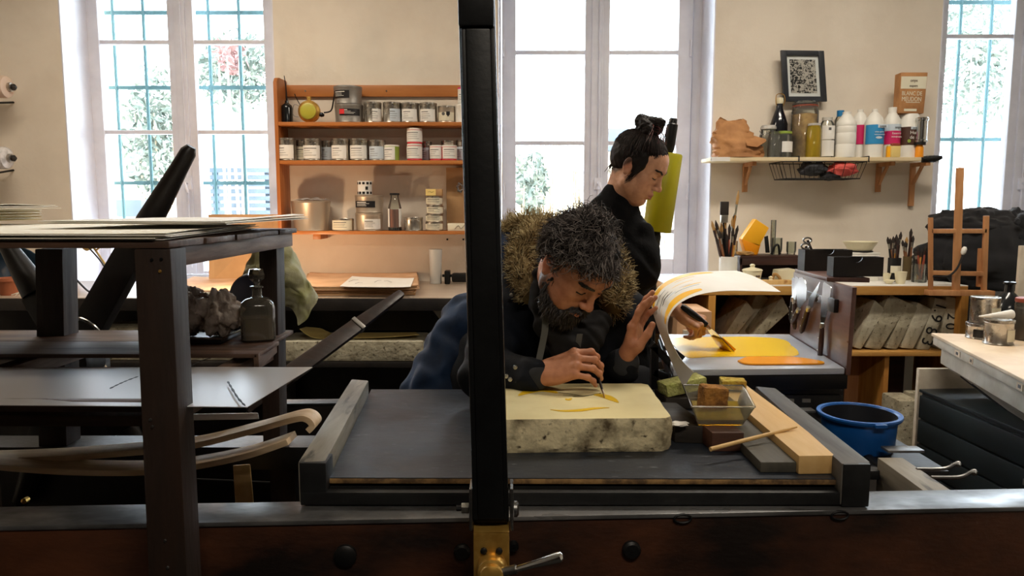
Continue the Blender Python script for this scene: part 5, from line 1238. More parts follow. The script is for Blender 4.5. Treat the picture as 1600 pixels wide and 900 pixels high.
# ink on the slab
def ink(pts, z, mat, nm, th=.0012, seed=0):
    c = [G(px,py,IZ) for px,py in pts]; n = len(c); out = []
    cc_ = crv(c+[c[0]], 5)[:-1]; cen = sum(cc_,V(0,0,0))/len(cc_)
    cc_ = [p+(p-cen).normalized()*.006*noise.noise(p*25+V(seed,0,0)) for p in cc_]
    return MB().prism([V(p.x,p.y,IZ+z) for p in cc_], (0,0,th)).build(nm, mat, it)
ink([(1046,531),(1062,528),(1110,527),(1180,527),(1222,531),(1240,543),(1246,556),(1190,557),(1110,558),(1070,557)], .0002, 'ink_yellow', 'ink_film')
ink([(1152,566),(1168,560),(1200,560),(1240,560),(1278,566),(1284,570),(1230,571),(1170,571)], .0016, 'ink_orange', 'ink_ridge', .004, 3)
# side panel with the knife rack
s0_, s1_, s2_, s3_ = f1+V(0,0,-.03), b1+V(0,0,-.03), P(1238,424,b1.y), P(1331,449,f1.y)
e = V(.014,.002,0)
wp = [f1+V(.002,-.004,-.02), b1+V(.002,0,-.02), V(P(1240,425,b1.y).x,b1.y,P(1240,425,b1.y).z), V(P(1331,449,f1.y).x,f1.y-.004,P(1331,449,f1.y).z)]
MB().hexa([wp[0],wp[0]+e,wp[1]+e,wp[1],wp[3],wp[3]+e,wp[2]+e,wp[2]]).build('side_panel','panel_brown',it,bevel=.002)
def onp(u, v, o=0.): # u from front (0) to back (1), v up
    p = wp[0].lerp(wp[1],u).lerp(wp[3].lerp(wp[2],u),v); return p+V(-o,0,0)
e2 = V(.13,.01,0)
MB().hexa([wp[3]+V(0,.17,-.001),wp[3]+V(.13,.17,-.004),wp[2]+e2+V(0,-.01,-.001),wp[2]+V(0,-.01,-.001),wp[3]+V(0,.17,.012),wp[3]+V(.13,.17,.010),wp[2]+e2+V(0,-.01,.012),wp[2]+V(0,-.01,.012)]).build('top_shelf','panel_brown',it,bevel=.002)
mgz = []
def pq(u0,u1,v0,v1,o0,o1): return MB().hexa([onp(u0,v0,o0),onp(u1,v0,o0),onp(u1,v0,o1),onp(u0,v0,o1),onp(u0,v1,o0),onp(u1,v1,o0),onp(u1,v1,o1),onp(u0,v1,o1)])
pq(.24,.92,.70,.80,.0005,.006).build('magnet_bar','steel',it,bevel=.001)
pq(.17,.27,.66,.82,.0005,.014).build('bar_end','plastic_black',it,bevel=.002)
# knives on the bar
def knife(label, top, mid, tip, wmid, kind, u_off=.008, hm='handle_dark'):
    # top..mid = blade (hangs on the bar), mid..tip = handle ; (u,v) panel coordinates
    t = thing('palette_knife', label, 'knife', tuple(onp(*mid, u_off)), 'palette knives on the magnetic bar')
    a, b, c = onp(*top,u_off), onp(*mid,u_off), onp(*tip,u_off)
    if kind == 'trap': pts = [(0,.2),(.12,.75),(.45,1.0),(.75,.5),(.95,.16),(1,.14)]
    elif kind == 'point': pts = [(0,.05),(.3,.4),(.75,1),(.9,.5),(1,.2)]
    else: pts = [(0,.7),(.04,1),(.5,.85),(.9,.5),(1,.35)]
    d = (b-a); s_ = V(0,d.z,-d.y).normalized() if True else 0
    L_, R__ = [], []
    for f_, w_ in pts: p = a+d*f_; L_.append(p-s_*wmid*w_/2); R__.append(p+s_*wmid*w_/2)
    MB().sheet([L_,R__], .0014).build('blade','chrome',t)
    hd = c-b; MB().tube([b-hd*.03,b+hd*.12,b+hd*.5,b+hd*.9,c], [.006,.0085,.010,.0095,.005], 12, flat=.8).build('handle',hm,t)
    MB().lathe([(.0072,-.008),(.0072,.008)], b, 12, align(hd.normalized())).build('ferrule','ferrule',t)
    for f_ in (.35,.7): MB().lathe([(.0022,0),(.0018,.0012)], b+hd*f_+V(-.009,0,0), 8, Ry(-PI/2)).build('rivet','ferrule',t)
knife('narrow palette knife hanging at the far end of the magnetic bar', (.93,.93), (.92,.62), (.94,.30), .030, 'flat', .010, 'handle_black')
knife('narrow palette knife with a black handle, second from the far end of the magnetic bar', (.84,.96), (.86,.60), (.82,.22), .032, 'flat', .014)
knife('broad trowel shaped palette knife in the middle of the magnetic bar', (.66,.97), (.73,.52), (.83,.30), .098, 'trap', .022)
knife('pointed steel scraper knife leaning right on the magnetic bar', (.42,.98), (.60,.58), (.70,.22), .040, 'point', .012)
knife('large flat palette knife with a brown handle nearest the front of the panel', (.29,.98), (.33,.45), (.33,.02), .060, 'flat', .014)
# two black boxes with a thumb notch
def notchbox(label, x0,x1, y0, y1, z0, z1, notch):
    t = thing('notched_box', label, 'box', ((x0+x1)/2,(y0+y1)/2,z0), 'black notched boxes')
    n = 9; cx_ = x0+(x1-x0)*notch; r = .018
    poly = [(x0,z0),(x1,z0),(x1,z1),(cx_+r,z1)]+[(cx_+r*math.cos(a),z1-r*.9*math.sin(a)) for a in np.linspace(0,PI,n)[1:-1]]+[(cx_-r,z1),(x0,z1)]
    MB().prism([(x,y0,z) for x,z in poly],(0,.005,0)).build('front','black_wood',t)
    MB().box(x0,x1,y1-.005,y1,z0,z1).build('back','black_wood',t); MB().box(x0,x0+.005,y0+.005,y1-.005,z0,z1).build('side','black_wood',t); MB().box(x1-.005,x1,y0+.005,y1-.005,z0,z1).build('side','black_wood',t)
    MB().box(x0+.005,x1-.005,y0+.005,y1-.005,z0,z0+.005).build('bottom','black_wood',t)
    return t
z0 = wp[3].z+.0125
ya = yf+.19; xa, xb_ = P(1301,443,ya).x, P(1379,443,ya).x
notchbox('black notched box in front, overhanging the side panel of the ink table', xa, xb_, ya, ya+.045, z0+.001, P(1340,402,ya).z, .46)
ya2 = ya+.20; xa2, xb2 = P(1244,423,ya2).x, P(1313,423,ya2).x
zz2 = wp[2].z+.0135; xa2, xb2 = wp[2].x-.01, wp[2].x+.15
nb = notchbox('black notched box behind, holding a pair of scissors', xa2, xb2, b1.y-.12, b1.y-.06, zz2, P(1280,390,b1.y-.1).z, .5)
sc_ = thing('scissors', 'pair of steel scissors lying in the rear black notched box', 'scissors', (xa2+.05,b1.y-.07,zz2+.02))
zt_b = P(1280,390,b1.y-.1).z
for k_,(a,b) in enumerate((((.02,.010),(.07,.028)),((.03,.030),(.075,.012)))):
    pA, pB = V(xa2+a[0],b1.y-.07+.01*k_,zt_b+a[1]), V(xa2+b[0],b1.y-.07+.01*k_,zt_b+b[1])
    MB().bar(V(xa2+.06,b1.y-.07,zz2+.03), pA, .008, .003, (0,1,0)).build('blade','chrome',sc_)
    ring = [pA+V(.014*math.cos(t_),0,.009*math.sin(t_)) for t_ in np.linspace(0,2*PI,14)]; MB().tube(ring,.003,6).build('finger_ring','steel',sc_)
# ============================================================= RIGHT WORK DESK (pine shelf with stones)
pd = thing('pine_desk', 'pine desk with open shelves full of litho stones along the window wall', 'desk', (1.9,3.95,0))
PF = 3.72
ptz = P(1420,446,PF).z
px0, px1 = P(1045,455,PF).x, P(1512,455,PF).x
m = MB().box(px0, px1, PF, YW-.01, ptz-.004, ptz); m.build('top_sheet','paper_white',pd)
MB().box(px0, px1, PF-.002, YW-.01, P(1420,461,PF).z, ptz-.004).build('top_board','pine',pd,bevel=.002)
zt1 = P(1420,461,PF).z; zs1 = P(1420,550,PF).z
for px, nm in ((1506,'end_panel'),(1112,'divider'),(1326,'divider')):
    x = P(px,500,PF).x; MB().box(x-.018,x+.018,PF,YW-.03,zs1,zt1).build(nm,'pine_z',pd,bevel=.002)
MB().box(px0, px1-.002, PF, YW-.03, zs1-.022, zs1).build('shelf_board','pine',pd,bevel=.002)
for px in (1381,1060,1500):
    x = P(px,600,PF+.05).x; MB().box(x-.012,x+.012,PF+.03,YW-.1,0,zs1-.022).build('lower_panel','pine_z',pd,bevel=.002)
x0_ = P(1320,600,PF+.3).x; MB().box(x0_,P(1376,600,PF+.3).x,PF+.3,PF+.32,0,zs1-.022).build('lower_panel','easel_wood',pd)
MB().box(px0,px1,YW-.03,YW-.012,0,zt1).build('back_panel','dark_box_wood',pd)
# leaning stones: front-face quads in pixels
def lean_stone(label, q, depth, mat, seed, name='litho_stone', Y0=None, txt=None):
    Y0 = Y0 or PF+.05
    f = [P(px,py,Y0) for px,py in q]
    lo = min(p.z for p in f)
    if lo < zs1+.002:
        for p in f: p.z += zs1+.002-lo
    e = V(0,depth,0)
    t = thing(name, label, 'stone', tuple(sum(f,V(0,0,0))/4*1), 'litho stones on the pine desk shelf')
    m = MB().hexa([f[0],f[1],f[1]+e,f[0]+e,f[3],f[2],f[2]+e,f[3]+e]); o = m.build('body', mat, t, bevel=.012, seg=2)
    bm = bmesh.new(); bm.from_mesh(o.data)
    for v in bm.verts: v.co += Vector((noise.noise(v.co*11+V(seed,0,0)),0,noise.noise(v.co*11+V(0,seed,3))))*.006
    bm.to_mesh(o.data); bm.free()
    if txt:
        R = Matrix(((f[1]-f[0]).normalized(), V(0,0,1), V(0,-1,0)))
        up = (f[0]-f[3]).normalized()   # text runs from the top of the stone down
        xax = up; zax = V(0,-1,0); yax = zax.cross(xax)
        RR = Matrix((xax,yax,zax)).transposed()
        for s_, fr_, sz in txt:
            c = f[3].lerp(f[0],fr_).lerp(f[2].lerp(f[1],fr_),.52)+V(0,-.0015,0); text(s_, sz, c, RR, 'marker', t, name='painted_number', extr=.0008)
    return t
lean_stone('pale stone slab leaning at the left of the open desk bay', [(1334,546),(1346,549),(1385,487),(1366,471)], .3, 'stone_pale', 1)
lean_stone('broad speckled stone with a rounded top, second in the open desk bay', [(1352,548),(1377,550),(1421,478),(1390,463)], .3, 'stone_grey', 2)
lean_stone('tan stone leaning third from the left in the open desk bay', [(1384,548),(1402,550),(1437,484),(1417,475)], .3, 'stone_grey', 3)
lean_stone('flaking pale stone leaning fourth from the left in the open desk bay', [(1408,548),(1427,550),(1459,488),(1433,475)], .3, 'stone_pale', 4)
lean_stone('stone with the painted number 1.983 down its edge', [(1433,549),(1452,549),(1483,474),(1462,468)], .3, 'stone_pale', 5, txt=[('1.',.16,.08),('9',.36,.085),('8',.62,.085),('3',.84,.085)])
lean_stone('stone with the painted number 208 at the right end of the desk bay', [(1468,549),(1487,549),(1505,470),(1478,464)], .3, 'stone_pale', 6, txt=[('2',.36,.075),('0',.55,.075),('8',.74,.075)])
lean_stone('grey stone slab leaning low behind the ink slab', [(1176,524),(1186,532),(1236,487),(1222,462)], .3, 'stone_grey', 7, Y0=PF+.06)
lean_stone('flat pale stone leaning behind the curled print', [(1128,528),(1142,534),(1180,488),(1166,470)], .3, 'stone_pale', 8, Y0=PF+.12)
lean_stone('broad pale green stone lying tilted behind the grey slab', [(1150,535),(1176,545),(1214,480),(1184,462)], .26, 'stone_pale', 9, Y0=PF+.2)
c = P(1385,640,3.75); block_stone('floor_stone', 'large grey stone standing on the floor below the pine desk', P(1392,700,3.5).x, P(1425,700,3.5).x, 3.45, 3.62, 0, P(1405,622,3.5).z, ('stone_grey','stone_grey'))
c = block_stone('floor_stone', 'dark stone standing on the floor behind the large grey stone', P(1412,700,3.66).x, P(1445,700,3.66).x, 3.64, 3.70, 0, P(1420,612,3.66).z, ('stone_grey','stone_grey'))
# cardboard boxes beneath, by the hand with the spatula
tag(MB().hexa([P(1048,526,2.75),P(1118,526,2.75),P(1118,526,3.0),P(1048,526,3.0),P(1048,468,2.75),P(1132,466,2.75),P(1118,460,3.0),P(1048,460,3.0)]).build('carton','cardboard',bevel=.002) if False else MB().box(P(1058,500,PF-.3).x,P(1112,500,PF-.3).x,PF-.3,PF-.02,0,P(1080,487,PF-.3).z).build('carton','paper_kraft',bevel=.003), 'pale cardboard carton standing behind the ink slab', 'carton')
tag(MB().hexa([P(1040,469,PF-.31),P(1132,469,PF-.30),P(1105,458,PF-.03),P(1040,458,PF-.03),P(1040,466,PF-.31),P(1132,466,PF-.30),P(1105,455,PF-.03),P(1040,455,PF-.03)]).build('board_offcut','paper_kraft') if False else MB().box(P(1046,500,PF-.02).x,P(1060,500,PF-.02).x,PF-.34,PF-.31,0,P(1050,500,PF-.02).z).build('board_offcut','cream_paint'), 'narrow pale board leaning beside the cardboard carton', 'board')
# things on the pine desk -------------------------------------------------
dz = ptz+.0005
def desk_pt(px, py=None, Y=None): p = P(px, 437, Y); return V(p.x, Y, dz)
def brush(t, base, tip, kind, rn, Lh=None):
    d = tip-base
    hm = ('handle_wood','handle_dark','handle_black','handle_red','pine_z')[rn.randrange(5)]
    MB().tube([base, base+d*.45, base+d*.72], [.004,.0068,.0048], 7).build('brush_handle',hm,t)
    f = MB().tube([base+d*.72, base+d*.84], [.0055,.007], 8).build('ferrule','ferrule' if rn.random() < .6 else 'handle_dark',t)
    MB().tube([base+d*.84, base+d*.92, base+d], [.007,.0088,.0015], 8).build('bristles','bristle_dark' if rn.random() < .7 else 'bristle_tan',t)
def brushjar(label, px, w, top, base_px, Y, jarmat, tips, lab=None, cat='brush jar'):
    b = desk_pt(px, Y=Y); k = K(Y); t = thing('brush_jar', label, cat, tuple(b)); rn = random.Random(px)
    h = (base_px-top)*k
    MB().lathe([(w/2*k*.94,0),(w/2*k,h*.04),(w/2*k,h),(w/2*k-.003,h),(w/2*k*.9,.006)], b, 20).build('jar', jarmat, t)
    for tx, ty in tips:
        tip = P(tx,ty,Y+rn.uniform(-.02,.02)); base = b+V((b.x-tip.x)*-.12+rn.uniform(-.01,.01)-.3*(tip.x-b.x)*.3,rn.uniform(-.01,.01),.012)
        brush(t, base, tip, 0, rn)
    return t, b, k
t, b, k = brushjar('white paint tin packed with brushes at the left end of the pine desk', 1137, 28, 397, 437, 3.9, 'plastic_white', [(1112,345),(1118,344),(1122,352),(1127,348),(1132,342),(1145,338),(1149,330),(1153,352),(1140,350),(1124,360),(1150,362),(1154,297),(1115,352),(1129,362),(1146,356),(1136,366),(1119,370)])
for z0_,z1_ in ((6,10),(12,15)): arc_patch(b, 14*k, z0_*k, z1_*k, -1.1, .6).build('print','print_grey',t)
wb_ = MB().box(P(1125,318,3.9).x,P(1138,318,3.9).x,3.885,3.9,P(1130,336,3.9).z,P(1130,315,3.9).z).build('wide_bristles','bristle_dark',t,bevel=.003)
MB().box(P(1126,318,3.9).x,P(1137,318,3.9).x,3.882,3.903,P(1130,348,3.9).z,P(1130,336,3.9).z).build('wide_ferrule','ferrule',t,bevel=.002)
MB().tube([P(1131,348,3.9), V(b.x,3.9,dz+.02)], .007, 8).build('brush_handle','handle_black',t)
t, b, k = brushjar('dark jar with a pale label full of brushes on the right of the desk', 1396, 19, 400, 437, 3.92, 'plastic_black', [(1387,370),(1391,372),(1396,369),(1401,366),(1404,372),(1408,362),(1400,380)])
arc_patch(b, 9.6*k, 14*k, 25*k, -1, 1).build('label','label_cream',t)
t, b, k = brushjar('amber jar with long brushes beside the dark brush jar', 1416, 13, 400, 437, 4.0, 'amber_liquid', [(1415,377),(1417,370),(1424,357),(1427,368),(1410,375)])
t, b, k = brushjar('water glass holding wooden handled brushes near the right end of the desk', 1436, 22, 408, 437, 3.88, 'clear_glass', [(1434,384),(1447,383),(1430,392),(1441,388)])
b = desk_pt(1407, Y=3.80); k = K(3.80)
cpn = thing('white_cup', 'small white fluted cup in front of the brush jars', 'cup', tuple(b))
MB().lathe([(6*k,0),(7*k,3*k),(9.3*k,19*k),(8.3*k,19*k),(6*k,3*k),(.1*k,2.5*k)], b, 14).build('cup','ceramic',cpn)
b = desk_pt(1389, Y=3.80); bw = thing('small_bowl', 'small cream bowl, lower one of the two beside the white cup', 'bowl', tuple(b), 'small cream bowls')
MB().lathe([(4*k,0),(9*k,6*k),(8.3*k,6*k),(3.5*k,1*k),(.1*k,1*k)], b, 18).build('bowl','ceramic',bw)
b = desk_pt(1385, Y=3.90); bw = thing('small_bowl', 'small cream dish, upper one of the two beside the white cup', 'bowl', tuple(b), 'small cream bowls')
MB().lathe([(4*k,0),(7*k,14*k),(6.3*k,14*k),(3.5*k,1*k),(.1*k,1*k)], b, 18).build('bowl','ceramic',bw)
# white box with bowl
Yw = 4.0; k = K(Yw); b = desk_pt(1341, Y=Yw)
wx = thing('white_box', 'tall white box carrying the enamel bowl behind the black notched boxes', 'box', tuple(b))
MB().box(b.x-23*k,b.x+23*k,Yw-.06,Yw+.08,dz,dz+41*k).build('box','plastic_white',wx,bevel=.003)
MB().box(b.x-24*k,b.x+24*k,Yw-.062,Yw+.082,dz+41*k,dz+44*k).build('lid','plastic_white',wx,bevel=.003)
bz_ = dz+44.2*k; eb = thing('enamel_bowl', 'cream enamel bowl with a dark foot on top of the white box', 'bowl', (b.x,Yw,bz_))
MB().lathe([(15*k,0),(17*k,2*k),(25*k,15*k),(26*k,16*k),(24*k,16*k),(15*k,3*k),(.1*k,2.5*k)], b+V(0,0,44.2*k), 28).build('bowl','ceramic',eb)
MB().lathe([(19*k,-.2*k+.001),(19*k,2*k)], b+V(0,0,44.2*k), 24).build('foot','plastic_black',eb)
# brown cubby
Yc = 3.98; k = K(Yc)
cu = thing('brown_cubby', 'low dark brown open cubby at the left end of the pine desk', 'cubby', (P(1200,437,Yc).x,Yc,dz))
x0_,x1_ = P(1151,437,Yc).x, P(1250,437,Yc).x; zc0, zc1 = dz+25*k, dz+39*k
MB().box(x0_,x1_,Yc-.05,Yc+.16,zc1-.012,zc1).build('top','dark_box_wood',cu,bevel=.002)
MB().box(x0_,x1_,Yc-.05,Yc-.035,zc0,zc1-.012).build('front_rail','dark_box_wood',cu,bevel=.002)
for x in (x0_, x1_-.012): MB().box(x,x+.012,Yc-.05,Yc+.16,dz,zc1-.012).build('side','dark_box_wood',cu,bevel=.002)
MB().box(x0_,x1_,Yc+.15,Yc+.16,dz,zc1-.012).build('back','dark_box_wood',cu)
# pots in front of the cubby
b = desk_pt(1175, Y=3.84); k = K(3.84)
sp_ = thing('lidded_pot', 'small cream lidded pot with a painted motif under the brown cubby', 'pot', tuple(b))
MB().lathe([(11*k,0),(12*k,2*k),(15*k,19*k),(15*k,20*k)], b, 24).build('pot','ceramic',sp_)
MB().lathe([(16*k,20*k),(14*k,22*k),(5*k,24*k),(3*k,25*k),(4.2*k,28*k),(2*k,30*k)], b, 24).build('lid','ceramic',sp_)
m = MB()
for a in (.15,.35,.55): q = arc_patch(b, 14*k, 10*k, 13*k, a-.06, a+.06, .001, 3); m.add(q.v,q.f)
m.build('motif','plastic_brown',sp_)
b = desk_pt(1222, Y=3.86); t = thing('tilted_tub', 'cream plastic tub lying tilted under the brown cubby', 'tub', tuple(b))
MB().hexa([b+V(-12*k,-.03,.001),b+V(17*k,-.03,.001),b+V(17*k,.06,.001),b+V(-12*k,.06,.001),b+V(-9*k,-.04,20*k),b+V(17*k,-.04,22*k),b+V(17*k,.06,22*k),b+V(-9*k,.06,20*k)]).build('body','ceramic',t,bevel=.006)
MB().tube(crv([b+V(-18*k,-.02,.004),b+V(-16*k,-.03,14*k),b+V(-9*k,-.035,10*k),b+V(-6*k,-.035,.006)],6), .008, 8).build('handle','bristle_tan',t)
b = desk_pt(1195, Y=3.78); t = thing('wood_offcut', 'flat pale wood offcut at the front edge of the pine desk', 'wood', tuple(b))
MB().box(b.x-.02,b.x+.13,3.755,3.80,dz,dz+.022).build('piece','pine_pale',t,bevel=.002)
MB().lathe([(.010,.022),(.008,.03),(.012,.036),(.002,.042)], b+V(.03,0,0), 10).build('knob','ceramic',t)
# on top of the cubby
zc = zc1+.0008; Yo = 4.02; k = K(Yo)
ob = thing('orange_scoop', 'bright orange yellow plastic scoop standing tilted on the brown cubby', 'scoop', (P(1178,395,Yo).x,Yo,zc))
f = [P(1159,374,Yo),P(1186,386,Yo),P(1202,356,Yo),P(1181,342,Yo)]; e = V(0,.06,0)
MB().hexa([f[0],f[1],f[1]+e,f[0]+e,f[3],f[2],f[2]+e,f[3]+e]).build('body','plastic_yellow',ob,bevel=.005)
f = [V(P(1166,397,Yo).x,Yo,zc),V(P(1184,397,Yo).x,Yo,zc),P(1189,382,Yo),P(1159,373,Yo)]
MB().hexa([f[0],f[1],f[1]+e,f[0]+e,f[3],f[2],f[2]+e,f[3]+e]).build('base','plastic_orange',ob,bevel=.005)
for px, w, h, mt, lb in ((1147,10,34,'clear_plastic','pale yellow plastic cup behind the brush tin'),(1213,17,26,'clear_glass','round drinking glass upside down on the brown cubby'),(1236,15,20,'clear_glass','short glass jar on the brown cubby beside the round glass'),(1207,8,54,'clear_glass','tall narrow clear tube standing on the brown cubby')):
    x = P(px,395,4.06).x; zb2 = zc if px > 1150 else dz; t = thing('glass_vessel', lb, 'glass', (x,4.06,zb2), None); 
    hh = h if px > 1150 else 60
    MB().lathe([(w/2*k*.8,0.0003),(w/2*k,hh*k*.3),(w/2*k,hh*k),(w/2*k-.003,hh*k),(w/2*k-.003,.008)], (x,4.06,zb2), 18).build('vessel',mt,t)
t = thing('black_clip', 'black spring clamp standing on the brown cubby beside the scoop', 'clamp', (P(1198,395,3.97).x,3.97,zc))
MB().hexa([P(1196,395,3.97),P(1203,395,3.97),P(1203,395,3.99),P(1196,395,3.99),P(1194,370,3.97),P(1200,368,3.97),P(1200,368,3.99),P(1194,370,3.99)]).build('arm','plastic_black',t,bevel=.002)
MB().tube(crv([V(P(1206,395,3.97).x,3.97,zc+.004),P(1210,386,3.97),P(1216,383,3.97),V(P(1218,395,3.97).x,3.97,zc+.004)],5), .006, 8).build('arm','iron_black',t)
t = crumple('cloth_rag', 'small tan crumpled rag on the brown cubby below the orange scoop', 'cloth', (P(1164,392,3.95).x,3.955,zc+.012), (.045,.02,.013), 'bristle_tan', 8, .4, clampz=zc)
# ============================================================= EASEL, COATS, SINK AND PLAN CHEST AT THE RIGHT
YE = 3.62
ez = thing('table_easel', 'wooden table easel standing on the right end of the pine desk', 'easel', (P(1498,437,YE).x,YE,P(1498,462,YE).z))
def estick(nm, a, b, w, th=.018, Y=YE): MB().bar(P(*a,Y), P(*b,Y), w, th, (0,-1,0)).build(nm,'easel_wood',ez,bevel=.002)
estick('mast', (1493,462), (1500,262), .032, .02)
estick('side_post', (1454,455), (1454,340), .018); estick('side_post', (1537,455), (1541,337), .022)
estick('side_strut', (1529,448), (1532,388), .018, .018, YE+.02)
estick('cross_bar', (1454,361), (1541,361), .022); estick('cross_bar', (1454,426), (1540,428), .022)
estick('ledge', (1448,457), (1550,458), .026, .05)
cbp = thing('white_plug_cable', 'black cable with a white plug hung on the easel mast', 'cable', tuple(P(1506,390,YE-.02)))
MB().tube(crv([P(1458,432,YE-.03),P(1480,432,YE-.03),P(1495,420,YE-.03),P(1504,400,YE-.03)],6), .005, 8).build('cord','cable',cbp)
MB().lathe([(.006,0),(.012,.01),(.012,.03),(.006,.04)], P(1504,398,YE-.03), 10, align((.25,0,1))).build('plug','plastic_white',cbp)
# stand beneath the easel
es = MB().box(P(1524,470,3.7).x,P(1600,470,3.7).x,3.55,4.1,0,P(1520,463,3.62).z)
tag(es.build('black_cabinet','cloth_black',bevel=.004), 'black cabinet under the coats at the right edge', 'cabinet')
# coats: rounded dark heap over the cabinet
ch = thing('coat_heap', 'heap of black coats piled behind the easel in front of the right window', 'coats', (P(1535,460,3.9).x,3.9,P(1520,463,3.62).z+.001))
cz_ = P(1520,463,3.62).z+.001; p0 = P(1535,400,3.95)
crumple('coat', '', '', (p0.x+.03,3.95,cz_+.17), (.36,.16,.22), 'cloth_black', 4, .22, 72, None, ch, 1.6, cz_)
p1 = P(1527,345,3.9); crumple('coat_sleeve', '', '', (p1.x,3.95,p1.z-.02), (.21,.12,.085), 'cloth_black', 9, .35, 72, None, ch, 1.8)
p1 = P(1588,352,3.95); crumple('coat_hood', '', '', (p1.x,3.93,p1.z-.02), (.10,.12,.10), 'cloth_black', 12, .35, 60, None, ch, 1.8)
p1 = P(1590,346,3.8); MB().lathe([(.018,-.004),(.014,.004)], p1, 8, Rx(PI/2)).build('buckle','cloth_grey',ch)
# pale board at the right edge
tag(MB().hexa([P(1592,482,3.2),P(1640,482,3.2),P(1640,482,3.22),P(1592,482,3.22),P(1590,384,3.2),P(1640,384,3.2),P(1640,384,3.22),P(1590,384,3.22)]).build('pale_board','cream_paint',bevel=.003) if False else MB().box(P(1592,430,3.45).x,P(1650,430,3.45).x,3.45,3.47,.0,P(1592,384,3.45).z).build('pale_board','cream_paint',bevel=.003), 'tall pale board standing at the right edge behind the round dark bottle', 'board')
# graining sink
sk = thing('graining_sink', 'cream painted wooden graining sink with a sloping hopper at the right', 'sink', (1.9,2.5,0))
KZ = .86
n0, n1 = G(1600,593,KZ), G(1455,520,KZ)     # near / far of the left top edge
kd = (n1-n0).normalized(); n0 = n0-kd*.35; kr = V(kd.y,-kd.x,0)   # toward the right
Lk = (n1-n0).length
def kp(t, o, z): q = n0+kd*t+kr*o; return V(q.x,q.y,z)
def kbox(mb, t0,t1,o0,o1,z0,z1): return mb.hexa([kp(t0,o0,z0),kp(t0,o1,z0),kp(t1,o1,z0),kp(t1,o0,z0),kp(t0,o0,z1),kp(t0,o1,z1),kp(t1,o1,z1),kp(t1,o0,z1)])
kbox(MB(), 0,Lk,.0,.8,KZ-.012,KZ).build('cover_board','sink_top',sk,bevel=.003)
kbox(MB(), .01,Lk-.005,.006,.79,KZ-.045,KZ-.013).build('rim','cream_paint',sk,bevel=.003)
kbox(MB(), .03,Lk-.03,.03,.77,KZ-.115,KZ-.046).build('side','cream_paint',sk,bevel=.003)
m = MB(); z1_, z0_ = KZ-.116, .50
m.hexa([kp(.1,.34,z0_),kp(.1,.6,z0_),kp(Lk-.3,.6,z0_),kp(Lk-.3,.34,z0_),kp(.03,.035,z1_),kp(.03,.765,z1_),kp(Lk-.03,.765,z1_),kp(Lk-.03,.035,z1_)]); hp = m.build('hopper','cream_paint',sk,bevel=.003)
for (t0,h0,t1,h1,w) in ((Lk-.16,.02,Lk-.28,.19,.03),(Lk-.24,.03,Lk-.36,.2,.035),(Lk-.62,.06,Lk-.72,.19,.03)):
    def hpt(t,h): f=(h)/(z1_-z0_); a=kp(t,.035,z1_); b=kp(t,.34,z0_); return a.lerp(b,f)
    a,b = hpt(t0,h0),hpt(t1,h1); nn = (hpt(t0,h0)-hpt(t0,h0+.1)).cross(kd).normalized(); nn = nn if nn.x < 0 else -nn
    MB().bar(a+nn*.001, b+nn*.001, w, .003, nn).build('dark_stain','cabinet_green',hp)
for t_ in (.1, Lk-.35): kbox(MB(), t_,t_+.06,.36,.42,0,z0_).build('leg','cream_paint',sk,bevel=.003); kbox(MB(), t_,t_+.06,.54,.60,0,z0_).build('leg','cream_paint',sk,bevel=.003)
for (t_,w,mt) in ((Lk-.30,.05,'sink_top'),(Lk-.42,.03,'sink_top'),(Lk-.80,.04,'sink_top')):
    kbox(MB(), t_,t_+w,.004,.0055,KZ-.040,KZ-.018).build('tape_label',mt,sk); kbox(MB(), t_+w*.3,t_+w*.7,.003,.0045,KZ-.034,KZ-.024).build('pen_mark','print_grey',sk)
# tins on the sink
def sinktin(label, pxl, pxr, top, base, mat='tin', lab=None, la=(-1,1), name='ink_can', extra=None):
    pc = (pxl+pxr)/2; g = G(pc, base-3, KZ); Y = g.y; k = K(Y); r = (pxr-pxl)/2*k
    h = (base-top-4)*k; t = thing(name, label, 'tin', (g.x,Y,KZ+.0008)); c = V(g.x,Y,KZ+.0008)
    MB().lathe([(r-.001,0),(r+.001,.002),(r-.001,.006),(r-.001,h-.014),(r+.001,h-.011),(r-.001,h-.008)], c, 26).build('body',mat,t)
    MB().lathe([(r-.001,h-.010),(r+.0015,h-.009),(r+.0015,h-.001),(r-.004,h),(r-.006,h-.004),(.001,h-.004)], c, 26, cap=False).build('lid',mat,t)
    if lab: arc_patch(c, r, h*.15, h*.62, *la).build('label',lab,t)
    return t, c, r, h
t, c, r, h = sinktin('wide low tin with a dark label at the bottom of the stack on the sink', 1511, 1556, 503, 531, 'tin', 'label_black', (-1.1,.4))
z_ = c.z+h; k = K(c.y)
t2c = V(c.x+5*k,c.y+.01,z_+.0008); r2 = 20.5*k; h2_ = 41*k
t = thing('ink_can', 'tall silver can standing on the wide low tin on the sink', 'tin', tuple(t2c))
MB().lathe([(r2,0),(r2,h2_-.012),(r2+.0015,h2_-.010),(r2+.0015,h2_-.001),(r2-.004,h2_),(r2-.006,h2_-.004),(.001,h2_-.004)], t2c, 26).build('body','tin',t)
arc_patch(t2c, r2+.0005, h2_*.1, h2_*.6, -.1, 1.0).build('label','label_cream',t)
t, c, r, h = sinktin('silver can with a blank cream label in front on the sink', 1538, 1580, 497, 540, 'tin', 'label_cream', (.0,1.1))
cone = thing('paper_cone', 'rolled white paper cone lying on the front can of the sink', 'paper', (c.x,c.y,c.z+h))
k = K(c.y); a, b = c+V(-36*k,-.01,h+5*k), c+V(18*k,-.005,h+8*k)
MB().tube([a, a.lerp(b,.5), a.lerp(b,.97), b], [.002,4.2*k,7.6*k,7.0*k], 16).build('cone','paper_white',cone)
g = G(1600,531,KZ); k = K(g.y)
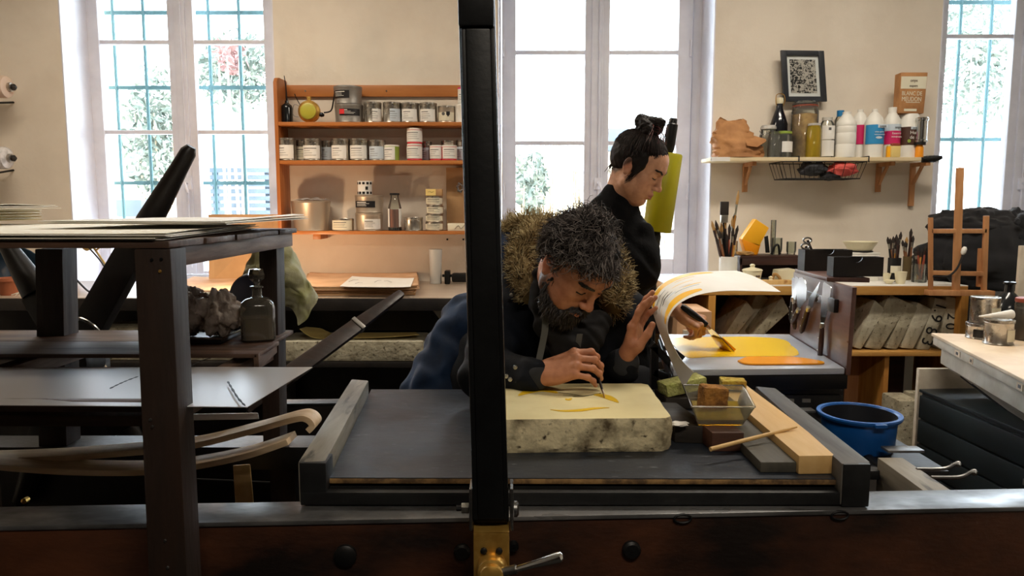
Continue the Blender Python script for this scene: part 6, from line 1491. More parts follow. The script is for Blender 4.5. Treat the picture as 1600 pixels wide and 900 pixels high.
rj = thing('rust_jar', 'dirty glass jar with an orange rim at the right edge of the sink', 'jar', (g.x,g.y,KZ+.0008))
MB().lathe([(14*k,0),(16*k,4*k),(16*k,56*k),(15*k,60*k)], (g.x,g.y,KZ+.0008), 22).build('glass','smoke_glass',rj)
MB().lathe([(14*k,1*k),(14.5*k,50*k)], (g.x,g.y,KZ+.0008), 20).build('contents','rust_jar',rj)
MB().lathe([(15.6*k,60*k),(16.2*k,62*k),(16*k,66*k),(14*k,67*k)], (g.x,g.y,KZ+.0008), 22).build('rim','handle_red',rj)
g = G(1588,516,KZ); k = K(g.y)
gb = thing('round_flask', 'round shouldered dark glass flask on the sink behind the silver cans', 'bottle', (g.x,g.y+.06,KZ+.0008))
MB().lathe([(15*k,0),(22*k,8*k),(24*k,24*k),(22*k,38*k),(13*k,52*k),(7*k,58*k),(6.5*k,70*k),(9*k,71*k),(9*k,74*k),(6*k,75*k)], (g.x,g.y+.06,KZ+.0008), 26).build('glass','bottle_dark',gb)
# plan chest
pcz = .64
g0, g1 = G(1437,608,pcz), G(1600,674,pcz)
cdv = (g0-g1).normalized(); crr = V(cdv.y,-cdv.x,0); g1 = g1-cdv*.45; Lc = (g0-g1).length
def cpn_(t,o,z): q = g1+cdv*t+crr*o; return V(q.x,q.y,z)
def cbox(mb,t0,t1,o0,o1,z0,z1): return mb.hexa([cpn_(t0,o0,z0),cpn_(t0,o1,z0),cpn_(t1,o1,z0),cpn_(t1,o0,z0),cpn_(t0,o0,z1),cpn_(t0,o1,z1),cpn_(t1,o1,z1),cpn_(t1,o0,z1)])
ck = thing('plan_chest', 'dark green flat plan chest with wide shallow drawers at the right', 'chest', tuple(cpn_(Lc/2,.3,0)))
cbox(MB(),0,Lc,.012,.7,.03,pcz-.012).build('body','cabinet_green',ck)
cbox(MB(),-.01,Lc+.004,0,.71,pcz-.012,pcz).build('top','cabinet_green',ck,bevel=.003)
for i in range(6):
    zt2 = pcz-.022-i*.098; dr = cbox(MB(),.012,Lc-.008,-.004,.012,zt2-.09,zt2).build('drawer','cabinet_green',ck,bevel=.003)
    cbox(MB(),Lc*.40,Lc*.40+.03,-.0065,-.004,zt2-.05,zt2-.03).build('label_holder','tin_grey',dr)
# white box behind the chest
xw0 = P(1431,610,2.9).x
tag(MB().box(xw0,xw0+.5,2.885,2.905,0,P(1450,575,2.9).z).build('upright_board','cream_paint',bevel=.002), 'pale panel standing upright behind the far end of the plan chest', 'panel')
# blue tub on the frame
tb = G(1340,706,.80)
tbc = V(P(1340,690,1.79).x, 1.79, .764)
MB().box(tbc.x-.12,tbc.x+.13,1.62,2.02,.742,.7632).build('tub_shelf','iron_dark',fr,bevel=.002)
for x_ in (tbc.x-.10,tbc.x+.09): MB().box(x_,x_+.03,1.8,1.84,0,.743).build('shelf_post','iron_dark',fr); k = K(1.79)
tu = thing('blue_tub', 'round blue plastic tub standing on the right rails of the press', 'tub', tuple(tbc))
r = 62*k; hh = P(1340,644,1.79).z-tbc.z
MB().lathe([(r*.82,0),(r*.86,.006),(r*.91,hh-.012),(r*1.0,hh-.01),(r*1.03,hh-.004),(r*1.02,hh),(r*.93,hh),(r*.90,hh-.004)], tbc, 40, cap=False).build('wall','tub_blue',tu)
MB().lathe([(r*.90,hh-.004),(r*.80,.006),(.001,.006)], tbc, 40, cap=False).build('inside','tub_inner_dark',tu)
MB().lathe([(.001,.0005),(r*.80,.0005)], tbc, 40, cap=False).build('base','tub_blue',tu)
for a in (-PI/2+.05, PI/2): q = tbc+V(math.cos(a)*r*1.02,math.sin(a)*r*1.02,hh-.006); MB().obox(q,(.03,.014,.010),Rz(a+PI/2)).build('grip','tub_blue',tu,bevel=.004)
# yellow green ink roller standing in a stand behind the woman
ry = 2.78
a_, b_ = P(1026,362,ry), P(1044,240,ry)
rl = thing('ink_roller', 'large yellow green ink roller with black handles standing upright behind the woman', 'roller', tuple(P(1018,420,ry)))
d = (b_-a_).normalized(); R = align(d); Ln = (b_-a_).length; k = K(ry)
MB().lathe([(21*k,0),(22*k,.004),(22*k,Ln-.004),(21*k,Ln)], a_, 36, R).build('drum','roller_green',rl)
MB().lathe([(7*k,Ln),(8.5*k,Ln+8*k),(8.5*k,Ln+44*k),(6.5*k,Ln+46*k),(6.5*k,Ln+52*k),(5*k,Ln+54*k)], a_, 18, R).build('handle','handle_black',rl)
MB().lathe([(5*k,-34*k),(8*k,-32*k),(8*k,-8*k),(6*k,0)], a_, 18, R).build('handle','handle_black',rl)
f_ = a_-d*34*k
rst = thing('roller_stand', 'black post stand that carries the yellow green ink roller', 'stand', (f_.x,f_.y,0))
MB().lathe([(.14,0),(.14,.02),(.02,.03)], (f_.x,f_.y,0.0005), 24).build('foot','iron_black',rst); MB().lathe([(.014,.03),(.014,f_.z-.012)], (f_.x,f_.y,0), 12).build('post','iron_black',rst)
MB().lathe([(.02,f_.z-.02),(.024,f_.z-.001)], (f_.x,f_.y,0), 16).build('cup','iron_black',rst)
# ============================================================= PEOPLE (signed-distance bodies turned into one mesh each)
A3 = lambda v: np.array([v[0],v[1],v[2]], dtype=np.float64)
class SD:
    def __init__(s): s.p = []; s.fold = None
    def cap(s, a, b, ra, rb, k=.01, op=0): s.p.append(('c',A3(a),A3(b),ra,rb,k,op)); return s
    def chain(s, pts, rr, k=.01):
        for i in range(len(pts)-1): s.cap(pts[i],pts[i+1],rr[i],rr[i+1],k)
        return s
    def ell(s, c, r, R=None, k=.01, op=0):
        s.p.append(('e',A3(c),np.array(r,dtype=np.float64),np.array(R if R is not None else Matrix.Identity(3)),k,0,op)); return s
    def dist(s, P_, h=.0):
        d = np.full(len(P_), 1.0)
        for q in s.p:
            if q[0] == 'c':
                _,a,b,ra,rb,k,op = q; lo = np.minimum(a-ra,b-rb)-k-h-.004; hi = np.maximum(a+ra,b+rb)+k+h+.004
            else:
                _,c,r,R,k,_z,op = q; m = r.max(); lo = c-m-k-h-.004; hi = c+m+k+h+.004
            ix = np.nonzero(np.all((P_ >= lo)&(P_ <= hi), axis=1))[0]
            if not len(ix): continue
            X = P_[ix]
            if q[0] == 'c':
                ab = b-a; t = np.clip(((X-a)@ab)/max(ab@ab,1e-12),0,1)
                e = np.linalg.norm(X-a-t[:,None]*ab,axis=1)-(ra+(rb-ra)*t)
            else:
                L_ = (X-c)@R; k0 = np.linalg.norm(L_/r,axis=1); k1 = np.linalg.norm(L_/(r*r),axis=1)
                e = np.where(k1 > 1e-9, k0*(k0-1)/np.maximum(k1,1e-9), -r.min())
            D = d[ix]
            if op == 0: hh = np.clip(.5+.5*(D-e)/k,0,1); d[ix] = D*(1-hh)+e*hh-k*hh*(1-hh)
            else: e = -e; hh = np.clip(.5-.5*(D-e)/k,0,1); d[ix] = D*(1-hh)+e*hh+k*hh*(1-hh)
        if s.fold is not None: d = d+s.fold(P_)
        return d
    def mesh(s, vox):
        lo = np.full(3,9.); hi = np.full(3,-9.)
        for q in s.p:
            if q[-1] == 1: continue
            if q[0] == 'c': l_,h_ = np.minimum(q[1]-q[3],q[2]-q[4]),np.maximum(q[1]+q[3],q[2]+q[4])
            else: l_,h_ = q[1]-q[2].max(),q[1]+q[2].max()
            lo = np.minimum(lo,l_); hi = np.maximum(hi,h_)
        B = 8; H = B*vox; lo -= H*1.01; n = np.ceil((hi+H-lo)/H).astype(int)
        g = np.stack(np.meshgrid(*[np.arange(k) for k in n],indexing='ij'),-1).reshape(-1,3)
        dc = s.dist(lo+(g+.5)*H, H*1.3)
        g = g[np.abs(dc) < H*.95+.003]
        off = np.stack(np.meshgrid(*[np.arange(B+1)]*3,indexing='ij'),-1).reshape(-1,3)
        pts = (lo+(g[:,None,:]*B+off[None])*vox).reshape(-1,3)
        D = np.concatenate([s.dist(c) for c in np.array_split(pts, max(1,len(pts)//400000))]).reshape(len(g),B+1,B+1,B+1)
        cs = [(i,j,k) for i in (0,1) for j in (0,1) for k in (0,1)]
        C8 = np.stack([D[:,i:B+i,j:B+j,k:B+k] for i,j,k in cs],-1).reshape(-1,8)
        cell = (g[:,None,:]*B+np.stack(np.meshgrid(*[np.arange(B)]*3,indexing='ij'),-1).reshape(-1,3)[None]).reshape(-1,3)
        neg = C8 < 0; mx = neg.any(1)&~neg.all(1); C8 = C8[mx]; cell = cell[mx]
        N_ = n*B+2; idn = (cell[:,0]*N_[1]+cell[:,1])*N_[2]+cell[:,2]
        o = np.argsort(idn); idn = idn[o]; cell = cell[o]; C8 = C8[o]
        acc = np.zeros((len(cell),3)); cnt = np.zeros(len(cell)); cc = np.array(cs,float)
        for i in range(8):
            for j in range(i+1,8):
                if abs(cc[i]-cc[j]).sum() != 1: continue
                m = (C8[:,i]<0) != (C8[:,j]<0); t = np.where(m, C8[:,i]/np.where(m,C8[:,i]-C8[:,j],1),0)
                acc += np.where(m[:,None], cc[i]+(cc[j]-cc[i])*t[:,None], 0); cnt += m
        vs = lo+(cell+acc/cnt[:,None])*vox
        st = np.array([N_[1]*N_[2],N_[2],1]); quads = []
        def look(q):
            k = np.searchsorted(idn,q); k[k >= len(idn)] = 0; return np.where(idn[k] == q,k,-1)
        for ax in range(3):
            b = (ax+1)%3; c = (ax+2)%3; j = [i for i in range(8) if cs[i] == tuple(1 if a == ax else 0 for a in range(3))][0]
            m = (C8[:,0]<0) != (C8[:,j]<0); ii = np.nonzero(m)[0]
            q = np.stack([ii,look(idn[ii]-st[b]),look(idn[ii]-st[b]-st[c]),look(idn[ii]-st[c])],1)
            fl = C8[ii,0] < 0; ok = (q >= 0).all(1); q[~fl] = q[~fl][:,::-1]
            quads.append(q[ok])
        return vs, np.concatenate(quads)
def sd_obj(name, sd, vox, mat, parent, color=None, smooth=0):
    vs, fs = sd.mesh(vox); org = ORG[parent.name]
    me = bpy.data.meshes.new(name); me.vertices.add(len(vs)); me.vertices.foreach_set('co', (vs-A3(org)).ravel())
    me.loops.add(len(fs)*4); me.polygons.add(len(fs)); me.loops.foreach_set('vertex_index', fs.ravel().astype(np.int32))
    me.polygons.foreach_set('loop_start', np.arange(0,len(fs)*4,4,dtype=np.int32))
    me.update(calc_edges=True); me.materials.append(M[mat]); me.shade_smooth()
    if color is not None:
        at = me.color_attributes.new('skin_tint','FLOAT_COLOR','POINT'); at.data.foreach_set('color', color(vs).astype(np.float32).ravel())
    o = bpy.data.objects.new(name, me); C.objects.link(o); o.parent = parent; ORG[o.name] = org; return o
def skin_mat(name, c, sss=.12):
    mt, nt, b, N, L = nodes(name); a = N('ShaderNodeAttribute'); a.attribute_name = 'skin_tint'
    n = N('ShaderNodeTexNoise'); n.inputs['Scale'].default_value = 55; tc = N('ShaderNodeTexCoord'); L(tc.outputs['Object'], n.inputs['Vector'])
    mx = N('ShaderNodeMix'); mx.data_type = 'RGBA'; mx.blend_type = 'MULTIPLY'; mx.inputs[0].default_value = 1
    rp = N('ShaderNodeValToRGB'); rp.color_ramp.elements[0].color = (.86,.82,.80,1); rp.color_ramp.elements[1].color = (1,1,1,1); rp.color_ramp.elements[0].position = .35; rp.color_ramp.elements[1].position = .6
    L(n.outputs['Fac'], rp.inputs[0]); L(a.outputs['Color'], mx.inputs[6]); L(rp.outputs[0], mx.inputs[7]); L(mx.outputs[2], b.inputs['Base Color'])
    b.inputs['Roughness'].default_value = .48; b.inputs['Specular IOR Level'].default_value = .35
    bp = N('ShaderNodeBump'); bp.inputs['Strength'].default_value = .12; bp.inputs['Distance'].default_value = .003
    n2 = N('ShaderNodeTexNoise'); n2.inputs['Scale'].default_value = 260; L(tc.outputs['Object'], n2.inputs['Vector']); L(n2.outputs['Fac'], bp.inputs['Height']); L(bp.outputs[0], b.inputs['Normal'])
skin_mat('skin_man', None); skin_mat('skin_woman', None)
mk('parka_navy', (13,19,30), .8, c2=(8,11,17), sc=5, bump=.25, bs=22, spec=.25)
mk('parka_blue', (26,48,78), .75, c2=(18,34,58), sc=6, bump=.2, bs=22, spec=.25)
mk('knit_black', (9,10,13), .9, bump=.2, bs=70, spec=.2)
mk('hoodie_grey', (30,29,29), .9, c2=(22,21,21), sc=10, spec=.2)
mk('trouser_dark', (26,28,34), .85); mk('shoe_dark', (22,20,19), .5)
mk('ink_gold', (255,194,4), .4)
mk('strap_grey', (84,84,80), .8)
mk('hair_dark', (44,40,40), .75, c2=(30,27,27), sc=30, spec=.25); mk('hair_grey', (136,128,124), .7, spec=.25); mk('hair_mid', (88,81,78), .7, spec=.25)
mk('beard_dark', (28,23,21), .6)
mk('hair_brown', (26,19,18), .62, c2=(18,14,13), sc=20, spec=.3); mk('hair_brown_pale', (48,35,32), .5, spec=.3); mk('hair_red', (110,52,54), .4)  # paler, glossier brown strands are mixed in at random
mk('fur_light', (204,188,146), .9, spec=.15); mk('fur_mid', (134,115,80), .9, spec=.15); mk('fur_dark', (50,40,28), .9, spec=.15)
mk('lash_dark', (22,17,15), .6); mk('stud_metal', (190,190,186), .3, 1); mk('cuff_lining', (40,42,46), .85)
def frame(f, upish):
    f = Vector(f).normalized(); l = Vector(upish).cross(f).normalized(); u = f.cross(l); return Matrix((f,l,u)).transposed()
# ---- head: local x forward, y left, z up
def head(sd, O, R, s=1.0, female=False, neck_to=None, neck_r=.052):
    O = Vector(O); w = lambda *a: O+R@(Vector(a)*s)
    E = lambda c, r, k, op=0, Q=None: sd.ell(w(*c), [x*s for x in r], (R@Q) if Q is not None else R, k*s, op)
    K_ = lambda a, b, ra, rb, k, op=0: sd.cap(w(*a), w(*b), ra*s, rb*s, k*s, op)
    j = .94 if female else 1.0
    if neck_to is not None: sd.cap(w(-.028,0,-.05), neck_to, neck_r, neck_r*1.12, .03)
    E((-.012,0,.032),(.100,.077,.087),.01); E((.038,0,.040),(.054,.062,.058),.03); E((.028,0,-.030),(.060,.062*j,.080),.03)
    for y in (-1,1):
        K_((.052,.020*y*j,-.100),(.004,.054*y*j,-.066),.0165,.020,.03)
        E((.056,.040*y,-.020),(.022,.022,.020),.03)
        E((.052,.036*y,-.058),(.022,.020,.024),.03)
    E((.066,0,-.104),(.020,.024*j,.017),.028)
    E((.074,0,-.068),(.020,.030,.026),.028)
    K_((.083,-.032,.027),(.083,.032,.027),.0105 if not female else .008,.0105 if not female else .008,.022)
    for y in (-1,1): E((.101,.0325*y,.006),(.020,.019,.0125),.016,1)
    for y in (-1,1):
        E((.0735,.0320*y,.005),(.0145,.0160,.0118),.004)
        K_((.0845,.020*y,.0015),(.0870,.032*y,-.0015),.0022,.0024,.003); K_((.0870,.032*y,-.0015),(.0805,.045*y,.001),.0024,.002,.003)
    K_((.086,0,.018),(.1085,0,-.026),.0075,.0095,.012); E((.1125,0,-.0315),(.0105,.0105,.0095),.008)
    for y in (-1,1): E((.101,.0125*y,-.0355),(.0105,.0075,.0075),.007)
    for y in (-1,1): E((.107,.0065*y,-.0425),(.005,.0032,.003),.003,1)
    for y in (-1,1):
        K_((.0985,.0045*y,-.0605),(.0875,.0235*y,-.0665),.0058,.0030,.007); K_((.0965,0,-.0745),(.0865,.0215*y,-.0690),.0068,.0030,.007)
        K_((.1075,0,-.0672),(.0935,.022*y,-.0678),.0010,.0008,.002,1)
    E((.0885,0,-.0865),(.007,.018,.004),.012,1)
    for y in (-1,1):
        Q = Matrix.Rotation(-.35*y,3,'Z') @ Matrix.Rotation(-.2,3,'Y')
        E((-.012,.080*y,-.004),(.019,.0075,.031),.006,0,Q); E((-.006,.087*y,-.002),(.0105,.006,.020),.004,1,Q); E((-.008,.0805*y,-.030),(.009,.006,.009),.005)
    return w
def head_tint(vs, O, R, s, base, female):
    L_ = ((vs-A3(O))@np.array(R))/s; x,y,z = L_[:,0],L_[:,1],L_[:,2]
    col = np.tile(np.array(lin(base)),(len(vs),1))
    def blend(mask, c):
        t = np.array(lin(c)); m = np.clip(mask,0,1)[:,None]; col[:,:3] = col[:,:3]*(1-m)+t[:3]*m
    inh = (np.abs(x)<.16)&(np.abs(y)<.12)&(np.abs(z)<.16)
    g = lambda cx,cy,cz,r: np.exp(-(((x-cx)**2+(np.abs(y)-cy)**2+(z-cz)**2)/r**2))*inh
    blend(.35*g(.06,.045,-.03,.022),(204,112,90)); blend(.35*g(.112,0,-.03,.014),(200,112,90)); blend(.4*g(-.01,.085,0,.03),(198,104,84))
    lip = np.exp(-(((z+.0675)/.0085)**2+(y/.022)**2)**2)*(x>.085)*inh
    blend(.75*lip,(150,78,70) if not female else (168,82,78))
    blend(.5*np.exp(-(((z+.0675)/.0018)**2+(y/.024)**2)**2)*(x>.08)*inh,(70,32,30))
    blend(.35*g(.078,.032,.014,.010),(120,70,58))
    return col, (x,y,z,inh)
# ---- hands: x along fingers, z back of hand, y thumb side
FL = ((.042,.026,.021),(.046,.029,.022),(.043,.027,.022),(.034,.021,.019)); MC = ((.090,.026,0),(.093,.004,.003),(.087,-.017,.001),(.078,-.036,-.004)); FR = (.0094,.0096,.0090,.0080)
def hand(sd, Wp, f, d, side, bends, spreads, thumb, s=1.0, fore=None, wr=.024):
    f = Vector(f).normalized(); d = Vector(d); d = (d-f*d.dot(f)).normalized(); t = d.cross(f) if side == 'R' else f.cross(d)
    R = Matrix((f,t,d)).transposed(); Wp = Vector(Wp); w = lambda a: Wp+R@(Vector(a)*s); tips = []; nails = []
    for y in (-.010,.010): sd.cap(w((-.015,y,0)), w((.02,y*1.3,0)), .0185*s, .0175*s, .012)
    if fore is not None: sd.cap(w((-.012,0,0)), fore, wr, wr*1.45, .015)
    for m_,r_ in zip(MC,FR): sd.cap(w((.008,m_[1]*.55,-.001)), w((m_[0],m_[1],m_[2]-.002)), .0140*s, (r_+.0018)*s, .012*s)
    sd.ell(w((.048,-.004,-.004)), (.048*s,.036*s,.0125*s), R, .012); sd.ell(w((.036,.022,-.012)), (.030*s,.015*s,.014*s), R, .012); sd.ell(w((.040,-.026,-.010)), (.034*s,.012*s,.012*s), R, .012)
    for i in range(4):
        p = Vector((MC[i][0],MC[i][1],MC[i][2]-.001)); a = 0; pts = [p.copy()]; sp = math.radians(spreads[i])
        for b_,l_ in zip(bends[i],FL[i]):
            a += math.radians(b_); q = Vector((math.cos(a)*math.cos(sp), math.cos(max(a,0))*math.sin(sp), -math.sin(a))); p = p+q*l_; pts.append(p.copy())
        r_ = FR[i]; rr = (r_,r_*.92,r_*.84,r_*.70)
        for j in range(3): sd.cap(w(pts[j]), w(pts[j+1]), rr[j]*s, rr[j+1]*s, .0035*s)
        for j in (1,2): sd.ell(w(pts[j]), [rr[j]*1.06*s]*3, R, .004)
        sd.ell(w(pts[0]+Vector((0,0,.003))), [r_*1.05*s]*3, R, .008)
        tips.append(w(pts[3])); dn = Vector((math.sin(a),0,math.cos(a))); nails.append((w(pts[3]*.75+pts[2]*.25+dn*rr[2]*.9), R@dn))
    p = Vector((.016,.022,-.008)); pts = [p.copy()]
    for v_,l_ in zip(thumb,(.046,.034,.027)): p = p+Vector(v_).normalized()*l_; pts.append(p.copy())
    rr = (.0150,.0118,.0105,.0080)
    for j in range(3): sd.cap(w(pts[j]), w(pts[j+1]), rr[j]*s, rr[j+1]*s, .008*s if j == 0 else .004*s)
    sd.cap(w((.03,.01,-.006)), w(pts[1]*.8+pts[0]*.2), .012*s, .010*s, .016)
    tips.append(w(pts[3])); return w, tips, nails
def nail_tint(vs, col, nails):
    for c, n in nails:
        e = vs-A3(c); m = np.exp(-(np.linalg.norm(e,axis=1)/.0055)**4)[:,None]*.45; col[:,:3] = col[:,:3]*(1-m)+np.array(lin((236,190,170)))[:3]*m
def folds(A, f, seed=0.):
    def fn(p):
        x,y,z = p[:,0]*f+seed,p[:,1]*f,p[:,2]*f
        return A*(np.sin(x*1.1+1.7*np.sin(z*.9+y*.7))*np.sin(z*1.5+1.3*np.sin(y*1.2+x*.6))+.5*np.sin(2.3*y+1.9*np.sin(x*1.7+z)+z*1.1))
    return fn
def strands(name, items, mats, parent, n=4):
    m = MB()
    for pts, r0, r1, mi in items:
        k = len(pts); m.tube(pts, [r0+(r1-r0)*(i/(k-1))**1.5 for i in range(k)], n, mi)
    o = m.build(name, mats, parent, ang=80); return stuff(o)

def project(sd, pts, dirs, off=0.):
    q = np.array([A3(a) for a in pts]); d_ = np.array([A3(a) for a in dirs]); d_ /= np.linalg.norm(d_,axis=1)[:,None]; q = q+d_*.03
    for i in range(12): q = q-d_*np.clip(sd.dist(q)-off,-.008,.008)[:,None]*.95
    return [Vector(a) for a in q]
def lay(sd, w, R, polys, dirf, off, r0, r1, mi):   # strands laid on the skin: local polylines pushed onto the surface
    flat = [w(*p) for pl in polys for p in pl]; dr = [R@dirf(p) for pl in polys for p in pl]; pr = project(sd, flat, dr, off); out = []; k = 0
    for pl in polys: out.append((pr[k:k+len(pl)], r0, r1, mi)); k += len(pl)
    return out
FW = lambda p: Vector((1,p[1]*6,0)).normalized()
def face_hair(sd, w, R, rn, nb, bw):
    its = []; pl = []
    for s_ in (-1,1):
        for i in range(nb):
            u = rn.random(); y = s_*(.012+.038*u); z = .0215+.0075*math.sin(u*2.5)+rn.gauss(0,bw); pl.append([(.085,y,z),(.085,y+s_*.0045,z+.0016),(.083,y+s_*.009,z+.0014)])
    its += lay(sd, w, R, pl, FW, .0012, .0009, .0004, 0); pl = []
    for s_ in (-1,1):
        for dz_ in (0,-.0012): pl.append([(.085-.25*max(0,abs(y_)-.03),s_*y_,-.0012-.0022*math.sin((y_-.019)/.028*PI)+dz_) for y_ in np.linspace(.019,.047,9)])
    its += lay(sd, w, R, pl, FW, .0006, .0014, .0012, 0); return its
# ------------------------------------------------------------- THE MAN
mroot = thing('person', 'bearded man in dark parka with fur trimmed hood, leaning over the litho stone, drawing', 'person', (P(740,600,2.4).x, 2.4, 0))
psi, phi = math.radians(36), math.radians(46)
f = Vector((math.sin(psi)*math.cos(phi), -math.cos(psi)*math.cos(phi), -math.sin(phi)))
upv = Vector((math.sin(psi)*math.sin(phi)+.10, -math.cos(psi)*math.sin(phi), math.cos(phi)))
HR = frame(f, upv); HS = .93
HO = P(923,487,1.70)-HR@(Vector((.1225,0,-.0315))*HS)
B = SD(); neckb = P(868,470,1.96)
hw = head(B, HO, HR, HS, False, neckb, .054)
shR, shL = P(792,486,2.00), P(972,498,2.04)
elR, elL = P(757,584,1.86), P(940,601,2.02)
wrR, wrL = P(847,583,1.74), P(977,562,1.86)
chest = P(865,530,2.08); pel = P(742,612,2.36)
B.cap(neckb, chest, .07, .12, .05); B.cap(chest, pel, .12, .12, .05); B.cap(shR, shL, .055, .055, .04)
B.chain([shR, elR], [.05,.04], .03); B.chain([shL, elL], [.05,.04], .03)
bR = [(30,48,22),(38,42,25),(40,34,25),(42,30,20)]
fR, dR = Vector((.80,-.16,.34)), Vector((-.15,-.62,.78))
_, tipR, nlR = hand(B, wrR, fR, dR, 'R', bR, (3,0,-2,-5), ((.75,.35,-.55),(.85,-.05,-.5),(.9,-.2,-.35)), .98, elR, .0255)
fL_, dL_ = Vector((.24,-.04,.96)), Vector((-.84,.40,.22))
bL = [(8,14,10),(6,12,8),(8,14,8),(10,16,10)]
_, tipL, nlL = hand(B, wrL, fL_, dL_, 'L', bL, (1,0,-1,-2), ((.78,.24,-.50),(.93,-.06,-.34),(.97,-.14,-.16)), 1.0, elL, .0255)
hipR, hipL = pel+V(-.10,.0,-.02), pel+V(.10,.02,-.02)
knR, knL = V(hipR.x-.06,2.40,.46), V(hipL.x+.04,2.42,.46); anR, anL = V(hipR.x-.06,2.62,.09), V(hipL.x+.05,2.66,.09)
for h_,k_,a_ in ((hipR,knR,anR),(hipL,knL,anL)): B.chain([h_,k_,a_],[.075,.05,.036],.02)
MANS = (196,134,100)
def mtint(vs):
    col,(x,y,z,inh) = head_tint(vs, HO, HR, HS, MANS, False); nail_tint(vs, col, nlR+nlL)
    br = np.clip(((-.052-z)+np.clip((.03-x)*.6,-.03,.03))/.014,0,1)*(x>-.03)*(z>-.14)*inh
    br *= 1-np.exp(-(((z+.068)/.010)**2+(y/.022)**2)**2)*(x>.08)
    ms = np.exp(-(((z+.053)/.007)**2+(y/.028)**2)**2)*(x>.075)*inh
    m = np.clip(np.maximum(br,ms),0,1)[:,None]*.85; col[:,:3] = col[:,:3]*(1-m)+np.array(lin((44,34,30)))[:3]*m
    hz = np.clip((z-.062+np.clip((.02-x)*1.1,-.02,.09))/.02,0,1)*inh; m = hz[:,None]*.8; col[:,:3] = col[:,:3]*(1-m)+np.array(lin((48,42,40)))[:3]*m
    return col
sd_obj('body', B, .0023, 'skin_man', mroot, mtint)
# hair
rn = random.Random(17); its = []
def scalp(female=False):
    while True:
        d = Vector((rn.gauss(0,1),rn.gauss(0,1),rn.gauss(0,1))).normalized()
        p = Vector((-.012+.100*d.x,.077*d.y,.034+.087*d.z))
        lim = .072 if p.x > .045 else (.060 if p.x > .02 else (.012 if p.x > -.03 else -.035))
        lim += .0 if abs(p.y) < .05 else -.004
        if p.z > lim: return p, d
for i in range(4200):
    p, d = scalp(); sw = Vector((noise.noise(p*14),noise.noise(p*14+Vector((9,0,0))),noise.noise(p*14+Vector((0,9,0)))))
    L_ = rn.uniform(.034,.068) if p.z > .055 else rn.uniform(.014,.032)
    g = (d*.55+Vector((.55 if p.x > 0 else -.15,0,-.2))+sw*1.7).normalized(); pts = [hw(*(p+d*.006))]; q = p+d*.006; cu = Vector((rn.gauss(0,1),rn.gauss(0,1),rn.gauss(0,1))).normalized()
    for j in range(6):
        q = q+g*L_/6; e_ = (q-Vector((-.012,0,.034))); rr_ = math.sqrt((e_.x/.114)**2+(e_.y/.092)**2+(e_.z/.101)**2)
        if rr_ < 1 and q.x < .085: q = Vector((-.012,0,.034))+e_/rr_
        g = (g+cu.cross(g)*.42+Vector((.04,0,-.10))-e_.normalized()*.16).normalized(); pts.append(hw(*q))
    its.append((pts,.0011,.0004,(0 if rn.random() < .34 else (2 if rn.random() < .62 else 1))))
for i in range(260):   # fringe falling on the forehead
    y = rn.gauss(-.004,.026); p = Vector((.066-.5*abs(y)*.4,y,.088-.2*abs(y))); pts = [hw(*p)]; L_ = rn.uniform(.022,.042); g = Vector((.8,rn.gauss(0,.35),-.15)).normalized()
    for j in range(5): p = p+g*L_/5; g = (g+Vector((-.12,rn.gauss(0,.12),-.34))).normalized(); pts.append(hw(*p))
    its.append((pts,.0011,.0004,rn.choices((0,2,1),(.55,.3,.15))[0]))
strands('hair', its, ['hair_dark','hair_grey','hair_mid'], mroot, 3)
hc = SD()
for c_,r_ in (((-.018,0,.048),(.098,.082,.080)),((.030,0,.076),(.050,.058,.042)),((-.055,0,.015),(.060,.070,.062))): hc.ell(hw(*c_), [v_*HS for v_ in r_], HR, .02)
hc.fold = folds(.005, 95.)
sd_obj('hair_mass', hc, .0035, 'hair_dark', mroot)
# brows, lashes, beard
strands('brows', face_hair(B, hw, HR, rn, 110, .0022), ['lash_dark'], mroot, 4)
bd = SD()
K2 = lambda a,b,ra,rb,k=.012: bd.cap(hw(*a),hw(*b),ra*HS,rb*HS,k)
for s_ in (-1,1):
    K2((.066,.010*s_,-.112),(.040,.042*s_,-.104),.028,.026); K2((.040,.042*s_,-.104),(.010,.060*s_,-.066),.026,.014); K2((.066,.030*s_,-.092),(.040,.052*s_,-.080),.016,.012); K2((.010,.062*s_,-.060),(.016,.066*s_,-.030),.009,.004)
    K2((.101,.002*s_,-.0525),(.0905,.022*s_,-.0575),.0058,.0062,.004); K2((.0905,.024*s_,-.0585),(.080,.033*s_,-.088),.0075,.014,.006)
K2((.080,0,-.104),(.064,0,-.134),.022,.020); bd.fold = folds(.0022, 190.)
sd_obj('beard', bd, .0026, 'beard_dark', mroot)
its = []; pl = []; an = []
for i in range(1500):
    s_ = rn.choice((-1,1)); u = rn.random()
    if i < 260: a = Vector((.100-.012*u,.002*s_+.024*s_*u,-.052-.006*u+rn.gauss(0,.0022))); dd = Vector((.25,.7*s_,-.55))
    else: a = Vector((.080,.006*s_,-.104)).lerp(Vector((.014,.062*s_,-.058)),u)+Vector((0,rn.gauss(0,.006),rn.gauss(0,.014))); dd = Vector((.35,.5*s_*u,-.8))
    an.append((a,dd))
pa = project(bd, [hw(*a) for a,dd in an], [HR@Vector((a.x-.0,a.y*1.6,a.z+.07)) for a,dd in an], 0)
for p,(a,dd) in zip(pa,an):
    g = HR@(dd.normalized()+Vector((rn.gauss(0,.3),rn.gauss(0,.3),rn.gauss(0,.3)))); L_ = .0045 if a.x > .086 else .0065; its.append(([p,p+g*L_,p+g*L_*1.8+Vector((0,0,-.002))],.0010,.0004,0 if rn.random() < .85 else 1))
strands('beard_hair', its, ['beard_dark','hair_mid'], mroot, 4)
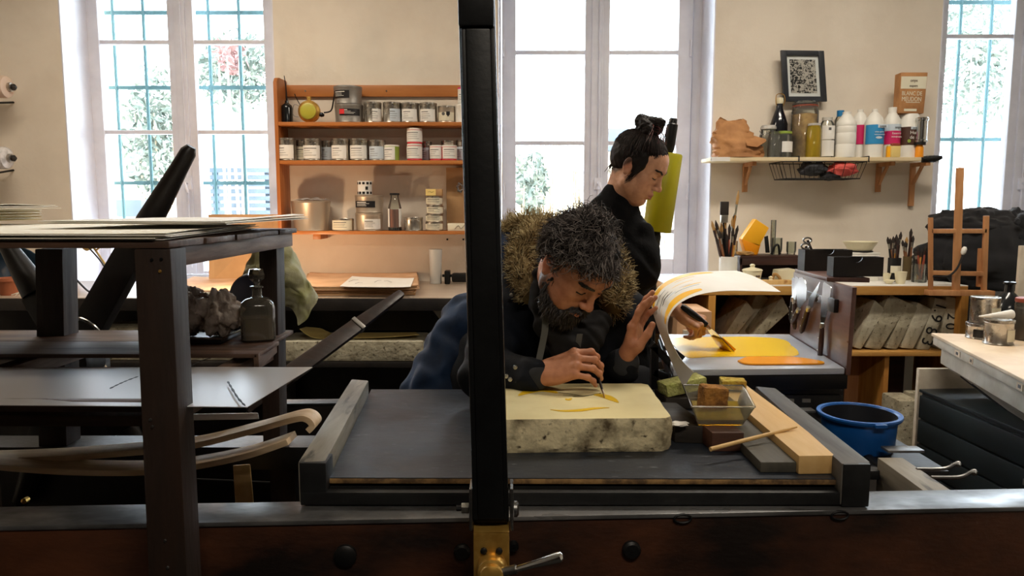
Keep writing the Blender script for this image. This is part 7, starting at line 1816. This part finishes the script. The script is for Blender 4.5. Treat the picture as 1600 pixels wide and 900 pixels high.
# parka
J = SD()
J.cap(P(872,482,1.99), chest, .10, .155, .05); J.cap(chest, P(800,575,2.24), .165, .175, .06); J.cap(P(800,575,2.24), pel+V(0,0,-.05), .175, .185, .06)
J.cap(shR, P(868,500,2.02), .082, .11, .05); J.cap(shL, P(880,505,2.03), .082, .11, .05)
seR = wrR.lerp(elR,.16)+V(0,-.002,-.005); seL = wrL.lerp(elL,.12)+V(-.002,-.012,-.016)
J.chain([shR, elR, seR], [.085,.062,.038], .03); J.chain([shL, elL, seL], [.082,.062,.041], .03)
J.cap(P(815,412,2.06), P(830,440,1.99), .05, .07, .04); J.cap(P(830,405,2.10), P(905,398,2.14), .05, .06, .04)
J.cap(seR, seR.lerp(wrR,.35)+V(0,0,-.003), .0405, .0375, .006); J.cap(seL, seL.lerp(wrL,.45), .0435, .0400, .006)
J.ell(hw(.01,0,-.03), (.10,.085,.115), HR, .02, 1)
J.fold = folds(.0055, 24.)
sd_obj('parka', J, .005, 'parka_navy', mroot)
hl = SD(); hl.cap(P(772,392,2.11),P(812,384,2.10),.050,.036,.03); hl.cap(P(770,420,2.09),P(800,425,2.06),.06,.05,.03); hl.fold = folds(.004,30.); sd_obj('hood_lining', hl, .005, 'parka_blue', mroot)
tl = SD(); tl.cap(P(742,520,2.30),P(716,640,2.33),.125,.20,.05); tl.fold = folds(.007,26.,1.); sd_obj('coat_tail', tl, .006, 'parka_blue', mroot)  # same navy parka; the lit tone of its tail is put into the colour
for se_,wr_,r_ in ((seR,wrR,.0385),(seL,wrL,.0412)):
    c_ = SD(); a_ = (wr_-se_).normalized(); b_ = se_.lerp(wr_,.35 if se_ is seR else .45)+V(0,0,-.003 if se_ is seR else 0); c_.cap(b_, b_+a_*.009, r_-.0015, r_-.003, .004); sd_obj('cuff', c_, .003, 'cuff_lining', mroot)
for px,py,Y in ((799,461,1.885),(805,574,1.70),(797,593,1.70),(791,588,1.70)): MB().lathe([(.0052,-.004),(.0052,.001),(.003,.003)], P(px,py,Y), 10, Rx(PI/2)).build('snap','stud_metal',mroot)
# hoodie collar under the parka
hd_ = SD(); cpts = [P(846,432,1.83),P(846,470,1.82),P(858,512,1.80),P(888,545,1.80),P(918,532,1.82),P(938,500,1.86)]
hd_.chain(cpts,[.022,.026,.032,.036,.034,.028],.02); hd_.cap(P(890,520,1.87),P(885,590,1.93),.07,.08,.03); hd_.fold = folds(.003, 55.)
sd_obj('hoodie', hd_, .004, 'hoodie_grey', mroot)
def strap(pts, w, nm='strap'):
    c = crv(pts,6); MB().sheet([[p+V(-w/2,0,0) for p in c],[p+V(w/2,0,0) for p in c]],.002).build(nm,'strap_grey',mroot)
strap([P(850,480,1.775),P(852,510,1.76),P(846,545,1.755),P(838,580,1.735)],.016); strap([P(906,522,1.765),P(902,545,1.77),P(896,575,1.79)],.014)
# fur trim
fpath = crv([P(836,462,1.875),P(818,432,1.92),P(812,396,1.98),P(832,366,2.04),P(880,362,2.09),P(935,382,2.07),P(962,418,1.99),P(966,452,1.93),P(955,482,1.89)],10)
MB().tube(fpath,[.034-.008*(i/(len(fpath)-1)) for i in range(len(fpath))],12).build('fur_roll','fur_mid',mroot)
fback = crv([P(780,378,2.13),P(800,356,2.14),P(838,349,2.14),P(880,356,2.13)],8); MB().tube(fback,.026,10).build('fur_roll','fur_mid',mroot)
its = []
for i in range(9300):
    fp = fpath if i < 7500 else fback; k = rn.randrange(len(fp)-1); p = fp[k].lerp(fp[k+1],rn.random()); t_ = (fp[k+1]-fp[k]).normalized()
    d = Vector((rn.gauss(0,1),rn.gauss(0,1),rn.gauss(0,1))); d = (d-t_*d.dot(t_)).normalized(); sw = Vector((noise.noise(p*30+d),noise.noise(p*30+d+Vector((7,0,0))),noise.noise(p*30+d+Vector((0,7,0)))))
    g = (d+sw*1.1+Vector((0,0,.1))).normalized(); L_ = rn.uniform(.018,.042); b = p+d*.022; cu = Vector((rn.gauss(0,1),rn.gauss(0,1),rn.gauss(0,1)))*.3
    top = min(1,max(0,(p.z-1.24)/.06)); c1 = (g+cu*1.4+sw*.5).normalized(); its.append(([b,b+g*L_*.45,b+g*L_*.45+c1*L_*.45],.0011,.0004,rn.choices((0,1,2),(.30+.3*top,.42,.28*(1-top)))[0]))
strands('fur_trim', its, ['fur_light','fur_mid','fur_dark'], mroot, 3)
T = SD()
for h_,k_,a_ in ((hipR,knR,anR),(hipL,knL,anL)): T.chain([h_,k_,a_],[.105,.078,.06],.03)
T.cap(hipR,hipL,.115,.115,.04); T.fold = folds(.004,30.); sd_obj('trousers', T, .008, 'trouser_dark', mroot)
for a_ in (anR,anL):
    s_ = SD(); s_.cap(a_+V(0,.03,-.03), a_+V(0,-.13,-.052), .046, .038, .02); s_.cap(a_+V(0,0,.03), a_+V(0,0,-.04), .05, .046, .02); sd_obj('shoe', s_, .008, 'shoe_dark', mroot)
# the fine brush he draws with
tip = G(945,622,SZ+.001); up_ = tipR[0].lerp(tipR[1],.5)+V(.004,.002,.004); dB = ((up_-tip).normalized()+V(-.12,.25,0)).normalized()
fb = thing('fine_brush', 'fine brush with a black ferrule held by the bearded man over the stone', 'brush', tuple(tip))
MB().tube([tip, tip+dB*.006, tip+dB*.018], [.0004,.0016,.0020], 8).build('bristles','bristle_tan',fb)
MB().tube([tip+dB*.017, tip+dB*.034], [.0022,.0026], 8).build('ferrule','ferrule',fb)
MB().tube([tip+dB*.033, tip+dB*.05, tip+dB*.08, tip+dB*.11], [.0028,.0036,.003,.0015], 8).build('handle','handle_black',fb)

# ------------------------------------------------------------- THE WOMAN
wroot = thing('person', 'woman in black with a dark hair bun standing in profile, spreading yellow ink', 'person', (P(965,600,2.5).x, 2.5, 0))
th_, ph_ = math.radians(27), math.radians(31)
f = Vector((math.cos(th_)*math.cos(ph_), -math.sin(th_)*math.cos(ph_), -math.sin(ph_)))
upv = Vector((math.cos(th_)*math.sin(ph_), -math.sin(th_)*math.sin(ph_), math.cos(ph_)))
WR = frame(f, upv); WS = .88
WO = P(1033,299,2.40)-WR@(Vector((.1225,0,-.0315))*WS)
Bw = SD(); nb = P(960,330,2.49)
ww_ = head(Bw, WO, WR, WS, True, nb, .046)
sR, sL = P(928,362,2.36), P(985,362,2.64)
eR, eL = P(918,470,2.34), P(985,478,2.70)
wR, wL = P(1060,485,2.345), P(1010,560,2.66)
wch = P(958,400,2.50); wpl = P(960,600,2.52)
Bw.cap(nb, wch, .05, .10, .04); Bw.cap(wch, wpl, .10, .11, .04); Bw.cap(sR, sL, .045, .045, .03)
Bw.chain([sR,eR],[.045,.036],.02); Bw.chain([sL,eL],[.045,.036],.02)
bW = [(58,50,30),(62,56,30),(64,58,30),(66,56,30)]
_, tW, nW = hand(Bw, wR, (.80,-.12,-.42), (.40,-.55,.70), 'R', bW, (4,1,-3,-7), ((.6,.2,-.75),(.8,-.3,-.5),(.8,-.4,-.4)), .92, eR, .0225)
_, tW2, nW2 = hand(Bw, wL, (.2,0,-1), (.7,.6,0), 'L', [(20,25,15)]*4, (3,1,-1,-4), ((.8,.4,-.4),(.9,.1,-.3),(.95,0,-.2)), .9, eL, .0215)
for sg in (-1,1): Bw.chain([wpl+V(.02*sg,.09*sg,-.02), V(wpl.x+.02*sg,2.52+.09*sg,.48), V(wpl.x+.02*sg,2.52+.10*sg,.08)],[.07,.046,.034],.02)
WOMS = (216,164,132)
def wtint(vs):
    col,(x,y,z,inh) = head_tint(vs, WO, WR, WS, WOMS, True); nail_tint(vs, col, nW+nW2)
    hz = np.clip((z-.066+np.clip((.035-x)*1.5,-.02,.13))/.015,0,1)*inh; m = hz[:,None]*.85; col[:,:3] = col[:,:3]*(1-m)+np.array(lin((44,32,30)))[:3]*m; return col
sd_obj('body', Bw, .0024, 'skin_woman', wroot, wtint)
# hair: smooth cap combed up to a twisted bun
H = SD()
for c_,r_,k_ in (((-.022,0,.046),(.100,.081,.079),.01),((.026,0,.076),(.050,.058,.034),.02),((-.062,0,.006),(.052,.066,.058),.03)): H.ell(ww_(*c_), [v_*WS for v_ in r_], WR, k_)
for s_ in (-1,1): H.ell(ww_(.014,.071*s_,.020),[.028*WS,.010*WS,.040*WS],WR,.02)
H.fold = folds(.0009, 120.)
sd_obj('hair_mass', H, .003, 'hair_brown', wroot)
bc = Vector((-.046,0,.142)); Bn = SD()
ring = [bc+Vector((.030*math.cos(a),.030*math.sin(a),.010*math.sin(2*a))) for a in np.linspace(0,2*PI,13)]
for i in range(12): Bn.cap(ww_(*ring[i]), ww_(*ring[i+1]), (.020+.004*math.sin(i*2.1))*WS, (.020+.004*math.sin((i+1)*2.1))*WS, .006)
Bn.cap(ww_(-.044,0,.105), ww_(-.044,0,.146), .040*WS, .028*WS, .012); Bn.cap(ww_(-.036,-.01,.166), ww_(-.010,.0,.176), .017*WS, .018*WS, .006); Bn.cap(ww_(-.064,.0,.160), ww_(-.034,.008,.170), .016*WS, .016*WS, .006)
Bn.fold = folds(.0022, 190.); sd_obj('bun', Bn, .0025, 'hair_brown', wroot)
its = []; rn = random.Random(23)
def capp(p, o): # push a local point onto the hair shell
    c = Vector((-.018,0,.045)); d = p-c; e = math.sqrt((d.x/.104)**2+(d.y/.084)**2+(d.z/.083)**2); return c+d/e*(1+o)
for i in range(1300):
    a = rn.uniform(-PI,PI); el = rn.uniform(-.5,.25)
    s0_ = Vector((math.cos(a)*.1,math.sin(a)*.08,.045+.08*el))
    if s0_.x > .02: s0_.z = max(s0_.z, .066+.02*rn.random())
    elif s0_.x > -.03: s0_.z = max(s0_.z, .012)
    e0 = Vector((-.044+.022*math.cos(a),.022*math.sin(a),.118)); j_ = Vector((rn.gauss(0,.004),rn.gauss(0,.004),rn.gauss(0,.004))); o_ = rn.uniform(.0,.05)
    pts = [ww_(*(capp(s0_.lerp(e0,u)+j_+Vector((0,0,.03*math.sin(PI*u))), o_))) for u in (0,.2,.4,.6,.8,1)]
    its.append((pts,.0009,.0006,rn.choices((0,1),(.6,.4))[0]))
for i in range(36):   # loose loops at the bun and wisps
    a = rn.uniform(-1.2,1.2); b = bc+Vector((.03*math.cos(a),.03*math.sin(a),rn.uniform(-.02,.02))); o = Vector((math.cos(a),math.sin(a),0))
    pts = crv([ww_(*b), ww_(*(b+o*.03+Vector((0,0,.018*rn.random())))), ww_(*(b+o*rn.uniform(.04,.062)+Vector((0,0,-.02)))), ww_(*(b+o*rn.uniform(.03,.06)+Vector((.0,0,-.055))))],4)
    its.append((pts,.0010,.0004,2 if rn.random() < .4 else 0))
for i in range(26):
    b = Vector((.022+rn.gauss(0,.006),-.074,.030+rn.gauss(0,.006))); its.append((crv([ww_(*b),ww_(*(b+Vector((.004,-.006,-.03)))),ww_(*(b+Vector((-.004,-.005,-.06)))),ww_(*(b+Vector((-.012+rn.gauss(0,.004),-.002,-.085))))],4),.0012,.0004,0))
for i in range(26):
    b = Vector((-.080+rn.gauss(0,.006),rn.uniform(-.04,.02),-.026)); its.append((crv([ww_(*b),ww_(*(b+Vector((-.006,0,-.022)))),ww_(*(b+Vector((.006+rn.gauss(0,.006),0,-.05))))],4),.0010,.0003,0 if i%3 else 1))
strands('hair', its, ['hair_brown','hair_brown_pale','hair_red'], wroot)
strands('brows', face_hair(Bw, ww_, WR, rn, 90, .0014), ['lash_dark'], wroot, 4)
# clothes
Kt = SD()
Kt.cap(P(966,307,2.465), P(956,338,2.49), .053, .068, .02); Kt.cap(P(955,345,2.5), wch, .085, .125, .05); Kt.cap(wch, P(958,500,2.5), .125, .115, .05); Kt.cap(P(958,500,2.5), P(956,640,2.5), .12, .15, .06)
Kt.cap(sR, P(955,365,2.48), .062, .09, .05); Kt.cap(sL, P(962,365,2.52), .062, .09, .05)
Kt.ell(P(988,408,2.45), (.080,.10,.085), None, .05)
Kt.chain([sR, eR, P(976,458,2.34)], [.066,.056,.047], .03); Kt.chain([sL,eL,P(1005,545,2.67)], [.062,.05,.042], .03)
Kt.cap(P(1008,360,2.42), P(1017,430,2.40), .018, .030, .04)
Kt.ell(P(996,290,2.43), (.078,.08,.046), None, .008, 1)
Kt.ell(P(986,459,2.34), (.034,.036,.034), None, .006, 1)
Kt.fold = folds(.0045, 28., 2.)
sd_obj('black_top', Kt, .0045, 'knit_black', wroot)
MB().lathe([(.046,-.012),(.0475,.006),(.042,.007),(.041,-.010)], P(977,459,2.34), 22, align((wR-eR).normalized()), cap=False).build('cuff','knit_black',wroot)
T = SD(); T.cap(wpl+V(0,-.06,0), wpl+V(0,.06,0), .135,.135,.05)
for sg in (-1,1): T.chain([wpl+V(.02*sg,.09*sg,-.04), V(wpl.x+.02*sg,2.52+.09*sg,.48), V(wpl.x+.02*sg,2.52+.10*sg,.10)],[.10,.07,.058],.03)
T.fold = folds(.004,30.); sd_obj('trousers', T, .008, 'trouser_dark', wroot)
for sg in (-1,1):
    a_ = V(wpl.x+.02*sg,2.52+.10*sg,.08); s_ = SD(); s_.cap(a_+V(-.03,0,-.03), a_+V(.13,-.02,-.045), .042, .035, .02); s_.cap(a_+V(0,0,.03), a_+V(0,0,-.03), .045, .042, .02); sd_obj('shoe', s_, .008, 'shoe_dark', wroot)
# the ink knife in her hand
kn = thing('ink_spatula', 'wide ink spatula loaded with orange yellow ink in the hand of the woman', 'spatula', tuple(G(1132,548,IZ)))
g0_, g1_ = G(1126,548,IZ)+V(0,0,.001), G(1149,546,IZ)+V(0,0,.001); mid = g0_.lerp(g1_,.5)
hA, hB = P(1064,478,2.33), P(1104,508,2.325)
MB().tube([hA, hA.lerp(hB,.1), hA.lerp(hB,.5), hB], [.008,.012,.013,.009], 14).build('handle','handle_black',kn)
dh = (hB-hA).normalized(); sB = V(.25,-.9,0).normalized()
n0_, n1_ = hB-sB*.014, hB+sB*.014
bl0, bl1 = mid-sB*.036, mid+sB*.036; lo_ = (mid.lerp(hB,.55))
rowsb = [[n0_,n1_],[lo_-sB*.034,lo_+sB*.034],[bl0,bl1]]
MB().sheet(rowsb,.0016).build('blade','chrome',kn)
nn = (lo_-mid).cross(sB).normalized(); nn = nn if nn.x > 0 else -nn
e_ = nn*.009; up1 = mid.lerp(lo_,.95)
for sgn,mt in ((1,'ink_orange'),(-1,'ink_yellow')):
    MB().hexa([bl0+V(0,0,.002),bl1+V(0,0,.002),bl1+e_*sgn+V(0,0,.002),bl0+e_*sgn+V(0,0,.002),up1-sB*.030,up1+sB*.030,up1+sB*.030+e_*sgn*.6,up1-sB*.030+e_*sgn*.6]).build('ink_load',mt,kn,bevel=.002)
# ------------------------------------------------------------- the curled print he lifts
A = crv([P(1150,423,2.30),P(1110,424,2.26),P(1075,427,2.19),P(1046,437,2.10),P(1026,452,2.01),P(1018,474,1.935),P(1026,506,1.885),P(1042,548,1.85),P(1056,580,1.83),P(1069,607,1.81)],7)
Bq = crv([P(1220,456,2.02),P(1180,455,2.0),P(1128,455,1.965),P(1087,462,1.92),P(1060,476,1.88),P(1045,497,1.85),P(1044,520,1.83),P(1056,548,1.81),P(1068,566,1.795),P(1084,581,1.78)],7)
nA = len(A)
pr_ = thing('curled_print', 'curled paper sheet with a yellow print, lifted by the left hand of the man', 'print', tuple(A[nA//2]))
def prow(u): return [a.lerp(b,u)+V(0,0,.008*math.sin(u*PI)*(1 if i < nA*.5 else .3)) for i,(a,b) in enumerate(zip(A,Bq))]
MB().sheet([prow(u) for u in np.linspace(0,1,9)],.0009).build('sheet','paper_white',pr_)
def pband(u0,u1,i0,i1,mat,nm,th=.0016,taper=True):
    i0,i1 = int(i0*(nA-1)),int(i1*(nA-1)); r0=[];r1=[]
    for i in range(i0,i1+1):
        t = (i-i0)/max(1,i1-i0); w = math.sin(PI*min(1,max(0,t*.94+.03)))**.45 if taper else 1; um = (u0+u1)/2; h = (u1-u0)/2*w
        for r_,u in ((r0,um-h),(r1,um+h)): r_.append(A[i].lerp(Bq[i],u)+V(0,0,.008*math.sin(u*PI)*(1 if i < nA*.5 else .3)))
    MB().sheet([r0,[a.lerp(b,.5) for a,b in zip(r0,r1)],r1],th).build(nm,mat,pr_)
pband(.03,.22,.13,.60,'ink_gold','yellow_stroke'); pband(.78,.94,.30,.62,'ink_gold','yellow_stroke')
rn = random.Random(41)
for k in range(16):
    u = .28+.46*rn.random(); i0 = .20+.36*rn.random(); w = rn.uniform(.01,.03); pband(u,u+w,i0,min(i0+rn.uniform(.05,.12),.62),('ink_yellow','print_grey','label_blue','print_grey')[k%4],'print_line',.0014)
